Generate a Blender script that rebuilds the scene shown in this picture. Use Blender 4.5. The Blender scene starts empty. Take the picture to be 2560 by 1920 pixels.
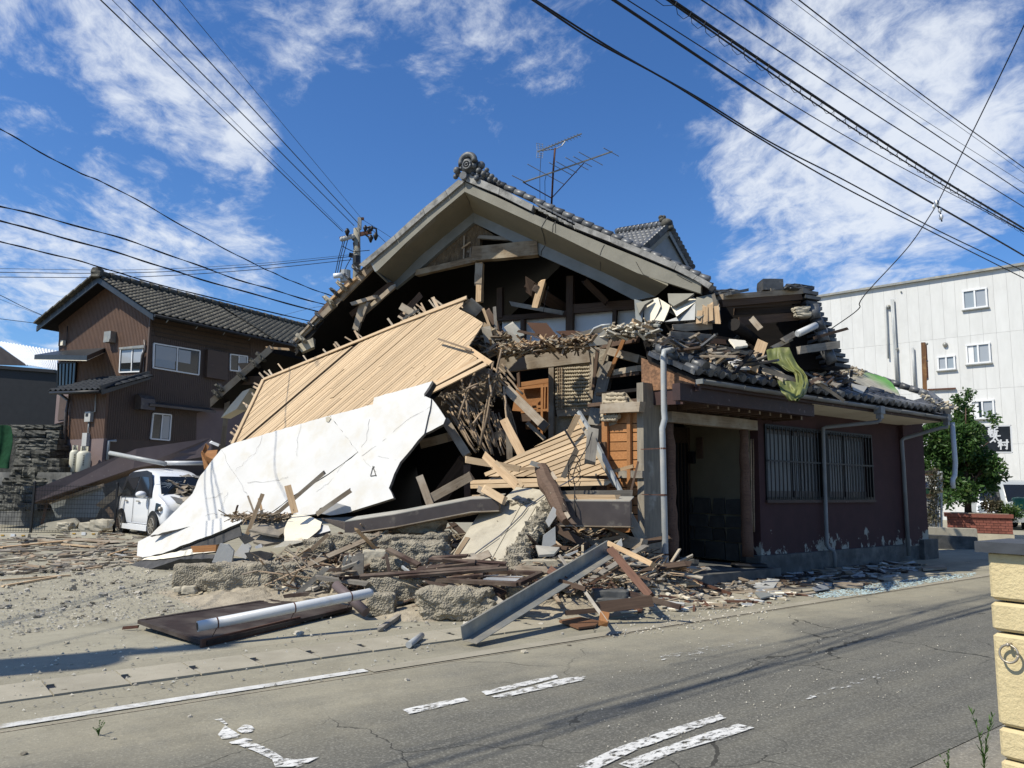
import bpy, math, random
from mathutils import Vector as V, Matrix, noise
random.seed(7)
R = random.Random(11)
SC = bpy.context.scene
COL = SC.collection
# ------------------------------------------------------------------ camera
F, CAMH = 1950.0, 1.45
PITCH, ROLL = math.atan(257 / F), math.radians(.7)
_fw = V((0, math.cos(PITCH), math.sin(PITCH)))
_up0 = V((0, -math.sin(PITCH), math.cos(PITCH)))
_rt = V((1, 0, 0)) * math.cos(ROLL) + _up0 * math.sin(ROLL)
_up = _up0 * math.cos(ROLL) - V((1, 0, 0)) * math.sin(ROLL)
EYE = V((0, 0, CAMH))
cam = bpy.data.objects.new('camera', bpy.data.cameras.new('camera'))
COL.objects.link(cam)
cam.matrix_world = Matrix.Translation(EYE) @ Matrix((_rt, _up, -_fw)).transposed().to_4x4()
cam.data.sensor_width, cam.data.lens = 36, 36 * F / 2560
cam.data.clip_start, cam.data.clip_end = .05, 6000
SC.camera = cam
# ------------------------------------------------------------------ light
SUN_AZ, SUN_EL = math.radians(243), math.radians(50)
SDIR = V((math.sin(SUN_AZ) * math.cos(SUN_EL), math.cos(SUN_AZ) * math.cos(SUN_EL), math.sin(SUN_EL)))
sl = bpy.data.lights.new('sun', 'SUN')
sl.energy, sl.angle, sl.color = 5.0, math.radians(.53), (1, .945, .82)
so = bpy.data.objects.new('sun', sl)
COL.objects.link(so)
so.rotation_euler = SDIR.to_track_quat('Z', 'Y').to_euler()
so.location = SDIR * 60
SC.view_settings.view_transform = 'Standard'
SC.view_settings.look = 'None'
SC.view_settings.exposure, SC.view_settings.gamma = 0.2, 1
SC.view_settings.use_curve_mapping = False

def ray(u, v):
    return _fw + _rt * ((u - 1280) / F) + _up * ((960 - v) / F)

def W(u, v, y):                       # the point seen at photo position (u, v), y metres ahead
    d = ray(u, v)
    return EYE + d * (y / d.y)

def G(u, v, z=0.0):                   # the point seen at (u, v) at height z
    d = ray(u, v)
    return EYE + d * ((z - CAMH) / d.z)

def PL(u, v, pl):                     # the point seen at (u, v) on a plane (p0, n)
    d = ray(u, v)
    return EYE + d * ((pl[0] - EYE).dot(pl[1]) / d.dot(pl[1]))

def off(pl, k):
    return (pl[0] + pl[1] * k, pl[1])

def plane3(a, b, c):
    n = (b - a).cross(c - a).normalized()
    if n.dot(EYE - a) < 0: n = -n
    return (a, n)

def crop(x0, y0, s):
    return lambda x, y: (x0 + x * s, y0 + y * s)
cA, cB, cC = crop(0, 640, .3888), crop(660, 340, .3617), crop(1060, 680, .27125)
cD, cE, cF = crop(1060, 1040, .27125), crop(1560, 680, .3978), crop(300, 1180, .3617)
cH, cI, cJ = crop(900, 1120, .3617), crop(1560, 960, .3978), crop(1960, 640, .27125)
cK, cL, cM = crop(2260, 960, .2412), crop(2260, 1320, .3615), crop(0, 1380, .3617)
cN, cO, cP = crop(0, 0, .5787), crop(1280, 0, .5787), crop(0, 1000, .2893)
cQ, cS = crop(1100, 360, .3165), crop(520, 720, .2984)

# ------------------------------------------------------------------ materials
def nd(nt, t, **kw):
    n = nt.nodes.new(t)
    for k, v in kw.items():
        if k.startswith('i_'):
            key = k[2:]
            n.inputs[int(key) if key.isdigit() else key.replace('_', ' ')].default_value = v
        else: setattr(n, k, v)
    return n

def rgb(c): return (c[0], c[1], c[2], 1) if len(c) == 3 else c

def mixc(nt, fac, a, b, blend='MIX'):
    m = nt.nodes.new('ShaderNodeMix'); m.data_type = 'RGBA'; m.blend_type = blend
    for s, x in ((0, fac), (6, a), (7, b)):
        if hasattr(x, 'links') or isinstance(x, bpy.types.NodeSocket): nt.links.new(x, m.inputs[s])
        else: m.inputs[s].default_value = x if s == 0 else rgb(x)
    return m.outputs[2]

def math_(nt, op, a, b=None, clamp=False):
    m = nt.nodes.new('ShaderNodeMath'); m.operation = op; m.use_clamp = clamp
    for i, x in enumerate((a, b)):
        if x is None: continue
        if isinstance(x, bpy.types.NodeSocket): nt.links.new(x, m.inputs[i])
        else: m.inputs[i].default_value = x
    return m.outputs[0]

def ramp(nt, fac, lo, hi):
    m = nt.nodes.new('ShaderNodeMapRange'); m.inputs[1].default_value = lo; m.inputs[2].default_value = hi
    nt.links.new(fac, m.inputs[0]); return m.outputs[0]

def noise_(nt, vec, scale, detail=6, rough=.6, w=None):
    n = nd(nt, 'ShaderNodeTexNoise'); n.inputs['Scale'].default_value = scale
    n.inputs['Detail'].default_value = detail; n.inputs['Roughness'].default_value = rough
    if vec is not None: nt.links.new(vec, n.inputs['Vector'])
    return n.outputs['Fac']

def coords(nt, kind='Object', scale=(1, 1, 1), shift=True):
    tc = nd(nt, 'ShaderNodeTexCoord'); mp = nd(nt, 'ShaderNodeMapping')
    nt.links.new(tc.outputs[kind], mp.inputs[0]); mp.inputs['Scale'].default_value = scale
    if shift:
        oi = nd(nt, 'ShaderNodeObjectInfo')
        c = nd(nt, 'ShaderNodeCombineXYZ')
        r10 = math_(nt, 'MULTIPLY', oi.outputs['Random'], 37.0)
        for i in range(3): nt.links.new(r10, c.inputs[i])
        nt.links.new(c.outputs[0], mp.inputs['Location'])
    return mp.outputs[0]

def mat(name, c1, c2=None, scale=4, lo=.35, hi=.65, rough=.8, bump=.25, bscale=40, bdist=.01, metal=0, stretch=(1, 1, 1),
        rnd=.12, c3=None, c3scale=1.2, c3lo=.5, c3hi=.7, spec=.35, detail=7, fine=None, pebble=0):
    m = bpy.data.materials.new(name); m.use_nodes = True
    nt = m.node_tree; b = nt.nodes['Principled BSDF']
    co = coords(nt, 'Object', stretch)
    n1 = noise_(nt, co, scale, detail)
    col = mixc(nt, ramp(nt, n1, lo, hi), c1, c2 or [x * .75 for x in c1])
    if c3:
        n3 = noise_(nt, coords(nt, 'Object', (1, 1, 1)), c3scale, 5)
        col = mixc(nt, ramp(nt, n3, c3lo, c3hi), col, c3)
    if fine:                                       # fine speckle
        n4 = noise_(nt, coords(nt), fine[0], 3)
        col = mixc(nt, math_(nt, 'MULTIPLY', ramp(nt, n4, .52, .68), fine[1]), col, fine[2])
    if rnd:
        oi = nd(nt, 'ShaderNodeObjectInfo')
        k = math_(nt, 'ADD', math_(nt, 'MULTIPLY', oi.outputs['Random'], 2 * rnd), 1 - rnd)
        hs = nd(nt, 'ShaderNodeHueSaturation'); nt.links.new(k, hs.inputs['Value']); nt.links.new(col, hs.inputs['Color'])
        col = hs.outputs[0]
    nt.links.new(col, b.inputs['Base Color'])
    b.inputs['Roughness'].default_value = rough; b.inputs['Metallic'].default_value = metal
    b.inputs['Specular IOR Level'].default_value = spec
    if bump:
        bn = noise_(nt, co, bscale, 6)
        if pebble:
            vo = nd(nt, 'ShaderNodeTexVoronoi'); vo.inputs['Scale'].default_value = pebble; nt.links.new(coords(nt), vo.inputs['Vector'])
            bn = math_(nt, 'SUBTRACT', math_(nt, 'MULTIPLY', bn, .6), vo.outputs['Distance'])
        bp = nd(nt, 'ShaderNodeBump'); bp.inputs['Strength'].default_value = bump; bp.inputs['Distance'].default_value = bdist
        nt.links.new(bn, bp.inputs['Height']); nt.links.new(bp.outputs[0], b.inputs['Normal'])
    return m

def wood(name, c1, c2, knots=True, kf=.75, rough=.75, rnd=.12, dust=None, bump=.3, g=1.0):
    m = bpy.data.materials.new(name); m.use_nodes = True
    nt = m.node_tree; b = nt.nodes['Principled BSDF']
    co = coords(nt, 'Object', (1.1, 22 * g, 22 * g))
    n1 = noise_(nt, co, 2.2, 6, .65)
    col = mixc(nt, ramp(nt, n1, .36, .66), c1, c2)
    n2 = noise_(nt, coords(nt, 'Object', (.5, 2, 2)), 2.0, 4)
    col = mixc(nt, math_(nt, 'MULTIPLY', ramp(nt, n2, .5, .75), .45), col, [x * .55 for x in c2])
    if knots:
        vo = nd(nt, 'ShaderNodeTexVoronoi'); vo.inputs['Scale'].default_value = 1.0
        nt.links.new(coords(nt, 'Object', (5, 16, 16)), vo.inputs['Vector'])
        kk_ = math_(nt, 'LESS_THAN', vo.outputs['Distance'], .11)
        col = mixc(nt, math_(nt, 'MULTIPLY', kk_, kf), col, [x * .3 for x in c2])
    if dust:
        n3 = noise_(nt, coords(nt), 2.4, 6)
        col = mixc(nt, math_(nt, 'MULTIPLY', ramp(nt, n3, .42, .62), .8), col, dust)
    oi = nd(nt, 'ShaderNodeObjectInfo')
    k = math_(nt, 'ADD', math_(nt, 'MULTIPLY', oi.outputs['Random'], 2 * rnd), 1 - rnd)
    hs = nd(nt, 'ShaderNodeHueSaturation'); nt.links.new(k, hs.inputs['Value']); nt.links.new(col, hs.inputs['Color'])
    nt.links.new(hs.outputs[0], b.inputs['Base Color'])
    b.inputs['Roughness'].default_value = rough; b.inputs['Specular IOR Level'].default_value = .25
    bp = nd(nt, 'ShaderNodeBump'); bp.inputs['Strength'].default_value = bump; bp.inputs['Distance'].default_value = .006
    nt.links.new(n1, bp.inputs['Height']); nt.links.new(bp.outputs[0], b.inputs['Normal'])
    return m

M = {}
M['lath'] = wood('pale_cedar', (.53, .395, .25), (.445, .315, .185), rnd=.14, bump=.1, kf=.35)
M['newwood'] = wood('fresh_pine', (.55, .39, .23), (.41, .27, .15))
M['oldwood'] = wood('weathered_timber', (.30, .235, .165), (.19, .145, .10), dust=(.36, .31, .24), rnd=.2)
M['greywood'] = wood('grey_timber', (.20, .18, .15), (.12, .105, .09), knots=False, rnd=.25, dust=(.3, .27, .22))
M['darkwood'] = wood('dark_timber', (.075, .05, .035), (.04, .026, .018), knots=False, rnd=.25)
M['atticwood'] = wood('shade_black_timber', (.013, .010, .008), (.008, .006, .005), knots=False, rnd=.2)  # near-black: shade of attic and interior put into the timber colour
M['brownwood'] = wood('brown_timber', (.115, .074, .05), (.075, .047, .032), knots=False, rnd=.2)
M['cedar'] = wood('orange_cedar', (.40, .19, .075), (.30, .135, .05), rnd=.12, knots=False)
M['redwood'] = wood('reddish_frame_timber', (.062, .036, .027), (.038, .023, .018), knots=False, rnd=.35, dust=(.15, .115, .085))
M['maroonwood'] = mat('maroon_paint', (.055, .028, .024), (.038, .021, .019), scale=6, rough=.6, c3=(.2, .15, .14), c3scale=9, c3lo=.62, c3hi=.75)
M['bamboo'] = wood('dry_bamboo', (.36, .27, .18), (.22, .155, .10), knots=False, rnd=.3)
M['rope'] = mat('straw_rope', (.22, .165, .10), (.13, .095, .06), scale=30, bump=.6, bscale=80)
M['mud'] = mat('mud_daub', (.40, .335, .235), (.30, .245, .165), scale=9, bump=.7, bscale=25, bdist=.02, fine=(120, .5, (.5, .44, .33)))
M['plaster'] = mat('white_plaster', (.57, .56, .535), (.52, .505, .475), scale=1.5, rough=.7, bump=.12, bscale=18, rnd=.02, c3=(.50, .46, .38), c3scale=2.6, c3lo=.5, c3hi=.8)
M['plaster_edge'] = mat('torn_plaster_backing', (.16, .15, .135), (.09, .085, .078), scale=20, bump=.6)
M['cream'] = mat('cream_plaster_dusty', (.72, .66, .53), (.66, .59, .46), scale=3, bump=.2, rnd=.04, c3=(.5, .43, .31), c3scale=4, c3lo=.6, c3hi=.75)
M['barge'] = mat('grey_mortar', (.25, .235, .19), (.205, .192, .155), scale=2.5, rough=.9, bump=.4, bscale=90, bdist=.004, rnd=.04, c3=(.13, .125, .105), c3scale=1.5, c3lo=.6, c3hi=.85)
M['soffit'] = mat('khaki_mortar', (.235, .21, .15), (.195, .175, .125), scale=1.5, bump=.25, bscale=60, rnd=.03)
M['strip'] = mat('grey_zinc_strip', (.24, .25, .24), (.19, .20, .19), scale=3, rough=.55, bump=.1, rnd=.03)
M['rakecap'] = mat('weathered_cap_mortar', (.33, .32, .295), (.19, .185, .17), scale=5, bump=.5, bscale=40, c3=(.1, .098, .09), c3scale=6, c3lo=.52, c3hi=.7)
M['tile'] = mat('smoked_roof_tile', (.105, .108, .11), (.06, .062, .064), scale=6, rough=.42, bump=.25, bscale=30, rnd=.35, spec=.5, c3=(.22, .21, .19), c3scale=8, c3lo=.6, c3hi=.75)
M['tile_dark'] = mat('dark_roof_tile', (.045, .048, .055), (.028, .03, .034), scale=6, rough=.38, bump=.2, rnd=.35, spec=.5, c3=(.16, .15, .13), c3scale=7, c3lo=.6, c3hi=.78)
M['tile_moss'] = mat('lichened_roof_tile', (.075, .07, .055), (.045, .042, .035), scale=12, rough=.75, bump=.5, rnd=.3, c3=(.13, .12, .09), c3scale=7)
M['ornament'] = mat('ridge_end_tile', (.12, .125, .128), (.06, .062, .064), scale=8, rough=.5, bump=.3, rnd=.1, c3=(.3, .3, .28), c3scale=10, c3lo=.6, c3hi=.75)
M['concrete'] = mat('cast_concrete', (.44, .395, .30), (.35, .31, .235), scale=3, bump=.35, bscale=40, rnd=.05, c3=(.27, .235, .175), c3scale=5, c3lo=.55, c3hi=.8, fine=(90, .4, (.52, .48, .38)))
M['rubcon'] = mat('broken_aggregate_concrete', (.285, .25, .185), (.195, .17, .125), scale=9, bump=.6, bscale=14, bdist=.03, rnd=.1, fine=(45, .6, (.36, .325, .255)), pebble=44)
M['foundcon'] = mat('dark_foundation_concrete', (.10, .10, .095), (.055, .055, .052), scale=4, bump=.4, bscale=30, c3=(.16, .155, .14), c3scale=2.5)  # dark grey concrete with paler blotches
M['stone'] = mat('loose_stone', (.47, .43, .36), (.35, .32, .26), scale=10, bump=.6, bscale=30, rnd=.3)
M['steel'] = mat('galvanised_steel', (.29, .29, .265), (.20, .20, .185), scale=8, rough=.5, bump=.08, metal=.45, c3=(.40, .36, .28), c3scale=4, c3lo=.5, c3hi=.7)
M['brownmetal'] = mat('brown_gutter_steel', (.095, .078, .07), (.07, .057, .052), scale=4, rough=.45, bump=.06, metal=.2, c3=(.2, .175, .14), c3scale=5, c3lo=.6, c3hi=.8)
M['pvc'] = mat('grey_pvc', (.38, .39, .38), (.32, .33, .325), scale=2, rough=.4, bump=.05, rnd=.05, c3=(.46, .44, .39), c3scale=5, c3lo=.55, c3hi=.75)
M['pvc_white'] = mat('white_pvc', (.56, .565, .555), (.49, .50, .50), scale=3, rough=.35, bump=.05, rnd=.03, c3=(.4, .36, .3), c3scale=6, c3lo=.6, c3hi=.8)
M['gutter'] = mat('aged_gutter_pvc', (.21, .212, .205), (.16, .163, .16), scale=3, rough=.5, bump=.05, rnd=.06)
M['black'] = mat('black_paint', (.012, .012, .013), (.008, .008, .009), rough=.5, bump=0, rnd=.05)
M['wire'] = mat('cable_sheath', (.010, .010, .012), (.008, .008, .009), rough=.6, bump=0, rnd=0)
M['rust'] = mat('rusty_steel', (.12, .05, .03), (.06, .03, .022), scale=20, rough=.85, bump=.4, rnd=.15)
M['dirt'] = mat('dusty_rubble_ground', (.34, .29, .21), (.24, .205, .15), scale=6, bump=.8, bscale=18, bdist=.03, rnd=0, fine=(70, .5, (.44, .39, .3)))
M['paper'] = mat('torn_cardboard', (.34, .30, .235), (.26, .225, .175), scale=5, bump=.3, bscale=20, rnd=.2, c3=(.16, .14, .115), c3scale=3)
M['felt'] = mat('roofing_felt', (.065, .062, .06), (.035, .034, .033), scale=6, bump=.4, rnd=.2)
M['beigesheet'] = mat('faded_sheet_metal', (.36, .335, .28), (.29, .27, .23), scale=4, rough=.5, bump=.1, c3=(.25, .27, .24), c3scale=3)
M['whitepaint'] = mat('white_gloss_frame', (.72, .72, .71), (.66, .66, .65), scale=4, rough=.4, bump=.03, rnd=.03)
M['greyboard'] = mat('grey_cement_board', (.42, .42, .40), (.36, .36, .345), scale=3, bump=.15, rnd=.1)
def glass(name, col, rough=.08):
    m = bpy.data.materials.new(name); m.use_nodes = True
    b = m.node_tree.nodes['Principled BSDF']; b.inputs['Base Color'].default_value = rgb(col)
    b.inputs['Roughness'].default_value = rough; b.inputs['Specular IOR Level'].default_value = .6
    return m
M['glass'] = glass('dark_window_glass', (.012, .014, .016))
M['frosted'] = glass('frosted_window_glass', (.25, .29, .32), .35)
M['frost2'] = glass('curtained_window_glass', (.30, .32, .34), .2)

# ------------------------------------------------------------------ mesh helpers
ORG = {}
def link(name, me, parent=None, loc=None, mtx=None):
    o = bpy.data.objects.new(name, me); COL.objects.link(o)
    if parent is not None:
        o.parent = parent
        po = ORG[parent.name]
    else: po = V((0, 0, 0))
    if mtx is not None:
        o.matrix_local = Matrix.Translation(-po) @ mtx
        ORG[o.name] = mtx.to_translation()
    else:
        l = loc if loc is not None else (po if parent is not None else V((0, 0, 0)))
        o.location = l - po; ORG[o.name] = V(l)
    return o

LABELS = {}
def tag(o, label, cat, group=None, kind=None):
    o['label'] = label; o['category'] = cat
    if group: o['group'] = group
    if kind: o['kind'] = kind
    if label in LABELS and not group: print('DUP LABEL', label, o.name)
    LABELS[label] = o.name
    return o
def struct(o, label=None, kind='structure'):
    o['kind'] = kind
    if label: o['label'] = label
    return o
def empty(name, loc, label, cat, group=None):
    o = link(name, None, loc=V(loc)); o.empty_display_size = .2
    return tag(o, label, cat, group)

class MB:
    def __init__(s): s.v, s.f, s.m = [], [], []; s.cur = 0
    def add(s, vs, fs):
        n = len(s.v); s.v += [V(x) for x in vs]
        for f in fs: s.f.append([i + n for i in f]); s.m.append(s.cur)
        return s
    def frame(s, o, ax, ay, az):            # box from a corner-centred frame: centre o, half vectors
        vs = [o + ax * i + ay * j + az * k for i in (-1, 1) for j in (-1, 1) for k in (-1, 1)]
        return s.add(vs, [(0, 1, 3, 2), (4, 6, 7, 5), (0, 4, 5, 1), (2, 3, 7, 6), (0, 2, 6, 4), (1, 5, 7, 3)])
    def box(s, lo, hi):
        lo, hi = V(lo), V(hi); c = (lo + hi) / 2; h = (hi - lo) / 2
        return s.frame(c, V((h.x, 0, 0)), V((0, h.y, 0)), V((0, 0, h.z)))
    def beam(s, p0, p1, w, h, up=V((0, 0, 1))):
        d = (p1 - p0); L = d.length
        if L < 1e-6: return s
        d = d / L; side = d.cross(up)
        if side.length < 1e-3: side = d.cross(V((0, 1, 0)))
        side.normalize(); u2 = side.cross(d)
        return s.frame((p0 + p1) / 2, d * (L / 2), side * (w / 2), u2 * (h / 2))
    def prism(s, pts, vec):                 # polygon extruded by vec
        n = len(pts); vs = [V(p) for p in pts] + [V(p) + vec for p in pts]
        fs = [tuple(range(n)), tuple(range(2 * n - 1, n - 1, -1))]
        fs += [(i, i + n, (i + 1) % n + n, (i + 1) % n) for i in range(n)]
        return s.add(vs, fs)
    def tube(s, pts, r, n=6, cap=True):
        pts = [V(p) for p in pts]; rings = []
        rs = r if isinstance(r, (list, tuple)) else [r] * len(pts)
        a = None
        for i, p in enumerate(pts):
            t = (pts[min(i + 1, len(pts) - 1)] - pts[max(i - 1, 0)]).normalized()
            if a is None:
                a = t.cross(V((0, 0, 1)))
                if a.length < .05: a = t.cross(V((1, 0, 0)))
            a = (a - t * a.dot(t)).normalized(); b = t.cross(a)
            rings.append([p + (a * math.cos(q * 2 * math.pi / n) + b * math.sin(q * 2 * math.pi / n)) * rs[i] for q in range(n)])
        vs = [x for rr in rings for x in rr]; fs = []
        for i in range(len(pts) - 1):
            for q in range(n):
                fs.append((i * n + q, i * n + (q + 1) % n, (i + 1) * n + (q + 1) % n, (i + 1) * n + q))
        if cap: fs += [tuple(range(n - 1, -1, -1)), tuple((len(pts) - 1) * n + q for q in range(n))]
        return s.add(vs, fs)
    def ball(s, c, r, seg=10, rings=7, axis=None):
        c = V(c); rr = r if isinstance(r, (tuple, list)) else (r, r, r)
        vs, fs = [], []
        for i in range(rings + 1):
            th = math.pi * i / rings
            for j in range(seg):
                ph = 2 * math.pi * j / seg
                vs.append(c + V((rr[0] * math.sin(th) * math.cos(ph), rr[1] * math.sin(th) * math.sin(ph), rr[2] * math.cos(th))))
        for i in range(rings):
            for j in range(seg):
                fs.append((i * seg + j, (i + 1) * seg + j, (i + 1) * seg + (j + 1) % seg, i * seg + (j + 1) % seg))
        return s.add(vs, fs)
    def mesh(s, name, mats, org=V((0, 0, 0)), smooth=False):
        me = bpy.data.meshes.new(name)
        me.from_pydata([tuple(x - org) for x in s.v], [], s.f)
        for m in (mats if isinstance(mats, list) else [mats]): me.materials.append(M[m] if isinstance(m, str) else m)
        if any(s.m): me.polygons.foreach_set('material_index', s.m)
        if smooth: me.polygons.foreach_set('use_smooth', [len(f) <= 4 for f in s.f])
        me.update(); return me
    def build(s, name, mats, parent=None, loc=None, smooth=False):
        if parent is not None: org = ORG[parent.name]
        elif loc is not None: org = V(loc)
        else:
            mn = V((min(x.x for x in s.v), min(x.y for x in s.v), min(x.z for x in s.v)))
            mx = V((max(x.x for x in s.v), max(x.y for x in s.v), max(x.z for x in s.v)))
            org = V(((mn.x + mx.x) / 2, (mn.y + mx.y) / 2, mn.z))
        return link(name, s.mesh(name, mats, org, smooth), parent, loc=org)

def frame_mtx(o, x, y, z):
    m = Matrix((x, y, z)).transposed().to_4x4(); m.translation = o
    return m

def plank(name, m, p0, p1, w, h, parent=None, up=None, rag=.6, seg=5, bow=.0):
    """a board from p0 to p1: local x runs along the grain, ends ragged, slightly uneven"""
    p0, p1 = V(p0), V(p1); d = p1 - p0; L = d.length; d = d / L
    up = V(up) if up is not None else (EYE - (p0 + p1) / 2)
    side = up.cross(d)
    if side.length < 1e-3: side = V((0, 0, 1)).cross(d)
    side.normalize(); nrm = d.cross(side)
    vs, fs = [], []
    for i in range(seg + 1):
        x = -L / 2 + L * i / seg
        bz = bow * (1 - (2 * i / seg - 1) ** 2)
        for j, (sy, sz) in enumerate(((-1, -1), (1, -1), (1, 1), (-1, 1))):
            xx = x + (R.uniform(-1, 1) * rag * w if i in (0, seg) else 0)
            jt = 1 + R.uniform(-.04, .04)
            vs.append((xx, sy * w / 2 * jt, sz * h / 2 * jt + bz))
    for i in range(seg):
        for j in range(4):
            a, b = i * 4 + j, i * 4 + (j + 1) % 4
            fs.append((a, b, b + 4, a + 4))
    fs += [(3, 2, 1, 0), tuple(seg * 4 + j for j in range(4))]
    me = bpy.data.meshes.new(name); me.from_pydata(vs, [], fs); me.materials.append(M[m]); me.update()
    return link(name, me, parent, mtx=frame_mtx((p0 + p1) / 2, d, side, nrm))

def sheet(name, m, pts, th, parent=None, mats=None, edge=None):
    """flat polygon piece with thickness th away from the viewer; edge = material of rim and back"""
    n = (pts[1] - pts[0]).cross(pts[2] - pts[0]).normalized()
    a = sum(((pts[i] - pts[0]).cross(pts[(i + 1) % len(pts)] - pts[0]) for i in range(len(pts))), V((0, 0, 0))).normalized()
    n = a if a.length > .5 else n
    if n.dot(EYE - pts[0]) < 0: n = -n
    if m in ('plaster', 'cream', 'paper', 'plaster_edge', 'felt'):
        q = []
        for i in range(len(pts)):
            a, c = pts[i], pts[(i + 1) % len(pts)]; k = max(1, int((c - a).length / .11)); sd = (c - a).cross(n).normalized()
            q += [a.lerp(c, j / k) + sd * (R.gauss(0, .006) if j else 0) for j in range(k)]
        pts = q
    b = MB(); b.prism(pts, -n * th)
    if edge:
        b.m = [0] + [1] * (len(b.f) - 1)
        return b.build(name, [m, edge], parent)
    return b.build(name, m, parent)

def fix_normals():
    import bmesh
    for me in bpy.data.meshes:
        if me.get('keep'): continue
        bm = bmesh.new(); bm.from_mesh(me); bmesh.ops.recalc_face_normals(bm, faces=bm.faces); bm.to_mesh(me); bm.free()

def copy_of(src, mtx, parent=None, name=None):
    o = src.copy(); COL.objects.link(o)
    if parent is not None:
        o.parent = parent; o.matrix_local = Matrix.Translation(-ORG[parent.name]) @ mtx
    else: o.matrix_world = mtx
    ORG[o.name] = mtx.to_translation()
    return o

def rock(name, m, c, size, seed, sub=3, amp=.25, boxy=.6, rot=0, parent=None, freq=1.6, top=None):
    """rough lump: a cube rounded by boxy and roughened by noise, resting with its centre at c"""
    n = 2 ** sub + 1; vs, fs, idx = [], [], {}
    def vert(p):
        k = (round(p[0], 4), round(p[1], 4), round(p[2], 4))
        if k not in idx:
            q = V(p); s = q.normalized() * 1.25
            q = q * boxy + s * (1 - boxy)
            sh = V((seed * 3.1, seed * 1.7, seed * 2.3))
            qs = V((q.x * size[0], q.y * size[1], q.z * size[2])) * (1.1 / max(1e-6, min(size)))
            q = q * (1 + amp * 1.1 * noise.noise(qs * freq * .8 + sh) + amp * .5 * noise.noise(qs * freq * 2.2 + sh) + amp * .2 * noise.noise(qs * freq * 6 + sh))
            idx[k] = len(vs); vs.append((q.x * size[0] / 2, q.y * size[1] / 2, q.z * size[2] / 2))
        return idx[k]
    N = n - 1
    for ax in range(3):
        for sg in (-1, 1):
            for i in range(N):
                for j in range(N):
                    q = []
                    for (a, b) in ((i, j), (i + 1, j), (i + 1, j + 1), (i, j + 1)):
                        p = [0, 0, 0]; p[ax] = sg; p[(ax + 1) % 3] = -1 + 2 * a / N; p[(ax + 2) % 3] = -1 + 2 * b / N
                        q.append(vert(p))
                    fs.append(q if sg > 0 else q[::-1])
    me = bpy.data.meshes.new(name); me.from_pydata(vs, [], fs); me.materials.append(M[m]); me.update()
    me.polygons.foreach_set('use_smooth', [sub > 2] * len(me.polygons))
    return link(name, me, parent, mtx=Matrix.Translation(c) @ Matrix.Rotation(rot, 4, 'Z'))
# ------------------------------------------------------------------ world
wd = bpy.data.worlds.new('World'); SC.world = wd; wd.use_nodes = True
nt = wd.node_tree; nt.nodes.clear()
out = nd(nt, 'ShaderNodeOutputWorld'); bg = nd(nt, 'ShaderNodeBackground'); bg.inputs[1].default_value = .085
nt.links.new(bg.outputs[0], out.inputs[0])
sky = nd(nt, 'ShaderNodeTexSky'); sky.sky_type = 'NISHITA'; sky.sun_disc = False
sky.sun_elevation, sky.sun_rotation = SUN_EL, SUN_AZ
sky.air_density, sky.dust_density, sky.ozone_density, sky.altitude = 1.0, .5, 2.0, 0
tc = nd(nt, 'ShaderNodeTexCoord'); nv = nd(nt, 'ShaderNodeVectorMath', operation='NORMALIZE')
nt.links.new(tc.outputs['Generated'], nv.inputs[0]); DIR = nv.outputs[0]
sx = nd(nt, 'ShaderNodeSeparateXYZ'); nt.links.new(DIR, sx.inputs[0])
zz = math_(nt, 'ADD', math_(nt, 'MAXIMUM', sx.outputs[2], 0.0), .22)
cx = nd(nt, 'ShaderNodeCombineXYZ')
nt.links.new(math_(nt, 'DIVIDE', sx.outputs[0], zz), cx.inputs[0]); nt.links.new(math_(nt, 'DIVIDE', sx.outputs[1], zz), cx.inputs[1])
wn = nd(nt, 'ShaderNodeTexNoise'); wn.inputs['Scale'].default_value = 2.2; wn.inputs['Detail'].default_value = 4
nt.links.new(cx.outputs[0], wn.inputs['Vector'])
wv = nd(nt, 'ShaderNodeVectorMath', operation='MULTIPLY_ADD'); wv.inputs[1].default_value = (.28, .28, .28)
nt.links.new(wn.outputs['Color'], wv.inputs[0]); nt.links.new(cx.outputs[0], wv.inputs[2])
n_big = noise_(nt, wv.outputs[0], 1.9, 4, .5)
smp = nd(nt, 'ShaderNodeMapping'); smp.inputs['Rotation'].default_value = (0, 0, .75); smp.inputs['Scale'].default_value = (1.2, .9, 1); nt.links.new(wv.outputs[0], smp.inputs[0])
n_mid = noise_(nt, smp.outputs[0], 6.5, 10, .62)
n_fine = noise_(nt, smp.outputs[0], 21.0, 8, .66)
tot = math_(nt, 'ADD', math_(nt, 'MULTIPLY', n_big, .30), math_(nt, 'ADD', math_(nt, 'MULTIPLY', n_mid, .70), math_(nt, 'MULTIPLY', n_fine, .34)))
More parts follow.
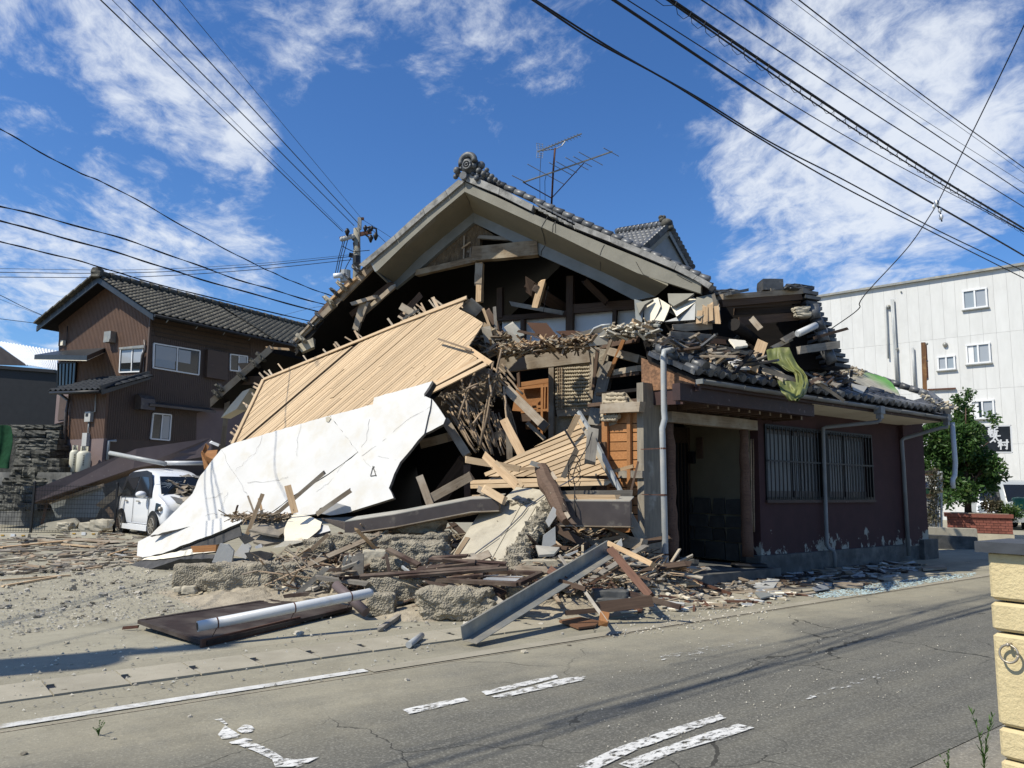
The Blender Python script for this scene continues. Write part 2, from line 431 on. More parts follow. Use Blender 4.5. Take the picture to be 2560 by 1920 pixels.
for (u, v, r, k) in ((150, 110, 190, .17), (400, 200, 170, .17), (500, 300, 110, .14), (620, 380, 85, .12), (720, 170, 170, .13), (900, 0, 220, .18),
                     (1060, 40, 200, .2), (1220, 150, 190, .15), (1350, 60, 170, .13), (80, 620, 280, .22), (330, 640, 200, .17), (590, 620, 110, .13),
                     (640, 350, 60, .12), (700, 700, 130, .14), (1800, 280, 210, .08), (2000, 140, 260, .12), (2300, 120, 300, .17), (2500, 60, 260, .14),
                     (2180, 330, 240, .13), (2030, 470, 200, .12), (1950, 660, 200, .1), (2200, 620, 240, .12), (2450, 520, 260, .13), (1560, 230, 120, .09),
                     (1830, 440, 70, .16), (1100, 330, 330, -.2), (200, 400, 200, -.16), (1520, 480, 240, -.17), (900, 520, 230, -.15), (1650, 120, 130, -.1), (1580, 640, 150, -.12), (60, 240, 130, -.1)):
    c = ray(u, v).normalized()
    dp = nd(nt, 'ShaderNodeVectorMath', operation='DOT_PRODUCT'); dp.inputs[1].default_value = c
    nt.links.new(DIR, dp.inputs[0])
    mr = nd(nt, 'ShaderNodeMapRange'); mr.interpolation_type = 'SMOOTHSTEP'
    mr.inputs[1].default_value = math.cos(math.atan(r * 1.35 / F)); mr.inputs[2].default_value = 1
    mr.inputs[3].default_value, mr.inputs[4].default_value = 0, k * (.44 if u > 1280 else .48) if k > 0 else k * .7
    nt.links.new(dp.outputs['Value'], mr.inputs[0])
    tot = math_(nt, 'ADD', tot, mr.outputs[0])
cm = nd(nt, 'ShaderNodeMapRange'); cm.interpolation_type = 'SMOOTHSTEP'
cm.inputs[1].default_value, cm.inputs[2].default_value = .665, .985
cm.inputs[4].default_value = .85
nt.links.new(tot, cm.inputs[0])
hs = nd(nt, 'ShaderNodeHueSaturation'); hs.inputs['Saturation'].default_value = 1.15; hs.inputs['Value'].default_value = 1.25
nt.links.new(sky.outputs[0], hs.inputs['Color'])
skyc = mixc(nt, cm.outputs[0], mixc(nt, 1.0, hs.outputs[0], (.66, .90, 1.20), 'MULTIPLY'), (9.0, 9.5, 10.2))
nt.links.new(skyc, bg.inputs[0])

# ------------------------------------------------------------------ frame of the street
A51 = math.radians(51)
E1 = V((math.sin(A51), math.cos(A51), 0)); N1 = V((E1.y, -E1.x, 0)); Z = V((0, 0, 1))
P0 = G(1954, 1433.6)
def RW(s, t, z=0.0): return P0 + E1 * s + N1 * t + Z * z     # s along the facade, t out into the road
def ST(p): return ((p - P0).dot(E1), (p - P0).dot(N1))
ROADM = frame_mtx(P0, E1, -N1, Z)      # local x = s, local y = -t
def flat(name, m, pts, z, label=None, kind='structure'):
    """thin sheet of ground at height z in the street's own coordinates"""
    loc = [ST(V(p)) for p in pts]
    me = bpy.data.meshes.new(name); me.from_pydata([(a, -b, z) for a, b in loc], [], [tuple(range(len(loc)))])
    me.materials.append(M[m]); me.update()
    o = link(name, me, mtx=ROADM)
    if kind: struct(o, label, kind)
    return o

def ground_mat(name, asphalt, asphalt2, dust, dust2, d_in, d_out, base, cracks=True, pebble=1.0):
    m = bpy.data.materials.new(name); m.use_nodes = True
    nt = m.node_tree; b = nt.nodes['Principled BSDF']
    co = coords(nt, 'Object', shift=False)
    sp = nd(nt, 'ShaderNodeSeparateXYZ'); nt.links.new(co, sp.inputs[0])
    t = math_(nt, 'MULTIPLY', sp.outputs[1], -1.0)
    big = noise_(nt, co, .55, 5, .6); mid = noise_(nt, co, 3.0, 7, .65); fine = noise_(nt, co, 30, 5, .75); vf = noise_(nt, co, 62, 4, .75)
    st = nd(nt, 'ShaderNodeMapping'); st.inputs['Scale'].default_value = (.35, 3.2, 1); nt.links.new(co, st.inputs[0])
    streak = noise_(nt, st.outputs[0], 1.3, 6, .6)
    a = mixc(nt, ramp(nt, mid, .35, .7), asphalt, asphalt2)
    a = mixc(nt, math_(nt, 'MULTIPLY', ramp(nt, vf, .5, .66), .75 * pebble), a, [x * 2.3 for x in asphalt])
    a = mixc(nt, math_(nt, 'MULTIPLY', ramp(nt, fine, .52, .7), .6), a, [x * .45 for x in asphalt])
    d = mixc(nt, ramp(nt, mid, .3, .7), dust, dust2)
    d = mixc(nt, math_(nt, 'MULTIPLY', ramp(nt, noise_(nt, co, 1.4, 8, .7), .48, .7), .6), d, [x * .62 for x in dust2])
    d = mixc(nt, math_(nt, 'MULTIPLY', ramp(nt, fine, .5, .75), .5), d, [x * .68 for x in dust2])
    d = mixc(nt, math_(nt, 'MULTIPLY', ramp(nt, vf, .56, .75), .6), d, [min(1, x * 1.5) for x in dust])
    # dust lies near the house and thins out into the road; tyre-dragged streaks along it
    near = nd(nt, 'ShaderNodeMapRange'); near.interpolation_type = 'SMOOTHSTEP'
    near.inputs[1].default_value, near.inputs[2].default_value = d_out, d_in
    wob = math_(nt, 'ADD', t, math_(nt, 'MULTIPLY', math_(nt, 'SUBTRACT', big, .5), 3.2))
    nt.links.new(wob, near.inputs[0])
    k = math_(nt, 'ADD', math_(nt, 'MULTIPLY', near.outputs[0], .95), math_(nt, 'MULTIPLY', ramp(nt, streak, .44, .72), base))
    k = math_(nt, 'MULTIPLY', k, math_(nt, 'ADD', math_(nt, 'MULTIPLY', mid, 1.9), -.02), clamp=True)
    col = mixc(nt, math_(nt, 'MINIMUM', k, .96), a, d)
    h = math_(nt, 'ADD', math_(nt, 'MULTIPLY', fine, .6), math_(nt, 'MULTIPLY', vf, .4))
    if cracks:
        wp = nd(nt, 'ShaderNodeVectorMath', operation='MULTIPLY_ADD'); wp.inputs[1].default_value = (.5, .5, 0)
        nz = nd(nt, 'ShaderNodeTexNoise'); nz.inputs['Scale'].default_value = 2.4; nz.inputs['Detail'].default_value = 6
        nt.links.new(co, nz.inputs['Vector']); nt.links.new(nz.outputs['Color'], wp.inputs[0]); nt.links.new(co, wp.inputs[2])
        vo = nd(nt, 'ShaderNodeTexVoronoi'); vo.feature = 'DISTANCE_TO_EDGE'; vo.inputs['Scale'].default_value = .75
        nt.links.new(wp.outputs[0], vo.inputs['Vector'])
        ck = math_(nt, 'LESS_THAN', vo.outputs['Distance'], .004)
        ck = math_(nt, 'MULTIPLY', ck, ramp(nt, noise_(nt, co, .6, 3), .46, .56))
        col = mixc(nt, math_(nt, 'MULTIPLY', ck, .8), col, [x * .28 for x in asphalt])
        h = math_(nt, 'SUBTRACT', h, math_(nt, 'MULTIPLY', ck, 1.0))
    nt.links.new(col, b.inputs['Base Color']); b.inputs['Roughness'].default_value = .92; b.inputs['Specular IOR Level'].default_value = .25
    bp = nd(nt, 'ShaderNodeBump'); bp.inputs['Strength'].default_value = .55; bp.inputs['Distance'].default_value = .012
    nt.links.new(h, bp.inputs['Height']); nt.links.new(bp.outputs[0], b.inputs['Normal'])
    M[name] = m; return m
DU, DU2 = (.345, .318, .238), (.27, .249, .186)
ground_mat('lot_surface', (.16, .148, .12), (.12, .112, .092), DU, DU2, 1.6, 5.0, .7, cracks=False)
ground_mat('asphalt', (.118, .113, .095), (.09, .086, .073), (.32, .292, .215), (.245, .223, .165), 2.2, 4.0, .26)
ground_mat('verge', (.17, .158, .13), (.12, .112, .095), (.29, .258, .195), (.23, .205, .155), 0.0, 4.0, .8, cracks=False)
M['paint'] = mat('road_paint', (.60, .59, .55), (.46, .45, .42), scale=14, bump=.3, bscale=60, rnd=.03)
def wear(m, lo, hi, sc=9, stretch=(1, 1, 1)):
    nt = m.node_tree; b = nt.nodes['Principled BSDF']
    n = noise_(nt, coords(nt, 'Object', stretch), sc, 8, .72)
    nt.links.new(ramp(nt, n, lo, hi), b.inputs['Alpha'])
wear(M['paint'], .30, .50, 5)
for k, (lo, hi) in (('paint_worn', (.42, .51)), ('paint_faint', (.56, .64))):
    M[k] = mat(k, (.66, .65, .61), (.52, .51, .48), scale=14, bump=.3, bscale=60, rnd=.03); wear(M[k], lo, hi, 13, (1, 2, 1))
M['covers'] = mat('drain_cover_concrete', (.34, .308, .235), (.28, .253, .19), scale=4, bump=.3, bscale=60, rnd=.08, fine=(90, .5, (.24, .205, .155)))

# big ground sheet
me = bpy.data.meshes.new('ground'); s_ = 2500
me.from_pydata([(-s_, -s_, 0), (s_, -s_, 0), (s_, s_, 0), (-s_, s_, 0)], [], [(0, 1, 2, 3)]); me.materials.append(M['lot_surface'])
struct(link('ground', me, mtx=ROADM), 'dusty ground strewn with rubble between the buildings and the road')
LINE_T = (ST(G(22, 1819))[1] + ST(G(800, 1694.7))[1]) / 2
DR0, DR1 = ST(G(*cM(0, 935)))[1], ST(G(*cM(0, 1050)))[1]
T_NEAR = ST(G(2380, 1872))[1]
def strip(name, m, s0, s1, t0, t1, z, label=None, n=1, kind='structure'):
    return flat(name, m, [RW(s0, t0), RW(s1, t0), RW(s1, t1), RW(s0, t1)], z, label, kind)
strip('road', 'asphalt', -60, 90, DR1 + .02, T_NEAR, .004, 'worn grey asphalt road crossing in front of the collapsed house')
strip('pavement', 'verge', -60, 90, T_NEAR + .02, T_NEAR + 2.2, .010, 'weathered concrete pavement at the near side by the pillar')
# edge line: painted where visible, bare dusty concrete beyond
s_a, s_b = ST(G(-60, 1832))[0], ST(G(915, 1679))[0]
strip('edge_line', 'paint', s_a, s_b, LINE_T - .045, LINE_T + .05, .012, 'solid white line painted along the road edge')
strip('gutter_edging', 'covers', s_b + .02, 14, LINE_T - .07, LINE_T + .09, .011, 'dusty concrete edging strip along the road')
strip('road_joint', 'dirt', -30, 14, LINE_T + .11, LINE_T + .125, .007)
def mark(pts, m, label): flat('lane_marking', m, [G(*p) for p in pts], .012, label)
mark([(1005, 1778), (1090, 1760), (1160, 1748), (1172, 1755), (1100, 1772), (1022, 1790)], 'paint_worn', 'short worn white dash painted mid road')
mark([(1203, 1733), (1290, 1713), (1390, 1690), (1396, 1697), (1300, 1722), (1215, 1742)], 'paint_worn', 'upper bar of the double white dash mid road')
mark([(1228, 1745), (1340, 1717), (1400, 1700), (1464, 1694), (1458, 1704), (1350, 1728), (1244, 1751)], 'paint_worn', 'lower bar of the double white dash mid road')
mark([(1440, 1922), (1540, 1875), (1680, 1825), (1800, 1790), (1816, 1799), (1700, 1840), (1590, 1880), (1490, 1930)], 'paint_worn', 'upper bar of the scuffed marking at the road bottom')
mark([(1545, 1915), (1640, 1880), (1760, 1838), (1845, 1814), (1886, 1824), (1790, 1856), (1680, 1888), (1590, 1930)], 'paint_worn', 'lower bar of the scuffed marking at the road bottom')
for k_, q_ in enumerate((((1470, 1168), (1530, 1163), (1572, 1200), (1555, 1206), (1510, 1180)), ((1505, 1275), (1555, 1212), (1590, 1235), (1662, 1280), (1640, 1298), (1530, 1305)), ((1632, 1245), (1690, 1203), (1740, 1215), (1762, 1240), (1720, 1266), (1670, 1265)), ((1580, 1330), (1690, 1300), (1745, 1310), (1700, 1338), (1600, 1342)),
    ((1640, 1347), (1740, 1328), (1830, 1362), (1900, 1400), (1960, 1440), (2050, 1450), (2205, 1432), (2120, 1475), (2060, 1500), (1900, 1500), (1880, 1450), (1760, 1392)))):
    mark([cM(*p) for p in q_], 'paint_worn', ('top fleck', 'broad left piece', 'right piece', 'thin middle piece', 'long lower piece')[k_] + ' of the broken white marking on cracked asphalt')
mark([(1985, 1752), (2010, 1758), (2270, 1678), (2240, 1672)], 'paint_faint', 'faint trail of worn white paint')
mark([(1590, 1655), (1750, 1622), (1900, 1596), (1905, 1604), (1740, 1640), (1600, 1662)], 'paint_faint', 'thin flecks of worn paint by the kerb')
strip('lot_joint', 'dirt', -20, -2, DR0 - .34, DR0 - .325, .003)
strip('asphalt_strip', 'asphalt', -20, 12, DR0 - .325, DR0 - .005, .003, 'band of rough asphalt between the lot and the drain covers')
# drain channel with concrete covers and lifting slots
ch = empty('drain_channel', RW(-9, (DR0 + DR1) / 2), 'row of sandy concrete drain covers with dark lifting slots beside the road', 'drain')
ch['kind'] = 'structure'; del ch['category']
slots = [ST(G(*cM(*p)))[0] for p in ((360, 945), (872, 880), (1335, 815), (1765, 755), (2140, 698))]
gap = (slots[-1] - slots[0]) / 4
s = slots[0] - 9 * gap; first = None
while s < 2:
    b = MB(); w = DR1 - DR0; l = gap - .012
    for (x0, x1, y0, y1) in ((.05, l, 0, w), (0, .05, 0, w * .36), (0, .05, w * .62, w)):
        b.box((x0, -y1, -.05), (x1, -y0, .016))
    if first is None:
        first = b.mesh('drain_cover', 'covers'); bs = MB(); bs.box((-.02, -w * .62, -.04), (.06, -w * .36, .007)); hole = bs.mesh('slot', 'black')
    mt = frame_mtx(RW(s - .025, DR0 + R.uniform(-.008, .008)), E1, -N1, Z) @ Matrix.Rotation(R.uniform(-.004, .004), 4, 'X')
    link('drain_cover', first, ch, mtx=mt); link('lifting_slot', hole, ch, mtx=mt)
    s += gap
# ------------------------------------------------------------------ collapsed house
PHI = math.radians(25)
GD = V((-math.cos(PHI), math.sin(PHI), 0)); RD = V((math.sin(PHI), math.cos(PHI), 0)); GN = -RD
AP = W(1163, 440, 15.0)
GP0 = (AP, GN)
def GP(k): return off(GP0, -k)
def pp(c, pts, pl): return [PL(*c(*p), pl) for p in pts]
I_ = lambda x, y: (x, y)

house = empty('collapsed_house', (AP.x, AP.y, 0), 'collapsed two storey timber house with grey mortar gable and torn open front', 'house')
def part(mb, name, m, smooth=False): return mb.build(name, m, house, smooth=smooth)

M['crackdark'] = mat('dark_crack_line', (.05, .047, .04), bump=0, rnd=0)  # dark tone of the crack lines drawn on the mortar
# roof slabs and mortar barge boards
def band(name, m, outer, inner, pl, th):
    b = MB(); b.prism(outer + inner[::-1], RD * th); return part(b, name, m)
lo = pp(cB, [(1385, 318), (1180, 480), (960, 668), (745, 870)], GP0); li = pp(cB, [(1385, 388), (1190, 550), (985, 735), (780, 935)], GP0)
ro = pp(cQ, [(198, 300), (720, 545), (1300, 790), (1700, 950), (2062, 1100)], GP0); ri = pp(cQ, [(192, 375), (800, 655), (1260, 880), (1560, 1020), (2058, 1180)], GP0)
band('barge_board', 'barge', lo, li, GP0, .13); band('barge_board', 'barge', ro, ri, GP0, .13)
so_ = pp(cB, [(1450, 528), (1250, 690), (1080, 830), (900, 1012)], GP(.75)); si = pp(cB, [(1450, 597), (1260, 755), (1090, 905), (905, 1055)], GP(.75))
to_ = pp(cQ, [(268, 545), (820, 800), (1280, 1010), (1700, 1205)], GP(.75)); ti = pp(cQ, [(268, 622), (800, 885), (1260, 1090), (1540, 1235)], GP(.75))
band('inner_board', 'strip', so_, si, GP(.75), .1); band('inner_board', 'strip', to_, ti, GP(.75), .1)
b = MB()
for (o_, i_) in ((li, so_), ):
    for k in range(3): b.prism([o_[k], o_[k + 1], i_[k + 1], i_[k]], V((0, 0, .06)) + RD * .02)
part(b, 'soffit', 'soffit')
b = MB(); ri4 = [ri[0], ri[1], ri[2], pp(cQ, [(1800, 1120)], GP0)[0]]
for k in range(3): b.prism([ri4[k], ri4[k + 1], to_[k + 1], to_[k]], V((0, 0, .06)) + RD * .02)
part(b, 'soffit', 'soffit')
b = MB(); SP = plane3(ri[0], ri[1], to_[0]); SL = plane3(li[0], li[1], so_[0])
for pl, line, w in ((off(GP0, .004), ((850, 572), (805, 650), (800, 665)), .012), (off(SP, .006), ((800, 665), (818, 720), (832, 795)), .012), (off(GP(.75), .004), ((832, 800), (802, 845), (798, 880)), .014), (off(GP0, .004), ((915, 605), (892, 640), (888, 695)), .012), (off(GP0, .004), ((912, 612), (912, 700)), .010),
                    (off(GP0, .004), ((1298, 795), (1275, 840), (1263, 878)), .008), (off(SP, .006), ((1263, 882), (1268, 960), (1266, 1000)), .007), (off(GP0, .004), ((1548, 930), (1580, 990), (1605, 1030), (1650, 1050)), .010), (off(SP, .006), ((195, 392), (232, 455), (240, 500)), .008), (off(GP0, .004), ((300, 322), (318, 352)), .010), (off(GP0, .004), ((1870, 1030), (1920, 1060), (1990, 1095)), .012)):
    q = [PL(*cQ(*p), pl) for p in line]
    for i in range(len(q) - 1): b.beam(q[i], q[i + 1], w, .004, pl[1])
part(b, 'cracks', 'crackdark')['kind'] = 'stuff'
b = MB(); b.prism([lo[3], li[3], si[3], so_[3]], GD * .05); part(b, 'soffit_end_cap', 'strip')
# mortar cap on the rake, broken into lengths
for pts in (((1345, 300), (1255, 375), (1270, 412), (1380, 318)), ((1253, 377), (1100, 500), (1112, 540), (1268, 414)), ((1098, 502), (900, 685), (915, 715), (1110, 542)),
            ((898, 687), (655, 890), (690, 905), (913, 717))):
    b = MB(); b.prism(pp(cB, pts, off(GP0, .05)), RD * .34); part(b, 'rake_cap', 'rakecap')
for pts in (((215, 235), (470, 345), (462, 398), (203, 292)), ((472, 347), (735, 480), (720, 528), (466, 400)), ((1068, 620), (1345, 728), (1350, 775), (1060, 662)),
            ((1348, 730), (1870, 945), (1850, 990), (1352, 778)), ((1872, 947), (2030, 1040), (2000, 1068), (1853, 992)), ((2033, 1040), (2150, 1105), (2120, 1140), (2005, 1068))):
    b = MB(); b.prism(pp(cQ, pts, off(GP0, .05)), RD * .30); part(b, 'rake_cap', 'rakecap')
for i in range(9):                      # bared ends of the roof tiles in the gap of the cap
    x = 735 + 40 * i; y = 500 + 20.5 * i
    b = MB(); b.prism(pp(cQ, [(x, y - 16), (x + 62, y + 6), (x + 66, y + 22), (x + 4, y + 6)], off(GP0, R.uniform(0, .06))), RD * .3); part(b, 'tile', 'rakecap')
    b = MB(); b.prism(pp(cQ, [(x + 15, y - 42), (x + 66, y - 20), (x + 70, y - 4), (x + 20, y - 24)], off(GP0, -R.uniform(0, .06))), RD * .3); part(b, 'tile', 'tile')
b = MB(); b.prism(pp(cQ, [(1070, 665), (1700, 925), (1720, 950), (1090, 690)], off(GP0, -.03)), RD * .3); part(b, 'sheathing', 'atticwood')
# roof slopes carrying rows of tiles
def shift(pts, v): return [p + v for p in pts]
L_out = pp(cB, [(1375, 285), (660, 890), (440, 1150), (190, 1450)], GP0); R_out = pp(cQ, [(190, 262), (730, 500), (1300, 760), (2100, 1095)], GP0)
ZT = V((0, 0, -.2))
for pts in (L_out, R_out):
    b = MB()
    for k in range(3): b.prism([pts[k], pts[k + 1], pts[k + 1] + ZT, pts[k] + ZT], RD * 8.5)
    b.v = [x + RD * .14 for x in b.v]
    part(b, 'roof_deck', 'atticwood')
def wave(x, w): return .032 * math.cos(2 * math.pi * x / w) + .012 * math.cos(4 * math.pi * x / w + .8)
def tile_rows(o, ax, up, nm, cols, rows, w=.27, l=.26, seg=6):
    b = MB()
    for r in range(rows):
        vs = []; n = cols * seg
        for i in range(n + 1):
            x = i * w / seg; z = wave(x, w)
            for (y, dz) in ((r * l, .012), (r * l, .042), (r * l + l * 1.08, .008)):
                vs.append(o + ax * x + up * y + nm * (z + dz + .03))
        fs = []
        for i in range(n):
            for q in (0, 1): fs.append((i * 3 + q, (i + 1) * 3 + q, (i + 1) * 3 + q + 1, i * 3 + q + 1))
        b.add(vs, fs)
    return b
def pan_tile(name, m, w=.27, l=.26, seg=8):
    vs, fs = [], []
    for i in range(seg + 1):
        x = -w / 2 + w * i / seg; z = wave(x, w)
        for (y, dz) in ((-l / 2, .006), (-l / 2, .038), (l * .6, .008), (l * .6, -.012)): vs.append((x, y, z + dz))
    for i in range(seg):
        for q in range(3): fs.append((i * 4 + q, (i + 1) * 4 + q, (i + 1) * 4 + q + 1, i * 4 + q + 1))
        fs.append((i * 4 + 3, (i + 1) * 4 + 3, (i + 1) * 4, i * 4))
    me = bpy.data.meshes.new(name); me.from_pydata(vs, [], fs); me.materials.append(M[m]); me.polygons.foreach_set('use_smooth', [True] * len(fs)); return me
for pts in (L_out, R_out):
    for k in range(3):
        a, c = pts[k + 1], pts[k]; up = (c - a); n_ = max(1, int(up.length / .26)); up.normalize()
        nm = RD.cross(up);  nm = nm if nm.z > 0 else -nm
        o = tile_rows(a + RD * .45, RD, up, nm, 29, n_).build('tile_rows', 'tile', house, smooth=True); o['kind'] = 'stuff'
for i in range(23):                     # round cover tiles stepping down the right rake
    f = i / 22; x, y = 400 + f * 1690, 292 + f * 775
    a = PL(*cQ(x - 22, y - 14), GP(.30)); c = PL(*cQ(x + 36, y + 14), GP(.30)); dr = (c - a).normalized()
    b = MB(); b.tube([a - dr * .05, c + Z * .02, c + dr * .012 + Z * .02], [.058, .07, .05], 9); part(b, 'cover_tile', 'tile', True)
# ridge end ornament
def gpt(c, x, y, k): return PL(*c(x, y), off(GP0, k))
def ring(b, c, r, th, n=14, full=1.0, st=0):
    b.tube([c + (-GD) * (r * math.cos(st + full * 2 * math.pi * i / n)) + Z * (r * math.sin(st + full * 2 * math.pi * i / n)) for i in range(n + 1)], th, 7)
c0 = gpt(cB, 1408, 190, .1)
b = MB(); b.ball(c0 + RD * .1, (.19, .12, .2), 14, 9); orn = part(b, 'ridge_ornament', 'ornament', True)
b = MB(); ring(b, c0 + Z * .03, .155, .06, 12, .56, -.1); part(b, 'hood', 'ornament', True)
b = MB(); ring(b, c0 - RD * .04 - Z * .04, .085, .024, 14); ring(b, c0 - RD * .05 - Z * .04, .035, .018, 8); part(b, 'crest_ring', 'ornament', True)
for (x, y, r) in ((1333, 238, .075), (1325, 282, .055), (1355, 205, .04), (1500, 203, .085), (1465, 222, .06), (1520, 262, .065), (1545, 268, .06), (1575, 280, .055), (1440, 262, .05), (1480, 268, .055), (1600, 302, .05), (1540, 235, .05), (1420, 275, .04), (1625, 318, .04), (1345, 262, .06), (1365, 225, .05), (1450, 205, .06), (1485, 240, .06), (1510, 285, .06), (1560, 300, .055), (1395, 240, .05), (1470, 290, .06)):
    b = MB(); b.ball(gpt(cB, x, y, R.uniform(-.05, .08)), (r, r * .9, r), 10, 7); part(b, 'cloud_scroll', 'ornament', True)
c1 = gpt(cB, 1374, 272, .12); b = MB(); b.tube([c1, c1 + RD * .5], .08, 14); part(b, 'ridge_tile_end', 'ornament', True)
b = MB(); b.tube([gpt(cB, 1430, 225, -.2), gpt(cB, 1430, 225, -.2) + RD * 8.2], .13, 8); part(b, 'ridge', 'tile', True)
b = MB(); b.beam(gpt(cB, 1410, 285, -.2), gpt(cB, 1410, 285, -.2) + RD * 8.2, .3, .34); part(b, 'ridge_base', 'tile')
M['gablemud'] = mat('peeled_gable_mud', (.22, .16, .095), (.10, .07, .042), scale=7, bump=.9, bscale=18, bdist=.05, rnd=0, stretch=(2.5, 2.5, .8), c3=(.32, .26, .18), c3scale=6, c3lo=.6, c3hi=.7)
# gable wall: mud and timber left under the roof
b = MB(); b.prism(pp(cB, [(1450, 600), (1600, 690), (1492, 700), (1492, 765), (1452, 868), (1075, 942), (1140, 870), (1260, 760)], GP(.85)), RD * .12); part(b, 'mud_wall', 'gablemud')
M['beamwood'] = wood('rough_gable_beam', (.28, .20, .12), (.14, .10, .06), knots=False, rnd=.1, dust=(.38, .32, .23), bump=.8, g=.6)
def hp(name, m, c, a, bb, w, h, k, k2=None, **kw):
    return plank(name, m, PL(*c(*a), GP(k)), PL(*c(*bb), GP(k2 if k2 is not None else k)), w, h, house, up=GN, **kw)
hp('gable_beam', 'beamwood', cB, (1455, 820), (1905, 780), .30, .2, .80, rag=.15)
hp('gable_beam', 'beamwood', cB, (1060, 950), (1470, 855), .12, .14, .80, rag=.2)
hp('collar_strut', 'greywood', cB, (1492, 700), (1720, 715), .07, .1, .82)
hp('lath', 'newwood', cB, (1370, 775), (1425, 735), .035, .02, .78); hp('lath', 'oldwood', cB, (1385, 690), (1380, 860), .03, .02, .8); hp('lath', 'oldwood', cB, (1430, 770), (1425, 850), .03, .02, .78)
hp('king_post', 'newwood', cB, (1497, 880), (1490, 1150), .12, .12, .86, rag=.1)
hp('split_post_face', 'oldwood', cB, (1487, 880), (1480, 1030), .17, .03, .80, rag=.3)
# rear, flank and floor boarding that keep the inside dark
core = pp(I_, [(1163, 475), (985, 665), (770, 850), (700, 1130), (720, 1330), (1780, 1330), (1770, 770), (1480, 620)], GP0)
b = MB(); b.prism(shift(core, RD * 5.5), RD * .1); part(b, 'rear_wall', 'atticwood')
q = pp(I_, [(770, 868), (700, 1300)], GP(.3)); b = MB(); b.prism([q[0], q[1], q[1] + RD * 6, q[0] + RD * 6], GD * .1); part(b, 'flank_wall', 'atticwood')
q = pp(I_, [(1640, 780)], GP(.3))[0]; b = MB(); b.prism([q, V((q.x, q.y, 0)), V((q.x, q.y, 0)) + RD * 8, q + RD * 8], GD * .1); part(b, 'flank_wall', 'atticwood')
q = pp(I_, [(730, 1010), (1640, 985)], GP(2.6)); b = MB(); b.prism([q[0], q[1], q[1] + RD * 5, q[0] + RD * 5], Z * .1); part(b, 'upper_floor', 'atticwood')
# inner storey: white infill panels between brown posts
for pts in (((720, 445), (925, 425), (925, 640), (720, 640)), ((945, 430), (1310, 400), (1310, 690), (945, 690)), ((1385, 390), (1745, 355), (1745, 600), (1385, 600)), ((1775, 355), (1980, 330), (1980, 560), (1775, 560))):
    b = MB(); b.prism(pp(cC, pts, GP(1.9)), RD * .06); part(b, 'plaster_panel', 'whitepaint')
hp('rail', 'brownwood', cC, (690, 432), (1345, 382), .11, .1, 1.8, rag=.05); hp('rail', 'brownwood', cC, (1370, 345), (1945, 300), .19, .1, 1.8, rag=.05)
for (x0, y0, x1, y1, w) in ((705, 150, 705, 425, .13), (1352, 40, 1345, 545, .15), (915, 440, 912, 620, .08), (1762, 350, 1757, 500, .08)):
    hp('post', 'brownwood', cC, (x0, y0), (x1, y1), w, .12, 1.78, rag=.05)
hp('fallen_purlin', 'brownwood', cC, (960, 130), (1300, 350), .26, .2, .9, 2.2); hp('fallen_purlin', 'darkwood', cC, (945, 120), (1080, 320), .10, .1, 1.0, 1.6)
hp('split_stub', 'newwood', cC, (1095, 90), (1030, 320), .13, .1, .75, rag=.5); hp('split_stub', 'darkwood', cC, (1025, 150), (1060, 165), .14, .08, .72)
hp('loose_board', 'greywood', cC, (795, 292), (1280, 378), .09, .03, 1.3, 1.5); hp('fallen_purlin', 'brownwood', cC, (1475, 75), (1690, 285), .13, .12, 1.2, 1.6)
b = MB(); b.tube([PL(*cC(1150, 130), GP(.9)), PL(*cC(1120, 250), GP(.95)), PL(*cC(1100, 370), GP(1.0))], .008, 5); part(b, 'hanging_cord', 'wire')
# left eave: splintered verge, rafters and dangling boards
for (a, c, w, m, k) in (((745, 905), (470, 1180), .16, 'oldwood', .12), ((480, 1170), (195, 1445), .13, 'oldwood', .10), ((640, 980), (440, 1150), .06, 'newwood', .05), ((885, 1020), (610, 1230), .12, 'brownwood', .5),
                        ((900, 1040), (700, 1215), .10, 'oldwood', .3), ((690, 1150), (632, 1350), .16, 'oldwood', .25), ((722, 1150), (675, 1278), .06, 'oldwood', .2), ((610, 1162), (775, 1112), .08, 'oldwood', .15),
                        ((600, 1000), (330, 1290), .12, 'brownwood', .8), ((680, 1020), (380, 1330), .12, 'darkwood', 1.4), ((760, 1060), (450, 1400), .12, 'darkwood', 2.0), ((380, 1240), (210, 1420), .05, 'oldwood', .06)):
    hp('verge_board', m, cB, a, c, w, .06, k, k + .05, rag=.6)
for (x, y, s) in ((450, 1140, 1), (490, 1080, .8), (535, 1035, .9), (585, 985, .7), (640, 925, .8), (380, 1245, .7), (330, 1310, .6), (260, 1400, .9), (215, 1440, .8)):
    o = rock('verge_tile', 'tile' if s < .85 else 'concrete', gpt(cB, x, y, .05), (.26 * s, .3, .09 * s), x, sub=2, parent=house); o.rotation_euler = (0, .7, 0)
hp('mortar_lump', 'concrete', cB, (250, 1475), (350, 1430), .2, .12, .1)
lo2 = [W(*cA(*p), 17.6) for p in ((1745, 588), (1350, 938))]
b = MB(); b.prism([lo2[0], lo2[1], lo2[1] + Z * -.12, lo2[0] + Z * -.12], RD * 3.2); part(b, 'lower_eave', 'atticwood')
a_, c_ = lo2[1], lo2[0]; up = (c_ - a_); n_ = int(up.length / .26); up.normalize(); nm = RD.cross(up); nm = nm if nm.z > 0 else -nm
o = tile_rows(a_ + RD * .1, RD, up, nm, 11, n_).build('tile_rows', 'tile_moss', house, smooth=True); o['kind'] = 'stuff'
def wp(name, m, c, a, bb, ya, yb, w, h, parent=house, **kw): return plank(name, m, W(*c(*a), ya), W(*c(*bb), yb), w, h, parent, **kw)
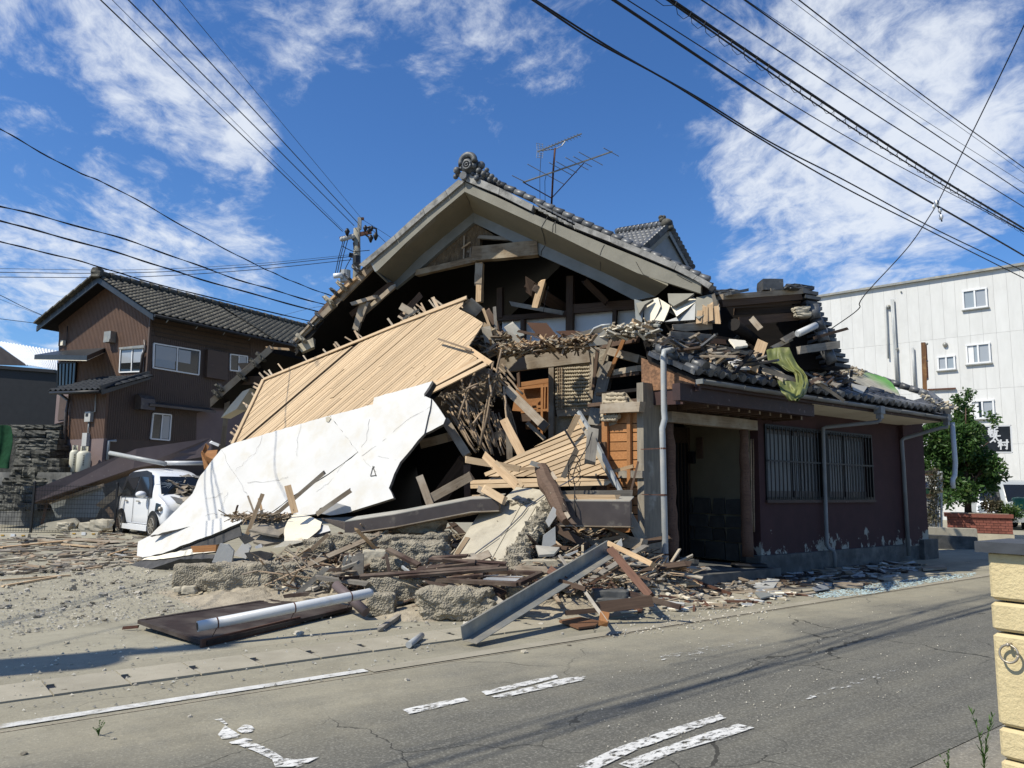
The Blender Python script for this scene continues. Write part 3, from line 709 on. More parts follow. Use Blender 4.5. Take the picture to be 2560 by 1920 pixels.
wp('lower_verge_board', 'oldwood', cA, (1735, 600), (1352, 945), 17.5, 17.6, .14, .1); wp('lower_verge_board', 'newwood', cA, (1710, 588), (1860, 600), 17.5, 17.4, .05, .05)
for (x, y) in ((1420, 850), (1400, 890), (1560, 775), (1640, 690), (1680, 650)):
    o = rock('verge_tile', 'tile_moss', W(*cA(x, y), 17.6), (.24, .3, .08), x, sub=2, parent=house); o.rotation_euler = (0, .8, 0)
b = MB(); b.prism([W(*cA(*p), 17.7) for p in ((1560, 870), (1610, 850), (1520, 985), (1420, 1040), (1480, 960))], RD * .3); part(b, 'plaster_corner', 'cream')
wp('post', 'oldwood', cA, (1462, 935), (1432, 1230), 17.9, 18.0, .11, .11); wp('eave_prop', 'darkwood', cA, (1540, 800), (1690, 800), 17.8, 17.7, .2, .1); wp('eave_prop', 'atticwood', cA, (1600, 700), (1720, 880), 17.9, 17.7, .4, .1)
# lower storey front: beam, posts, mud infill, cupboards
hp('lintel', 'oldwood', cC, (705, 865), (1535, 765), .29, .12, .60, rag=.1)
hp('post', 'oldwood', cC, (1180, 880), (1178, 1545), .105, .1, .6, rag=.1); hp('post', 'oldwood', cC, (1552, 800), (1545, 1180), .07, .1, .62)
b = MB(); b.prism(pp(cC, [(1210, 850), (1540, 830), (1540, 1250), (1215, 1270)], GP(.62)), RD * .05); part(b, 'mud_infill', 'mud')
for i in range(11):                     # daub squeezed through the lattice: knobbly horizontal ropes
    y = 895 + i * 33.5; b = MB(); pts, rs = [], []
    for j in range(40):
        f = j / 39; pts.append(PL(*cC(1214 + f * 322, y - f * 14 + R.uniform(-2, 2)), GP(.59))); rs.append(.030 + .012 * math.sin(j * math.pi / 1.3) + R.uniform(-.004, .004))
    b.tube(pts, rs, 6); part(b, 'daub_row', 'mud', True)
for x in (1235, 1253, 1272): 
    b = MB(); b.tube([PL(*cC(x, 880), GP(.54)), PL(*cC(x + R.uniform(-4, 4), 1265), GP(.53))], .013, 6); part(b, 'bamboo_lath', 'bamboo')
b = MB(); b.prism(pp(cC, [(1220, 1270), (1540, 1255), (1530, 1320), (1225, 1330)], GP(.56)), RD * .2); part(b, 'sill_beam', 'oldwood')
b = MB(); b.prism(pp(cC, [(1200, 1330), (1540, 1320), (1480, 1470), (1210, 1500)], GP(.75)), RD * .1); part(b, 'mud_infill', 'mud')
b = MB(); b.prism(pp(cC, [(1530, 690), (1700, 700), (1690, 960), (1560, 1420), (1535, 1300)], GP(.8)), RD * .1); part(b, 'mud_infill', 'dirt')
hp('leaning_post', 'greywood', cC, (1700, 850), (1565, 1440), .22, .17, .35, .1, rag=.3); hp('split_stud', 'brownwood', cC, (1600, 720), (1560, 1080), .06, .05, .3); hp('split_stud', 'oldwood', cC, (1730, 620), (1600, 960), .05, .04, .2, .3)
hp('leaning_stick', 'cedar', cC, (1875, 545), (1700, 965), .065, .05, .0, .1, rag=.2)
# orange boarded inner wall behind the porch post
GX = (PL(1612, 1300, (P0, N1)), -E1)
for i in range(13):
    y = -8 + i * 84; bb = [(1705, y), (2012, y - 6), (2025, y + 68), (1712, y + 76)] if i else [(1700, -90), (2010, -90), (2012, 62), (1705, 70)]
    b = MB(); b.prism(pp(cD, bb, GX), E1 * .02); o = part(b, 'wall_board', 'cedar')
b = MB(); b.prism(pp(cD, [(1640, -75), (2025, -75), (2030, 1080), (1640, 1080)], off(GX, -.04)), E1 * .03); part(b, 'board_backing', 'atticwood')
for x0, w in ((1893, .07), (1672, .12)):
    b = MB(); q = [PL(*cD(x0, -60), off(GX, .03)), PL(*cD(x0 + 5, 1050), off(GX, .03))]; b.beam(q[0], q[1], w, .05, -E1); part(b, 'wall_stud', 'cedar')
for (p, m) in (((1640, 240, 1640, 900), 'brownwood'),):
    b = MB(); q = [PL(*cD(p[0], p[1]), off(GX, .06)), PL(*cD(p[2], p[3]), off(GX, .06))]; b.beam(q[0], q[1], .2, .05, -E1); part(b, 'wall_stud', m)
b = MB(); b.prism(pp(cD, [(1790, 500), (2012, 505), (2012, 572), (1790, 570)], off(GX, .05)), E1 * .04); part(b, 'wall_rail', 'greywood')
# broken mud wall ledge above it
for i, (x0, x1, y) in enumerate(((1690, 1850, 1130), (1680, 1862, 1165), (1660, 1870, 1200), (1650, 1990, 1235), (1640, 1800, 1330), (1640, 1780, 1360))):
    b = MB(); pts, rs = [], []
    for j in range(18): pts.append(PL(*cC(x0 + (x1 - x0) * j / 17, y + R.uniform(-4, 4)), off(GX, .1))); rs.append(.034 + R.uniform(-.012, .012))
    b.tube(pts, rs, 7); part(b, 'daub_row', 'mud', True)
b = MB(); b.prism(pp(cC, [(1640, 1120), (1850, 1110), (1900, 1180), (1990, 1230), (1990, 1280), (1780, 1300), (1770, 1400), (1640, 1440)], off(GX, .02)), E1 * .03); part(b, 'mud_infill', 'mud')
plank('ledge_beam', 'oldwood', PL(*cC(1640, 1262), off(GX, .14)), PL(*cC(2010, 1242), off(GX, .14)), .15, .12, house, up=-E1, rag=.2); hp('cross_rail', 'oldwood', cC, (1700, 730), (2000, 810), .14, .12, .3, -.3); hp('cross_rail', 'oldwood', cC, (1720, 935), (2000, 885), .10, .08, .2, -.3); hp('cross_rail', 'brownwood', cC, (1720, 968), (2000, 935), .05, .06, .2, -.3)
hp('cross_rail', 'brownwood', cC, (1640, 680), (1990, 610), .13, .1, .6, .1)
hp('skew_board', 'brownwood', cC, (1550, 1465), (1760, 1375), .12, .04, -.3)
# cupboard
for pts, m in ((((860, 1020), (1155, 985), (1155, 1450), (780, 1450)), 'cedar'),):
    b = MB(); b.prism(pp(cC, pts, GP(1.6)), RD * .04); part(b, 'cupboard_back', m)
for (a, c, w) in (((880, 1040), (1150, 1000), .09), ((890, 1075), (1150, 1050), .04), ((1092, 1040), (1088, 1500), .05), ((1120, 1060), (1115, 1260), .03), ((1150, 1040), (1146, 1290), .04), ((930, 1245), (1088, 1240), .05), ((1090, 1275), (1155, 1270), .05), ((810, 1300), (1080, 1275), .05), ((800, 1350), (990, 1340), .16)):
    hp('cupboard_frame', 'cedar' if w < .15 else 'brownwood', cC, a, c, w, .05, 1.5, rag=.05)
hp('stud', 'brownwood', cC, (872, 935), (880, 1060), .06, .06, 1.2)
# ------------------------------------------------------------------ road-side annex
FP = (P0, N1)
def FS(u, v, t=0.0):
    p = PL(u, v, off(FP, t)); return ST(p)[0], p.z
annex = empty('entrance_annex', RW(0, 0), 'low maroon annex in shade along the road with barred windows and damaged tiled roof', 'house')
def ap(mb, name, m, smooth=False): return mb.build(name, m, annex, smooth=smooth)
def fbox(name, m, s0, s1, t0, t1, z0, z1, parent=None):
    b = MB(); b.frame(RW((s0 + s1) / 2, (t0 + t1) / 2, (z0 + z1) / 2), E1 * (s1 - s0) / 2, N1 * (t1 - t0) / 2, Z * (z1 - z0) / 2)
    return b.build(name, m, parent or annex)
def peel_mat():
    m = mat('maroon_stucco', (.062, .029, .029), (.049, .024, .024), scale=3, rough=.9, bump=.5, bscale=120, bdist=.004, rnd=0)
    nt = m.node_tree; b = nt.nodes['Principled BSDF']
    co = coords(nt, 'Object', shift=False); sp = nd(nt, 'ShaderNodeSeparateXYZ'); nt.links.new(co, sp.inputs[0])
    n = noise_(nt, coords(nt, 'Object', (2, 2, 1.5), shift=False), 1.7, 9, .7)
    hgt = nd(nt, 'ShaderNodeMapRange'); hgt.inputs[1].default_value, hgt.inputs[2].default_value = .98, .40
    hgt.inputs[3].default_value, hgt.inputs[4].default_value = -.20, .05
    nt.links.new(sp.outputs[2], hgt.inputs[0])
    k = ramp(nt, math_(nt, 'ADD', n, hgt.outputs[0]), .555, .575)
    old = b.inputs['Base Color'].links[0].from_socket
    nt.links.new(mixc(nt, k, old, (.33, .32, .27)), b.inputs['Base Color']); return m
M['stucco'] = peel_mat()
sW0 = FS(*cI(850, 600))[0]; sW1 = FS(*cI(1868, 700))[0]; zT = 3.0
sw0, sw1 = FS(*cI(890, 500))[0], FS(*cI(1552, 500))[0]
zw1 = (FS(*cI(890, 285))[1] + FS(*cI(1545, 322))[1]) / 2; zw0 = (FS(*cI(900, 718))[1] + FS(*cI(1555, 725))[1]) / 2
b = MB()
def fb(b, s0, s1, t0, t1, z0, z1): b.frame(RW((s0 + s1) / 2, (t0 + t1) / 2, (z0 + z1) / 2), E1 * (s1 - s0) / 2, N1 * (t1 - t0) / 2, Z * (z1 - z0) / 2)
fb(b, sW0, sw0, -.16, 0, .3, zT); fb(b, sw1, sW1, -.16, 0, .3, zT); fb(b, sw0, sw1, -.16, 0, .3, zw0); fb(b, sw0, sw1, -.16, 0, zw1, zT)
ap(b, 'wall', 'stucco')
fbox('corner_pilaster', 'stucco', FS(*cI(1740, 600))[0], sW1 + .02, .003, .10, .3, zT)
fbox('window_ledge', 'maroonwood', sw0 - .05, sw1 + .05, .003, .05, zw0 - .07, zw0 - .02)
fbox('end_wall', 'stucco', sW1 - .14, sW1 - .002, -4.5, -.165, .3, zT); fbox('rear_wall', 'atticwood', FS(1640, 1300)[0] + .3, sW1, -4.6, -4.5, 0, zT)
fbox('foundation', 'foundcon', FS(*cI(830, 1090))[0], sW1 + .22, -.2, .09, -.1, .335); fbox('foundation', 'foundcon', sW1 - .45, sW1 + .24, -.2, .2, -.1, .42)
fbox('inner_room_wall', 'black', sw0 - .1, sw1 + .1, -.75, -.7, .4, zT)
# barred window: frosted lattice sashes behind steel bars
win = fbox('window', 'black', sw0, sw1, -.14, -.125, zw0, zw1)
ws = sw1 - sw0
M['barpane'] = mat('dusty_frosted_glass', (.165, .168, .168), (.135, .137, .138), scale=3, rough=.4, bump=0, rnd=.04)
for k, (a, c) in enumerate(((.02, .255), (.275, .50), (.565, .745), (.765, .985))):
    x0, x1 = sw0 + a * ws, sw0 + c * ws
    n = 7
    for i in range(n + 1):
        w = (x1 - x0) / n; q_ = x0 + i * w; b = MB(); b.beam(RW(q_, .055, zw0 - .01), RW(q_, .055, zw1 + .02), .02, .014, N1); b.build('bar', 'black', win)
        if i == n: break
        b = MB(); fb(b, x0 + i * w + .014, x0 + (i + 1) * w - .014, -.122, -.11, zw0 + .14, zw1 - .10); b.build('pane', 'barpane', win)
    for (z0, z1) in ((zw0 + .02, zw0 + .14), (zw1 - .1, zw1 - .02)):
        b = MB(); fb(b, x0, x1, -.121, -.09, z0, z1); b.build('sash_rail', 'brownmetal', win)
fr = MB()
for (s0, s1, z0, z1) in ((sw0 - .03, sw1 + .03, zw1 - .02, zw1 + .05), (sw0 - .03, sw1 + .03, zw0 - .02, zw0 + .03), (sw0 - .03, sw0 + .02, zw0, zw1), (sw1 - .02, sw1 + .03, zw0, zw1)): fb(fr, s0, s1, -.08, .03, z0, z1)
fb(fr, sw0 + .505 * ws, sw0 + .56 * ws, -.08, .0, zw0, zw1); fr.build('window_frame', 'black', win)
for z in ((zw0 * .47 + zw1 * .53),):
    b = MB(); b.beam(RW(sw0, .055, z), RW(sw1, .055, z), .03, .012, N1); b.build('bar', 'black', win)
# porch
M['postcon'] = mat('stained_post_render', (.27, .235, .18), (.17, .15, .12), scale=3, stretch=(5, 5, .7), bump=.3, rnd=0, c3=(.36, .34, .29), c3scale=2, c3lo=.6, c3hi=.7)
sP0 = FS(1611, 1300)[0]; sP1 = FS(1655, 1300)[0]
fbox('porch_post', 'postcon', sP0, sP1 + .02, -.13, 0, .2, 3.05)
fbox('post_footing', 'rubcon', sP0 - .05, sP1 + .1, -.4, .14, -.1, .23)
M['duskplaster'] = mat('sand_plaster', (.20, .17, .11), (.165, .14, .09), scale=2, bump=.3, bscale=100, rnd=0)
tb = -1.50
sd0, sd1 = FS(*cI(298, 600), tb)[0], FS(*cI(408, 600), tb)[0]; sr1 = FS(*cI(735, 600), tb)[0]
fbox('porch_wall', 'duskplaster', sd1, sW0 + .1, tb - .1, tb, .2, 3.0)
fbox('porch_return', 'duskplaster', sW0 - .02, sW0 + .14, tb, -.165, .2, zT)
door = fbox('door', 'darkwood', sd0 - .5, sd1, tb - .06, tb - .01, .2, 2.6)
for i in range(5): 
    b = MB(); x = sd0 + (sd1 - sd0) * (i + .5) / 5; fb(b, x - .02, x + .02, tb - .009, tb + .015, .25, 2.3); b.build('door_slat', 'black', door)
fbox('door_frame', 'brownwood', sd1 - .002, sd1 + .06, tb + .002, tb + .04, .2, 2.6)
fbox('porch_side_wall', 'atticwood', sP0 + .08, sP0 + .12, tb - .1, -.14, .2, 2.45); fbox('porch_ceiling', 'brownwood', sP0 + .3, sW0, tb, -.02, 2.80, 2.86)
# stone cladding, piece by piece
M['cladding'] = mat('rough_cladding_stone', (.06, .057, .05), (.036, .034, .03), scale=4, bump=.8, bscale=12, rnd=.3)
z = .2; row = 0
while z < 1.25:
    h = R.uniform(.22, .34); x = tb - (.2 if row % 2 else 0)
    while x < -.2:
        w = R.uniform(.26, .5); x0 = max(x, tb + .01); x1 = min(x + w, -.18)
        if x1 - x0 > .06:
            c = [(x0 + .012, z + .012), ((x0 + x1) / 2, z + .012 + R.uniform(-.02, .02)), (x1 - .012, z + .012), (x1 - .012 - R.uniform(0, .03), z + h - .01), (x0 + .012 + R.uniform(0, .05), z + h - R.uniform(.0, .04))]
            b = MB(); b.prism([RW(sW0 - .06, a, zz_) for a, zz_ in c], E1 * .035); ap(b, 'stone', 'cladding')
        x += w
    z += h; row += 1
PW = (RW(sW0 - .02, 0), -E1)
for nm_, m_, x0, x1, y0, y1, d_ in (('meter_box', 'black', 420, 450, 425, 500, .08), ('name_plate', 'brownwood', 462, 496, 335, 470, .03)):
    a, c = PL(*cI(x0, y1), PW), PL(*cI(x1, y0), PW); fbox(nm_, m_, sW0 - .022 - d_, sW0 - .022, ST(a)[1], ST(c)[1], a.z, c.z)
def log(name, c0, c1, r, t, m='brownwood', wig=.02):
    a, c = PL(*cI(*c0), off(FP, t)), PL(*cI(*c1), off(FP, t)); b = MB(); pts, rs = [], []
    for i in range(13): pts.append(a.lerp(c, i / 12) + E1 * R.uniform(-wig, wig)); rs.append(r * (1 + .35 * (i / 12 - .4)) * R.uniform(.88, 1.12))
    b.tube(pts, rs, 9); return ap(b, name, m, True)
M['logwood'] = wood('knotty_log', (.15, .085, .055), (.09, .05, .035), rnd=.1, bump=.6)
log('log_post', (286, 245), (305, 1110), .085, -.05, 'logwood', .03); log('log_post', (750, 285), (778, 1085), .085, -.02, 'logwood', .02)
for x in (783, 797, 812): log('bamboo_rail', (x, 345), (x + 6, 930), .014, -.1, 'bamboo', .004)
s_a = FS(*cI(195, 1240), .45)[0]; s_b = FS(*cI(985, 1170), .45)[0]
fbox('porch_step', 'foundcon', sP0 + .02, FS(*cI(980, 1180), .4)[0], tb, .42, -.1, .17)
o = rock('step_stone', 'foundcon', RW(sP1 + .45, .1, .27), (.3, .3, .24), 5, sub=2, parent=annex)
a, c = PL(*cE(280, 910), off(FP, .02)), PL(*cE(818, 965), off(FP, .02)); plank('porch_lintel', 'oldwood', a, c, .17, .14, annex, up=N1, rag=.02)
# eave: fascia, rafters, soffit, gutter
TG = .92
gl, gr = PL(*cE(478, 672), off(FP, TG)), PL(*cE(2015, 912), off(FP, TG)); gz = (gl.z + gr.z) / 2
sg0, sg1 = ST(gl)[0], ST(gr)[0]
print('gutter', gl, gr)
def gutter(name, p0, p1, r=.06, lid=True):
    d = (p1 - p0).normalized(); sd = d.cross(Z).normalized(); vs, fs = [], []; n = 8
    for p in (p0, p1):
        for rr in (r, r - .008):
            for i in range(n + 1):
                th = math.pi * i / n; vs.append(p + sd * (rr * math.cos(th)) - Z * (rr * math.sin(th)))
    k = n + 1
    for i in range(n): fs += [(i, i + 1, 2 * k + i + 1, 2 * k + i), (k + i, 3 * k + i, 3 * k + i + 1, k + i + 1), (i, k + i, k + i + 1, i + 1), (2 * k + i, 2 * k + i + 1, 3 * k + i + 1, 3 * k + i)]
    fs += [(0, 2 * k, 3 * k, k), (n, k + n, 3 * k + n, 2 * k + n)]
    b = MB(); b.add(vs, fs); return ap(b, name, 'gutter', True)
for i in range(8):
    f0, f1 = i / 8, (i + 1) / 8; gutter('gutter_length', RW(sg0 + (sg1 - sg0) * f0, TG, gz - .004 * (i % 2)), RW(sg0 + (sg1 - sg0) * f1 - .01, TG, gz - .004 * (i % 2)))
b = MB(); b.frame(RW(sg0 - .01, TG, gz - .03), E1 * .012, N1 * .062, Z * .035); ap(b, 'gutter_end', 'steel')
gutter('gutter_length', RW(sg1 + .02, TG - .05, gz + .02), RW(sg1 + .06, -1.2, gz + .02))
# roof plane
vt = PL(*cE(105, 505), (RW(sg0 + .05, 0), -E1)); e0 = RW(sg0, TG - .05, gz + .06)
vt_t = ST(vt); slope = (vt.z - e0.z) / max(.3, (TG - .05 - vt_t[1])); print('annex roof', vt_t, vt.z, slope)
slope = min(max(slope, .3), .6)
UPV = (-N1 + Z * slope).normalized(); NMV = (N1 * slope + Z).normalized()
RPL = (e0, NMV)
def RO(c, x, y, k=0.1): return PL(*c(x, y), off(RPL, k))
fbox('fascia', 'maroonwood', sg0 + .02, sg1 + .05, TG - .11, TG - .07, gz - .10, gz + .05)
fbox('eave_beam', 'maroonwood', sg0 - .28, FS(*cE(1175, 860), TG - .2)[0], TG - .28, TG - .14, FS(*cE(700, 815), TG - .2)[1] - .09, FS(*cE(700, 760), TG - .2)[1] + .02)
for i in range(10):
    x, y = 525 + (1115 - 525) * i / 9, 835 + (915 - 835) * i / 9
    s, zz_ = FS(*cE(x, y), .55); fbox('rafter', 'brownwood', s - .03, s + .03, -.02, .55, zz_ - .04, zz_ + .05); fbox('rafter_tip', 'oldwood', s - .018, s + .018, .551, .556, zz_ - .04, zz_ + .05)
ss0 = FS(*cE(1180, 860), TG - .15)[0]
b = MB(); b.prism([RW(ss0, TG - .12, gz - .105), RW(sg1 + .05, TG - .12, gz - .105), RW(sg1 + .05, 0.005, gz - .135), RW(ss0, .005, gz - .135)], Z * .02); ap(b, 'soffit', 'cream')
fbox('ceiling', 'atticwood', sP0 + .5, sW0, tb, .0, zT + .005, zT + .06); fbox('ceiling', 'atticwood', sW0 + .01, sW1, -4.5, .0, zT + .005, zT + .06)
# roof deck and tiles
DW = 3.2; deck0 = RW(sg0, 0)
def RP(a, bb, k=0): return e0 + E1 * a + UPV * bb + NMV * k
LR = sg1 - sg0 + .15
b = MB(); b.prism([RP(0, 0, -.02), RP(LR, 0, -.02), RP(LR, DW, -.02), RP(2.2, DW, -.02), RP(0, .98, -.02)], -NMV * .06); ap(b, 'roof_deck', 'atticwood')
def px(P):
    d = P - EYE; zc = d.dot(_fw); return 1280 + F * d.dot(_rt) / zc, 960 - F * d.dot(_up) / zc
def inside(p, poly):
    x, y = p; r = False; j = len(poly) - 1
    for i in range(len(poly)):
        if (poly[i][1] > y) != (poly[j][1] > y) and x < (poly[j][0] - poly[i][0]) * (y - poly[i][1]) / (poly[j][1] - poly[i][1]) + poly[i][0]: r = not r
        j = i
    return r
tme = {k: pan_tile('roof_tile', m) for k, m in (('a', 'tile'), ('b', 'tile_dark'))}
for i in range(int(LR / .27)):
    for j in range(11):
        p = RP(.14 + i * .27, .12 + j * .245, .03); u, v = px(p)
        fx = i * .27 / LR
        if .12 + j * .245 > .95 + i * .27: continue
        ch_ = .15 if fx > .55 else (.45 if j > 1 else .12)
        bad = R.random() < (ch_ if j > 2 or .2 < fx < .42 else .03) and j > 0
        if bad and R.random() < .25: continue
        up, nm = UPV, NMV
        mt = frame_mtx(p + NMV * (R.uniform(0, .07) if bad else R.uniform(-.003, .003)), E1, up, nm)
        if bad: mt = mt @ Matrix.Rotation(R.uniform(-.7, .7), 4, 'Z') @ Matrix.Rotation(R.uniform(-.25, .35), 4, 'X') @ Matrix.Rotation(R.uniform(-.25, .25), 4, 'Y')
        else: mt = mt @ Matrix.Rotation(R.uniform(-.03, .03), 4, 'X')
        link('roof_tile', tme['b' if (fx > .33 and j > 0 and R.random() < .8) else 'a'], annex, mtx=mt)
# eave-end round tiles, verge tiles
for i in range(int(LR / .27) + 1):
    p = RP(.0 + i * .27, -.02, .075); b = MB(); b.tube([p, p + UPV * .26], .062, 9); ap(b, 'eave_tile', 'tile', True)
for i in range(4):
    p = RP(.16, .02 + i * .24, .13 + .01 * (i % 2)); b = MB(); b.tube([p, p + UPV * .25 + NMV * .01, p + UPV * .27], [.095, .075, .06], 12); ap(b, 'verge_tile', 'tile', True)
    p = RP(-.02, .0 + i * .24, .04); b = MB(); b.beam(p, p + UPV * .235 + NMV * .015, .11, .07, NMV); ap(b, 'verge_tile', 'tile_dark')
for i in range(3):
    p = RP(.42, .0 + i * .26, .11); b = MB(); b.tube([p, p + UPV * .27], [.08, .07], 10); ap(b, 'verge_tile', 'tile', True)
# timber verge board
b = MB(); q = [PL(*cE(*p), (RW(sg0 + .03, 0), -E1)) for p in ((108, 540), (468, 672), (470, 715), (300, 735), (112, 750))]
b.prism(q, E1 * .03); o = ap(b, 'verge_gable_board', 'burnt' if 'burnt' in M else 'cedar')
M['vergewood'] = wood('weathered_verge_cedar', (.30, .16, .085), (.11, .06, .035), rnd=.02, g=.5); o.data.materials[0] = M['vergewood']
b = MB(); q = [PL(*cE(*p), (RW(sg0 + .05, 0), -E1)) for p in ((112, 752), (470, 718), (470, 745), (370, 745), (370, 830), (160, 838), (118, 830))]; b.prism(q, E1 * .05); ap(b, 'verge_lower_board', 'maroonwood')
# hip at the far end
q0, q1 = RP(LR, -.02, .08), PL(*cE(1920, 770), off(RPL, .1)); b = MB(); b.tube([q0, q0.lerp(q1, .5) + Z * .02, q1], [.08, .09, .1], 9); ap(b, 'hip_tiles', 'tile', True)
b = MB(); hp0, hp1, hp2 = RP(LR, 0, .02), q1 - Z * .03, RW(sg1 + .5, -1.6, gz + .1); b.prism([hp0, hp1, hp2], -Z * .05); ap(b, 'hip_slope', 'tile_dark')
q2 = PL(*cE(1400, 605), off(RPL, .1))
for i in range(9):
    a = q2.lerp(q1, i / 9); c = q2.lerp(q1, (i + 1) / 9); b = MB(); b.tube([a, c], [.09, .075], 9); ap(b, 'ridge_tile', 'tile', True)
# downpipes
def pipe(name, pts, r, m='pvc', parent=annex): 
    b = MB(); b.tube(pts, r, 10); return b.build(name, m, parent, smooth=True)
t1 = .42
dp = pipe('downpipe', [RO(cE, 330, 488, .12), PL(*cE(300, 490), off(FP, t1)), PL(*cE(252, 500), off(FP, t1)), PL(*cE(248, 530), off(FP, t1)), PL(*cE(252, 870), off(FP, t1)), PL(*cE(256, 925), off(FP, t1)), PL(*cE(240, 985), off(FP, t1)), PL(*cE(242, 1030), off(FP, t1)),
      PL(*cI(262, 1170), off(FP, t1)), PL(*cI(275, 1210), off(FP, t1)), PL(*cI(340, 1220), off(FP, t1 + .05))], .045)
for (x, y) in ((245, 405), (250, 697), (258, 1070)):
    p = PL(*cI(x, y), off(FP, t1)); b = MB(); b.tube([p - Z * .012, p + Z * .012], .05, 10); b.beam(p, p - N1 * t1, .012, .012); b.build('pipe_clip', 'rust', dp)
def hopper(x, y, t): 
    p = PL(*cE(x, y), off(FP, t)); b = MB(); b.frame(p, E1 * .08, N1 * .07, Z * .07); b.frame(p - Z * .11, E1 * .05, N1 * .05, Z * .05); ap(b, 'hopper', 'gutter'); return p
h1 = hopper(1605, 868, TG + .02); pipe('downpipe', [h1 - Z * .1, h1 - Z * .19, h1 - Z * .22 - N1 * .05, PL(*cE(1270, 975), off(FP, .08)), PL(*cE(1250, 985), off(FP, .08)), PL(*cI(1250, 300), off(FP, .08)), PL(*cI(1275, 1000), off(FP, .08)), PL(*cI(1285, 1030), off(FP, .1)), PL(*cI(1315, 1048), off(FP, .16)), PL(*cI(1322, 1070), off(FP, .16)), PL(*cI(1325, 1165), off(FP, .16))], .036, 'gutter')
h2 = hopper(2025, 915, TG); pipe('downpipe', [h2 - Z * .1, h2 - Z * .2, PL(*cE(1990, 980), off(FP, TG - .1)), PL(*cE(1760, 1045), off(FP, .2)), PL(*cE(1745, 1060), off(FP, .2)), PL(*cI(1755, 500), off(FP, .2)), PL(*cI(1790, 1080), off(FP, .2))], .04, 'gutter')
hang = pipe('hanging_downpipe', [PL(*cE(2062, 945), off(FP, TG)), PL(*cE(2082, 1200), off(FP, TG)), PL(*cE(2078, 1280), off(FP, TG)), PL(*cE(2065, 1305), off(FP, TG)), PL(*cE(2068, 1360), off(FP, TG))], .05, 'pvc_white')
# ------------------------------------------------------------------ neighbouring brown house
HC = V((-12.9, 27.5, 0)); SD = V((.495, .869, 0)); G2 = V((-.869, .495, 0)); SN = V((.869, -.495, 0))
LS, LU = (HC, SN), (HC, -SD)
LL = off(LU, 1.56)
nb = empty('brown_house', HC, 'brown two storey house with corrugated siding and dark tiled roof on the stone terrace', 'house')
def np_(mb, name, m, smooth=False): return mb.build(name, m, nb, smooth=smooth)
def siding(name, c1, c2):
    m = mat(name, c1, c2, scale=2.5, rough=.6, bump=.1, rnd=.03, c3=[x * 1.5 for x in c1], c3scale=3, c3lo=.6, c3hi=.85); return m
M['siding'] = siding('brown_siding', (.125, .072, .047), (.10, .058, .039)); M['siding_shaded'] = siding('shaded_brown_siding', (.085, .056, .042), (.07, .047, .036))  # darker copy carries the shade of the side walls in its colour
M['pinkwall'] = mat('mauve_render', (.19, .14, .13), (.16, .12, .115), scale=2, bump=.2, rnd=0)
M['bluemetal'] = mat('blue_black_flashing', (.028, .032, .037), (.02, .023, .027), scale=4, rough=.4, bump=.05, rnd=.04)
def ribs(name, m, pts, pl, axis, pitch=.085):
    """siding sheet with standing ribs, clipped to a polygon on a plane"""
    P = [PL(*cA(*p), pl) for p in pts]; n = pl[1]
    b = MB(); b.prism(P, -n * .08); o = np_(b, 'wall', m)
    q = [((p - HC).dot(axis), p.z) for p in P]; lo, hi = min(x for x, _ in q), max(x for x, _ in q)
    base = P[0] - axis * q[0][0] - Z * P[0].z; b = MB(); x = lo + pitch / 2
    while x < hi:
        ys = []
        for i in range(len(q)):
            (xa, ya), (xb, yb) = q[i], q[(i + 1) % len(q)]
            if (xa > x) != (xb > x): ys.append(ya + (yb - ya) * (x - xa) / (xb - xa))
        ys.sort()
        for k in range(0, len(ys) - 1, 2):
            a, c = base + axis * x + Z * ys[k], base + axis * x + Z * ys[k + 1]
            b.beam(a + n * .003, c + n * .003, .03, .016, n)
        x += pitch
    o2 = b.build('siding_ribs', m, nb); o2['kind'] = 'stuff'; return o
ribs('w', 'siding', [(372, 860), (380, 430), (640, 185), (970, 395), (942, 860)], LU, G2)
ribs('w', 'siding_shaded', [(935, 860), (968, 395), (2000, 600), (2000, 1020), (1345, 985), (940, 930)], LS, SD)
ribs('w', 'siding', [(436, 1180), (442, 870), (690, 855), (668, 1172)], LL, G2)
ribs('w', 'siding_shaded', [(668, 1172), (690, 845), (945, 790), (1300, 1000), (1265, 1010), (1262, 1205)], LS, SD)
for pts, pl, m in (([(415, 1400), (436, 1180), (668, 1172), (645, 1400)], LL, 'pinkwall'), ([(645, 1400), (668, 1172), (1262, 1205), (1560, 1230), (1560, 1420)], LS, 'siding_shaded'), ([(1262, 1205), (1265, 975), (1850, 1000), (1850, 1250)], off(LS, -.05), 'pinkwall')):
    b = MB(); b.prism([PL(*cA(*p), pl) for p in pts], -pl[1] * .12); np_(b, 'wall', m)
b = MB(); b.prism([PL(*cA(*p), off(LS, .02)) for p in ((972, 400), (1612, 520), (1608, 645), (1005, 515))], -SN * .05); np_(b, 'boarded_band', 'darkwood')
for i in range(4):
    b = MB(); b.beam(PL(*cA(975, 425 + i * 28), off(LS, .03)), PL(*cA(1610, 545 + i * 28), off(LS, .03)), .012, .012); np_(b, 'board_lap', 'black')
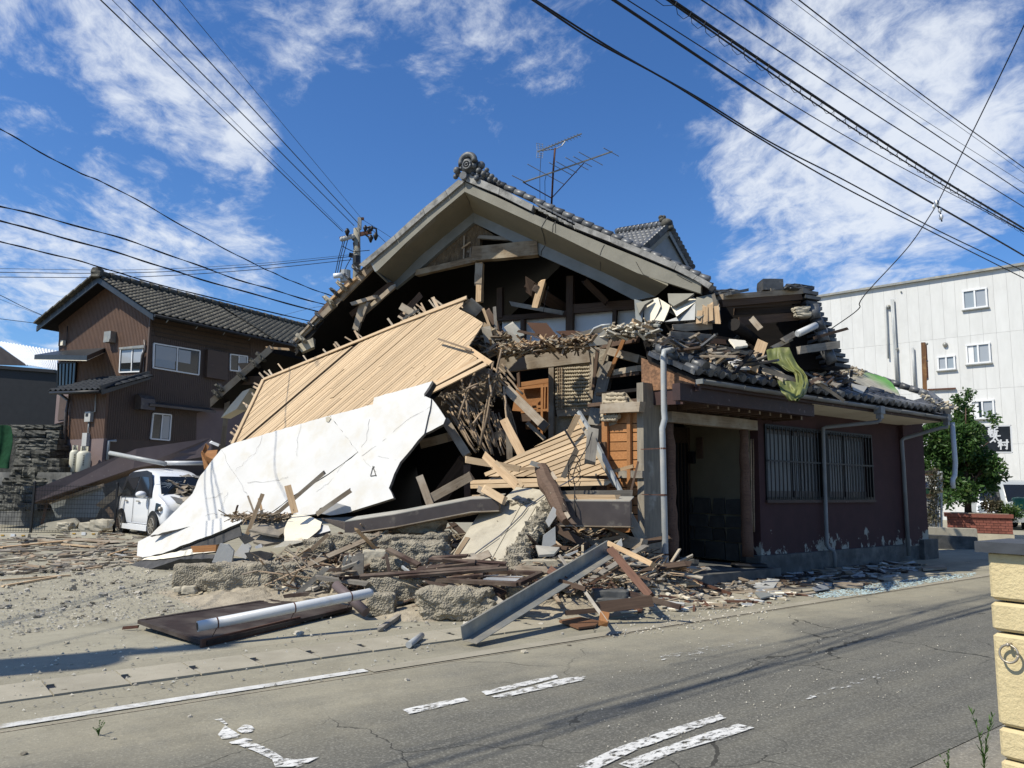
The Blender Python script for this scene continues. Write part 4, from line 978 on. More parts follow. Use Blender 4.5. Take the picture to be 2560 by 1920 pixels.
def win(pts, pl, cols, curtain, tilt=0, frame='whitepaint', fw=.045):
    P = [PL(*cA(*p), off(pl, .03)) for p in pts]
    b = MB(); b.prism(P, -pl[1] * .03); w = b.build('window', 'glass', nb)
    for i in range(4): b = MB(); b.beam(P[i], P[(i + 1) % 4], fw, .06, pl[1]); b.build('window_frame', frame, w)
    for f, wd_ in cols: b = MB(); b.beam(P[0].lerp(P[1], f), P[3].lerp(P[2], f), fw * wd_, .05, pl[1]); b.build('mullion', frame, w)
    for (f0, f1, g0, g1, m) in curtain:
        q = [P[0].lerp(P[1], f).lerp(P[3].lerp(P[2], f), g) + pl[1] * .004 for f, g in ((f0, g0), (f1, g0), (f1, g1), (f0, g1))]; b = MB(); b.prism(q, -pl[1] * .01); b.build('pane', m, w)
    return w
win([(990, 562), (1284, 610), (1276, 765), (985, 718)], LS, [(.5, 1)], [(.04, .48, .05, .6, 'frost2'), (.04, .46, .6, .93, 'frosted'), (.53, .8, .08, .6, 'frost2')])
win([(1480, 632), (1590, 646), (1585, 746), (1478, 735)], LS, [(.5, 1)], [(.55, .95, .06, .94, 'frost2')])
win([(985, 1012), (1100, 1022), (1088, 1185), (968, 1175)], LS, [(.52, 1)], [(.58, .95, .05, .95, 'frost2')])
win([(778, 602), (922, 592), (915, 742), (770, 748)], LU, [(.53, 1)], [(.05, .5, .05, .6, 'frost2'), (.58, .96, .05, .6, 'frost2')])
win([(375, 690), (490, 685), (480, 830), (372, 838)], off(LU, .03), [(.2, .6), (.4, .6), (.6, .6), (.8, .6)], [], frame='black')
b = MB(); b.prism([PL(*cA(*p), off(LS, .16)) for p in ((1338, 600), (1470, 625), (1462, 800), (1330, 778))], -SN * .16); np_(b, 'shutter_box', 'siding_shaded')
b = MB(); b.prism([PL(*cA(*p), off(LU, .12)) for p in ((764, 588), (925, 572), (925, 590), (764, 600))], SD * .12); np_(b, 'window_hood', 'steel')
# main roof of the brown house
LB = off(LU, .6)
rt_, rc_, lc_ = PL(*cA(632, 130), LB), PL(*cA(985, 372), LB), PL(*cA(235, 450), LB)
for a, c in ((rt_, rc_), (rt_, lc_)):
    b = MB(); b.prism([a, c, c - Z * .22, a - Z * .25], SD * .05); np_(b, 'barge_board', 'bluemetal')
    b = MB(); b.prism([a, c, c - Z * .08, a - Z * .08], SD * 12.5); b.v = [x + SD * .055 for x in b.v]; np_(b, 'roof_deck', 'atticwood')
mtile = pan_tile('roof_tile', 'tile_moss', .29, .26)
up = rt_ - rc_; nr = int(up.length / .245); up.normalize(); nm = SD.cross(up); nm = nm if nm.z > 0 else -nm
cols = 43; cnt = 0
for i in range(cols):
    for j in range(nr):
        if cnt >= 295: break
        p = rc_ + SD * (.1 + i * .285) + up * (.13 + j * .245) + nm * .03; cnt += 1
        link('roof_tile', mtile, nb, mtx=frame_mtx(p, SD, up, nm) @ Matrix.Rotation(R.uniform(-.03, .03), 4, 'X') @ Matrix.Rotation(R.uniform(-.03, .03), 4, 'Z'))
    if cnt >= 295: break
i0 = i
o = tile_rows(rc_ + SD * (i0 * .285), SD, up, nm, cols - i0, nr, .285, .245).build('tile_rows', 'tile_moss', nb, smooth=True); o['kind'] = 'stuff'
up2 = rt_ - lc_; n2 = int(up2.length / .26); up2.normalize(); nm2 = SD.cross(up2); nm2 = nm2 if nm2.z > 0 else -nm2
o = tile_rows(lc_, SD, up2, nm2, 20, n2).build('tile_rows', 'tile_moss', nb, smooth=True); o['kind'] = 'stuff'
for i in range(30):
    a = rt_ + Z * .1 + SD * i * .42; b = MB(); b.tube([a, a + SD * .42], [.15, .12], 9); np_(b, 'ridge_tile', 'tile_moss', True)
rock('ridge_end_tile', 'tile_moss', rt_ + Z * .12 - SD * .05, (.36, .3, .34), 3, sub=2, parent=nb)
for a, n_ in ((lc_, 9),):
    for i in range(n_):
        p = lc_.lerp(rt_, (i + .5) / n_) + Z * .08; b = MB(); b.beam(p - up2 * .2, p + up2 * .22 + Z * .03, .3, .06, nm2); np_(b, 'verge_tile', 'tile_moss')
eave_a, eave_b = rc_ - Z * .06 + SN * .08, rc_ + SD * 12.4 - Z * .06 + SN * .08
b = MB(); b.tube([eave_a, eave_b], .055, 8); np_(b, 'eave_gutter', 'black', True)
for i in range(10):
    p = eave_a.lerp(eave_b, (i + .5) / 10); b = MB(); b.beam(p + Z * .05, p - Z * .12 - SN * .2, .02, .02); np_(b, 'gutter_bracket', 'steel')
# skirt roof, canopy, hoods, pipes
qa = [PL(*cA(958, 765), LU), PL(*cA(560, 792), LU), PL(*cA(325, 872), off(LU, 2.1)), PL(*cA(645, 862), off(LU, 2.1))]
b = MB(); b.prism(qa, -Z * .1); np_(b, 'skirt_roof_deck', 'bluemetal')
M['tile_blue'] = mat('matt_blue_black_tile', (.03, .034, .04), (.022, .025, .03), rough=.75, bump=.1, rnd=.15, spec=.2); dtile = pan_tile('skirt_tile', 'tile_blue', .3, .3)
ux = (qa[2] - qa[3]).normalized(); uy = (qa[0] - qa[3]); uyl = uy.length; uy.normalize(); nmz = ux.cross(uy); nmz = nmz if nmz.z > 0 else -nmz
uy = nmz.cross(ux); uy = uy if uy.dot(qa[0] - qa[3]) > 0 else -uy
for i in range(int((qa[2] - qa[3]).length / .3) + 1):
    for j in range(int(uyl / .3)):
        link('skirt_tile', dtile, nb, mtx=frame_mtx(qa[3] + ux * (i * .3 + .1) + uy * (j * .29 + .14) + nmz * .03, ux, uy, nmz))
b = MB(); b.beam(qa[0] + SN * .03, qa[3] + SN * .03, .06, .3); np_(b, 'skirt_barge_board', 'bluemetal')
b = MB(); b.tube([qa[2] - Z * .05, qa[3] - Z * .05], .06, 8); np_(b, 'skirt_gutter', 'black', True)
cp = [PL(*cA(372, 610), LU), PL(*cA(676, 590), LU), PL(*cA(560, 640), off(LU, 1.2)), PL(*cA(222, 635), off(LU, 1.2))]
b = MB(); b.prism(cp, -Z * .17); np_(b, 'canopy', 'bluemetal')
b = MB(); b.prism([p - Z * .172 for p in cp], -Z * .02); np_(b, 'canopy_soffit', 'cream')
b = MB(); b.frame(PL(*cA(708, 518), off(LU, .12)), G2 * .20, SD * .12, Z * .18); b.frame(PL(*cA(704, 548), off(LU, .14)), G2 * .18, SD * .13, Z * .05); np_(b, 'vent_hood', 'steel')
hp_ = PL(*cA(868, 938), off(LS, .02)); b = MB()
b.prism([hp_ + SN * x + Z * z for x, z in ((0, .26), (.18, .25), (.33, .12), (.36, -.26), (0, -.26))], SD * .55); np_(b, 'round_hood', 'brownmetal')
es = [PL(*cA(*p), off(LS, .02)) for p in ((922, 930), (1345, 978))]; b = MB(); b.prism([es[0], es[1], es[1] + SN * .4 - Z * .12, es[0] + SN * .4 - Z * .12], -Z * .08); np_(b, 'strip_eave', 'brownmetal')
for pts, pl, r, m in (([(930, 540), (935, 600), (915, 640), (905, 750)], off(LU, .1), .05, 'brownmetal'), ([(375, 880), (440, 930), (425, 1010), (405, 1390)], off(LL, .12), .055, 'brownmetal'), ([(615, 890), (612, 1000), (580, 1010)], off(LL, .05), .02, 'pvc'), ([(572, 1060), (566, 1145)], off(LL, .05), .025, 'pvc'),
                      ([(690, 1310), (700, 1190), (745, 1188)], off(LS, .1), .05, 'pvc'), ([(435, 450), (428, 560)], off(LU, .05), .015, 'black')):
    b = MB(); b.tube([PL(*cA(*p), pl) for p in pts], r, 8); np_(b, 'pipe', m, True)
for c_, sx, sz, m in (((572, 1034), .16, .17, 'greyboard'), ((552, 1180), .13, .22, 'greyboard'), ((405, 560), .08, .1, 'cream')):
    b = MB(); b.frame(PL(*cA(*c_), off(LL if c_[1] > 900 else LU, .07)), G2 * sx, SD * .06, Z * sz); mb_ = np_(b, 'meter_box', m)
    if c_[0] == 572: b = MB(); b.frame(PL(568, 0, LL) if False else PL(*cA(558, 1022), off(LL, .135)), G2 * .07, SD * .006, Z * .05); b.build('meter_dial', 'black', mb_)
b = MB(); b.prism([PL(*cA(*p), off(LU, .35)) for p in ((365, 890), (440, 885), (425, 1060), (350, 1080))], SD * .3); np_(b, 'porch_wall', 'pinkwall')
b = MB(); b.prism([PL(*cA(*p), off(LU, .38)) for p in ((385, 905), (440, 900), (425, 1050), (370, 1058))], SD * .02); np_(b, 'porch_panel', 'siding_shaded')
TZ = PL(*cA(505, 1395), off(LL, .45)).z; print('terrace', TZ)
# gas bottles
for (x0, x1, y0) in ((442, 500, 1215), (490, 572, 1222)):
    xm = (x0 + x1) / 2; p = PL(*cA(xm, 1392), off(LL, .42)); q = PL(*cA(xm, y0), off(LL, .42)); r = (x1 - x0) / 2 * .3888 * p.y / F; h = (q - p).length
    M.setdefault('bottle', mat('cream_gas_bottle', (.56, .54, .43), (.5, .48, .38), rough=.5, bump=.02, rnd=.02))
    t = empty('gas_bottle', p, 'cream gas bottle with dark lettering, ' + ('behind the wider one by the meter wall' if x0 == 442 else 'wider front one of the pair by the meter wall'), 'gas bottle', 'gas bottles by the wall')
    b = MB(); b.tube([p, p + Z * .03, p + Z * (h * .7), p + Z * (h * .78), p + Z * (h * .82)], [r * .9, r, r, r * .75, r * .3], 16); b.build('body', 'bottle', t, smooth=True)
    b = MB(); ring(b, p + Z * h * .84, r * .5, .02, 10); 
    vs = [p + Z * h * z_ + V((math.cos(a_) * r * .55, math.sin(a_) * r * .55, 0)) for z_ in (.78, .98) for a_ in [i * .628 for i in range(10)]]
    b = MB(); b.add(vs, [(i, (i + 1) % 10, 10 + (i + 1) % 10, 10 + i) for i in range(7)]); b.build('collar', 'bottle', t)
    b = MB(); b.tube([p + Z * h * .8, p + Z * h * .95], .03, 8); b.build('valve', 'steel', t)
    for k in range(5):                 # column of worn dark characters
        z_ = h * (.62 - k * .085); fr_ = (EYE - p); fr_.z = 0; fr_.normalize(); sdv = Z.cross(fr_)
        for (dx, dz, w_, h_) in ((0, .018, .05, .008), (0, -.012, .05, .008), (.0, 0, .008, .055), (-.018, -.005, .008, .03)):
            b = MB(); b.frame(p + Z * (z_ + dz) + fr_ * (r + .002) + sdv * dx, sdv * w_ / 2, fr_ * .002, Z * h_ / 2); b.build('lettering', 'wire', t)
# terrace under the house and the stone steps
b = MB(); b.prism([HC + SN * .8 - SD * 3.0 , HC + G2 * 16 - SD * 3.0, HC + G2 * 16 + SD * 20, HC + SN * .8 + SD * 20], Z * (TZ)); 
struct(b.build('terrace', 'foundcon'), 'raised stone terrace carrying the brown house')
st = empty('stone_steps', W(*cA(240, 1500), 26.0), 'rough mossy stone steps climbing beside the brown house', 'steps')
M['stepstone'] = mat('lichened_step_stone', (.11, .107, .09), (.045, .045, .037), scale=7, bump=.9, bscale=12, bdist=.03, rnd=.3, c3=(.3, .29, .25), c3scale=6, c3lo=.64, c3hi=.72)
for i, (x0, x1, y0, y1, n_) in enumerate(((80, 412, 1088, 1118, 3), (90, 400, 1122, 1170, 3), (120, 390, 1175, 1212, 3), (125, 385, 1212, 1250, 3), (128, 340, 1250, 1300, 2), (115, 400, 1302, 1358, 3), (85, 402, 1358, 1425, 4), (40, 402, 1428, 1475, 4), (0, 410, 1478, 1530, 5), (-60, 400, 1532, 1585, 5), (-80, 260, 1588, 1640, 4))):
    yy = 27.3 - i * .28; xs = [x0 + (x1 - x0) * (k + (R.uniform(-.2, .2) if 0 < k < n_ else 0)) / n_ for k in range(n_ + 1)]
    for k in range(n_):
        a, c = W(*cA(xs[k], y0), yy), W(*cA(xs[k + 1], y1), yy)
        rock('step_stone', 'stepstone', V(((a.x + c.x) / 2, yy + .3, (a.z + c.z) / 2)), ((c.x - a.x) * 1.0, 1.0, (a.z - c.z) * 1.02), i * 7 + k, sub=2, amp=.14, boxy=.85, parent=st)
b = MB(); b.prism([W(*cA(*p), 28.2) for p in ((-300, 1085), (415, 1085), (415, 1650), (-300, 1650))], V((0, .3, 0))); tag(b.build('bank_wall', 'stepstone'), 'dark stone bank behind the steps and green net', 'wall')  # dark stone sheet closing the view behind the steps
# dark shed with white corrugated roof
sh = empty('dark_shed', W(*cA(100, 1000), 33), 'black boarded shed with white corrugated roof behind the steps', 'shed')
b = MB(); b.prism([W(*cA(*p), 33) for p in ((-200, 700), (365, 735), (352, 1100), (-200, 1110))], V((.3, 4, 0))); b.build('wall', 'black', sh)
M['whiteroof'] = mat('white_corrugated_sheet', (.62, .64, .66), (.54, .56, .58), rough=.5, bump=.05, rnd=0)
a0, a1, a2, a3 = W(*cA(-40, 545), 39), W(*cA(372, 612), 37.5), W(*cA(372, 738), 32.7), W(*cA(170, 704), 33.5)
b = MB(); vs, fs = [], []; n_ = 40
for i in range(n_ + 1):
    f = i / n_; dz = Z * (.05 if i % 2 else 0); vs += [a0.lerp(a1, f) + dz, a3.lerp(a2, f) + dz]
for i in range(n_): fs.append((2 * i, 2 * i + 1, 2 * i + 3, 2 * i + 2))
b.add(vs, fs); b.build('corrugated_roof', 'whiteroof', sh)
b = MB(); b.prism([W(*cA(*p), 33.6) for p in ((-200, 480), (0, 585), (172, 704), (-200, 692))], V((0, .1, 0))); b.build('gable_flank', 'brownmetal', sh)
b = MB(); b.prism([W(*cA(*p), 33.0) for p in ((-200, 690), (368, 735), (366, 755), (-200, 712))], V((0, -.15, 0))); b.build('eave_board', 'black', sh)
# green net on the bank
def cloth(name, m, grid, th=.004, parent=None):
    b = MB(); nr_, nc_ = len(grid), len(grid[0]); vs = [p for r_ in grid for p in r_]; fs = []
    for i in range(nr_ - 1):
        for j in range(nc_ - 1): fs.append((i * nc_ + j, i * nc_ + j + 1, (i + 1) * nc_ + j + 1, (i + 1) * nc_ + j))
    b.add(vs, fs); o = b.build(name, m, parent, smooth=True)
    o.data['keep'] = 1; md = o.modifiers.new('thickness', 'SOLIDIFY'); md.thickness = th
    sb = o.modifiers.new('smooth', 'SUBSURF'); sb.levels = sb.render_levels = 1
    return o
M['greennet'] = mat('green_net_cloth', (.014, .05, .024), (.008, .028, .014), scale=5, rough=.95, bump=.2, rnd=.03, spec=.05)
grid = []
for i in range(14):
    f = i / 13; r_ = []
    for j in range(11):
        g = j / 10; x = -160 + g * (232 + 12 * math.sin(f * 5)); y = 1095 + f * 280 + 10 * math.sin(g * 6)
        r_.append(W(*cA(x, y), 24.3 - f * .9 + .12 * math.sin(g * 17 + f * 2)))
    grid.append(r_)
tag(cloth('green_net', 'greennet', grid), 'dark green net hanging over the bank beside the stone steps', 'net')
# mesh fence
p0_, p1_ = W(-60, 1325, 22.2), W(287, 1300, 22.6); p0_.z = 0; p1_.z = 0
fe = empty('mesh_fence', p0_, 'black wire mesh fence across the end of the lot', 'fence'); hgt = 1.35
for px_ in (-55, 76, 287):
    f = (px_ + 60) / 347; p = p0_.lerp(p1_, f); b = MB(); b.beam(p, p + Z * (hgt + .05), .055, .055, V((0, 1, 0))); b.build('post', 'black', fe)
    b = MB(); b.tube([p + Z * (hgt + .05), p + Z * (hgt + .1)], [.04, .02], 8); b.build('post_cap', 'black', fe)
b = MB(); fd = (p1_ - p0_)
for i in range(11): 
    z_ = .06 + i * .125; b.beam(p0_ + Z * z_, p1_ + Z * z_, .012, .012)
nv_ = int(fd.length / .075)
for i in range(nv_ + 1): b.beam(p0_ + fd * (i / nv_) + Z * .03, p0_ + fd * (i / nv_) + Z * hgt, .006, .006, V((0, 1, 0)))
o = b.build('wire_mesh', 'black', fe); o['kind'] = 'stuff'
# parking stops
for (x0, x1, y0, y1, lb) in ((-20, 265, 1135, 1187, 'grey wheel stop nearest the fence end'), (600, 865, 1120, 1172, 'grey wheel stop beside the crushed white car')):
    a, c = G(*cP(x0, y1)), G(*cP(x1, y1)); c.y = a.y; d = (c - a).normalized()
    t = empty('wheel_stop', (a + c) / 2, lb, 'wheel stop', 'parking wheel stops')
    b = MB(); b.prism([a + Z * .0, a + Z * .10 + V((0, .03, 0)), a + Z * .10 + V((0, .12, 0)), a + V((0, .16, 0))], c - a); b.build('block', 'concrete', t)
    for f, m, w_ in ((.5, 'whitepaint', .055), (.15, 'yellowmark', .04), (.85, 'yellowmark', .04)):
        M.setdefault('yellowmark', mat('amber_reflector', (.55, .33, .05), bump=0)); p = a.lerp(c, f) + Z * .055 + V((0, .008, 0)); b = MB(); b.frame(p, d * w_, V((0, .012, 0)), Z * (.04 if w_ > .05 else .015)); b.build('reflector', m, t)
# long brown fascia torn off and lying across
pts = ((298, 770, 22.6), (1180, 420, 23.6), (1825, 328, 24.6), (1822, 480, 24.5), (1420, 545, 24.0), (1150, 592, 23.5), (700, 745, 23.0), (290, 886, 22.6))
M['fascia'] = mat('mauve_brown_fascia', (.125, .095, .09), (.105, .08, .076), scale=3, rough=.5, bump=.06, rnd=0, c3=(.22, .19, .17), c3scale=9, c3lo=.66, c3hi=.75)
fa = empty('fallen_fascia', W(*cP(298, 886), 22.6), 'long bent brown fascia lying from the fence up behind the white car', 'fascia')
T = [W(*cP(x, y), d) for x, y, d in pts]
for q in ((T[0], T[1], T[5], T[6], T[7]), (T[1], T[2], T[3], T[4], T[5])):
    b = MB(); b.prism(list(q), V((.02, .06, .0))); b.build('panel', 'fascia', fa)
b = MB(); b.prism([T[7], T[6], T[5], T[4], T[4] + V((0, .5, -.05)), T[5] + V((0, .5, -.05)), T[6] + V((0, .5, -.05)), T[7] + V((0, .5, -.05))], -Z * .03); b.build('underside', 'darkwood', fa)
b = MB(); b.tube([W(*cP(950, 458), 23.0), W(*cP(1430, 552), 22.3)], .065, 9); tag(b.build('gutter_pipe', 'pvc', smooth=True), 'grey half round gutter slanting over the white car roof', 'gutter')
b = MB(); b.tube([W(*cP(1425, 545), 22.6), W(*cP(1760, 545), 22.9)], .065, 10); tag(b.build('plastic_pipe', 'pvc_white', smooth=True), 'white plastic pipe lying level behind the car', 'pipe')
tag(sheet('corrugated_sheet', 'greyblue' if 'greyblue' in M else 'strip', [W(*cP(*p), 23.3) for p in ((430, 885), (875, 740), (905, 850), (825, 1020), (485, 1020))], .03), 'grey blue sheet panel standing behind the mesh fence', 'panel')
tag(plank('timber', 'oldwood', W(*cP(425, 890), 23.2), W(*cP(885, 738), 23.2), .09, .06), 'old batten along the top of the grey blue sheet', 'timber')
tag(plank('timber', 'darkwood', W(*cP(1040, 1100), 22.8), W(*cP(930, 940), 23), .13, .1), 'dark post leaning behind the car rear', 'timber')
tag(plank('timber', 'oldwood', W(*cP(1050, 770), 22.9), W(*cP(870, 910), 23), .2, .05), 'weathered board leaning by the fence post', 'timber')
tag(plank('timber', 'brownwood', W(*cP(360, 1080), 22.9), W(*cP(405, 900), 23), .08, .06), 'short brown stake behind the fence', 'timber')
tag(sheet('plaster_sheet', 'concrete', [W(*cP(*p), 22.4) for p in ((262, 1120), (400, 1060), (640, 1020), (680, 1060), (640, 1110), (480, 1125))], .1), 'torn slab of mortar at the foot of the fence', 'slab')
for k, (p, s) in enumerate(((((880, 1080)), (.5, .4, .3)), ((760, 1100), (.4, .3, .25)), ((560, 1090), (.35, .3, .2)))):
    tag(rock('mortar_chunk', 'concrete', W(*cP(*p), 22.3), s, 40 + k, sub=2), ('flat mortar chunk by the car rear wheel', 'mortar chunk at the middle of the fence foot', 'small mortar chunk behind the wheel stop')[k], 'chunk')
# cupboard wreck beside the slab
cb = empty('broken_cupboard', W(*cP(1800, 560), 19.5), 'broken orange brown cupboard sticking out beside the white slab', 'cupboard')
for pts in (((1740, 440), (1880, 430), (1860, 520), (1760, 480)), ((1735, 450), (1770, 440), (1800, 570), (1765, 600)), ((1770, 480), (1870, 530), (1820, 600), (1780, 560)), ((1780, 375), (1810, 400), (1770, 470), (1750, 440))):
    o = sheet('panel', 'cedar', [W(*cP(*p), 19.4 + R.uniform(-.1, .1)) for p in pts], .04, cb)
tag(plank('window_frame', 'whitepaint', W(*cP(1825, 365), 19.6), W(*cP(1900, 395), 19.6), .07, .05), 'white aluminium rail poking up by the broken cupboard', 'rail')

# ------------------------------------------------------------------ crushed white car
def build_car():
    f_ = V((.69, -.72, 0)).normalized(); l_ = V((-f_.y, f_.x, 0)) ; o = G(305, 1332) + f_ * 1.25; o = o + l_ * .78; o.z = 0
    car = empty('white_car', o, 'white compact minivan crushed under rubble with smashed windscreen', 'car')
    mx = lambda x, y, z: o + f_ * x + l_ * y + Z * z
    M['carwhite'] = glass('pearl_white_car_paint', (.72, .73, .74), .25); M['carwhite'].node_tree.nodes['Principled BSDF'].inputs['Coat Weight'].default_value = .5
    M['rubber'] = mat('dusty_tyre', (.03, .028, .026), (.06, .052, .042), scale=10, rough=.9, bump=.2); M['alloy'] = mat('dusty_alloy', (.42, .38, .32), (.32, .28, .22), scale=9, rough=.4, metal=.5, bump=.05)
    S = 1.06
    st_ = [(-1.88, .30, .95, 1.25, .60), (-1.80, .26, .98, 1.60, .58), (-1.5, .22, 1.0, 1.70, .62), (-.8, .2, 1.0, 1.76, .64), (0, .2, .98, 1.73, .64), (.55, .2, .97, 1.60, .64), (.9, .2, .97, 1.33, .67), (1.2, .2, .97, 1.10, .70), (1.55, .22, .92, 1.0, .70), (1.8, .25, .78, .85, .66), (1.9, .32, .6, .66, .55)]
    vs, fs = [], []
    for (x, zb, zl, zt, wt) in st_:
        e = .84 if abs(x) < 1.6 else .84 - (abs(x) - 1.6) * .45
        sec = [(0, zb), (e * .9, zb), (e * .985, zb + .12), (e, (zb + zl) / 2 + .1), (e * .975, zl), ((e + wt) / 2, (zl + zt) / 2 + .03), (wt, zt - .06), (wt * .75, zt), (0, zt + .015)]
        full = [(-y, z) for y, z in sec] + [(y, z) for y, z in sec[-2:0:-1]]
        vs += [mx(x, y, z * S) for y, z in full]
    n = 16
    for i in range(len(st_) - 1):
        for j in range(n): fs.append((i * n + j, i * n + (j + 1) % n, (i + 1) * n + (j + 1) % n, (i + 1) * n + j))
    fs += [tuple(range(n)), tuple((len(st_) - 1) * n + j for j in reversed(range(n)))]
    b = MB(); b.add(vs, fs); bo = b.build('body', 'carwhite', car, smooth=True)
    md = bo.modifiers.new('s', 'SUBSURF'); md.levels = md.render_levels = 2
    def side(z):                        # half width of the cabin side at height z (unscaled)
        return .845 if z < .95 else .835 - (z - .97) * .27
    def pane(name, pts, m='glass', k=.006, th=.012):
        P = [mx(x, -(side(z) + k), z * S) for x, z in pts]; b = MB(); b.prism(P, l_ * th); return b.build(name, m, car)
    pane('visor', [(-1.55, 1.02), (-1.45, 1.50), (-1.1, 1.64), (0, 1.68), (.45, 1.62), (.75, 1.38), (1.02, 1.0), (.9, .98), (-1.5, .98)], 'black', .010)
    pane('side_window', [(-1.35, 1.03), (-1.28, 1.46), (-.35, 1.52), (-.35, 1.02)], 'glass', .016); pane('side_window', [(-.24, 1.02), (-.24, 1.52), (.35, 1.5), (.62, 1.3), (.78, 1.02)], 'glass', .016)
    b = MB()
    for x in (-.30, .92): b.beam(mx(x, -.851, .32 * S), mx(x, -.848, .96 * S), .012, .008, l_)
    b.beam(mx(-1.4, -.846, .30 * S), mx(.92, -.846, .30 * S), .012, .008, l_); b.build('door_seam', 'black', car)
    for x in (-.95, .02): b = MB(); b.beam(mx(x, -.87, .88 * S), mx(x + .2, -.87, .88 * S), .035, .03); b.build('door_handle', 'alloy', car)
    b = MB(); b.frame(mx(-.25, -.81, .22), f_ * 1.15, l_ * .06, Z * .07); b.build('side_skirt', 'carwhite', car)
    b = MB(); b.ball(mx(.72, -1.0, 1.06 * S), (.14, .14, .095), 12, 8); b.beam(mx(.78, -.95, 1.02 * S), mx(.8, -.83, .98 * S), .05, .05); b.build('mirror', 'carwhite', car, smooth=True)
    for x in (-1.25, 1.25):
        c = mx(x, -.70, .31); b = MB(); b.tube([mx(x, -.79, .335), mx(x, -.853, .335)], .37, 20); b.build('wheel_arch', 'black', car)
        b = MB(); b.tube([mx(x, -.62, .30), mx(x, -.64, .30), mx(x, -.83, .30), mx(x, -.862, .30)], [.27, .305, .305, .27], 22); w = b.build('wheel', 'rubber', car, smooth=False)
        b = MB(); b.tube([mx(x, -.855, .30), mx(x, -.868, .30)], [.205, .20], 20); b.build('rim', 'rubber', w)
        b = MB(); ctr = mx(x, -.872, .30)
        for q in range(9):
            a = q * 2 * math.pi / 9; b.beam(ctr, ctr + f_ * (.2 * math.cos(a)) + Z * (.2 * math.sin(a)), .032, .014, l_)
        b.tube([ctr + l_ * .01, ctr - l_ * .01], .045, 10)
        b.tube([ctr + f_ * (.205 * math.cos(q * .33)) + Z * (.205 * math.sin(q * .33)) for q in range(20)], .014, 6); b.build('spokes', 'alloy', w)
    P = [mx(.86, -.60, 1.50 * S), mx(.86, .60, 1.50 * S), mx(1.28, .68, 1.06 * S), mx(1.28, -.68, 1.06 * S)]
    nn = (f_ * .72 + Z * .69)
    b = MB(); b.prism([p + nn * .03 for p in P], nn * .012); wd_ = b.build('windscreen', 'glass', car)
    b = MB()
    for q in range(26):
        c = P[0].lerp(P[1], .25).lerp(P[3].lerp(P[2], .25), .45) + nn * .045; a = R.uniform(0, 6.28); e = c + l_ * (R.uniform(.1, .5) * math.cos(a)) + (P[3] - P[0]).normalized() * (R.uniform(.08, .3) * math.sin(a)); b.beam(c.lerp(e, R.uniform(0, .4)), e, .006, .003, nn)
    b.build('crack', 'frosted', wd_)
    hl = [mx(1.42, -.80, .86 * S), mx(1.74, -.66, .80 * S), mx(1.80, -.60, .62 * S), mx(1.58, -.79, .58 * S), mx(1.42, -.82, .66 * S)]
    b = MB(); b.prism([p - l_ * .06 + f_ * .04 for p in hl], l_ * .1); h = b.build('headlight', 'glass', car); b = MB(); b.ball(mx(1.66, -.80, .72 * S), (.07, .07, .065), 10, 7); b.build('reflector', 'alloy', h, smooth=True)
    # rubble lying on bonnet and windscreen
    for k in range(48):
        x, y = R.uniform(.75, 1.8), R.uniform(-.35, .75); z_ = (1.66 - (x - .55) * .95 if x < 1.25 else 1.02 - (x - 1.25) * .35) * S + R.uniform(.03, .16)
        a = R.uniform(0, 6.28); d = V((math.cos(a), math.sin(a), R.uniform(-.3, .3))); c = mx(x, y, z_); L = R.uniform(.12, .36)
        o2 = plank('debris_board', R.choice(['paper', 'paper', 'oldwood', 'beigesheet']), c - d * L, c + d * L, R.uniform(.1, .34), .02, up=V((f_.x * .5 + R.uniform(-.4, .4), f_.y * .5 + R.uniform(-.4, .4), 1)), rag=.5)
        tag(o2, 'dusty broken board lying on the crushed car front', 'board', 'boards on the car')
build_car()
# ------------------------------------------------------------------ white block and the corner across the side street
WN = V((-.687, -.727, 0)); WD = V((.727, -.687, 0)); WB = (W(2300, 800, 42), WN)
wbz = lambda x, y: PL(*cJ(x, y), WB)
wb = empty('white_block', (WB[0].x, WB[0].y, 0), 'plain white panelled concrete block of several storeys with small windows', 'building')
M['wbpanel'] = mat('white_wall_panel', (.61, .605, .58), (.56, .555, .53), scale=1.4, stretch=(2.5, 2.5, .5), rough=.85, bump=.15, bscale=30, rnd=.03, c3=(.51, .505, .48), c3scale=1.1, c3lo=.55, c3hi=.85)
zt = wbz(1800, 150).z; zj1 = wbz(1200, 790).z; zj2 = wbz(1640, 1240).z; zj3 = zj2 - (zj1 - zj2)
s_of = lambda p: (p - WB[0]).dot(WD)
s0 = -16; k = 0
joff = s_of(wbz(1030, 500)) % .6
for i in range(66):
    s = s0 + i * .6 + (joff - s0 % .6)
    for (za, zb_) in ((zj1, zt), (zj2, zj1), (zj3, zj2), (-.1, zj3)):
        if zb_ - za < .1: continue
        b = MB(); c = V((WB[0].x, WB[0].y, 0)) + WD * (s + .3) - WN * .06
        b.frame(c + Z * ((za + zb_) / 2), WD * .2965, WN * .06, Z * ((zb_ - za) / 2 - .004)); b.build('panel', 'wbpanel', wb)
base = V((WB[0].x, WB[0].y, 0))
b = MB(); b.prism([base + WD * -16 - WN * .1, base + WD * 24 - WN * .1, base + WD * 24 - WN * 14, base + WD * -16 - WN * 14], Z * (zt - .02)); b.build('core', 'wbpanel', wb)
b = MB(); b.beam(base + WD * -16.1 + Z * (zt + .05) + WN * .04, base + WD * 24 + Z * (zt + .05) + WN * .04, .3, .12); b.build('parapet_cap', 'steel', wb)
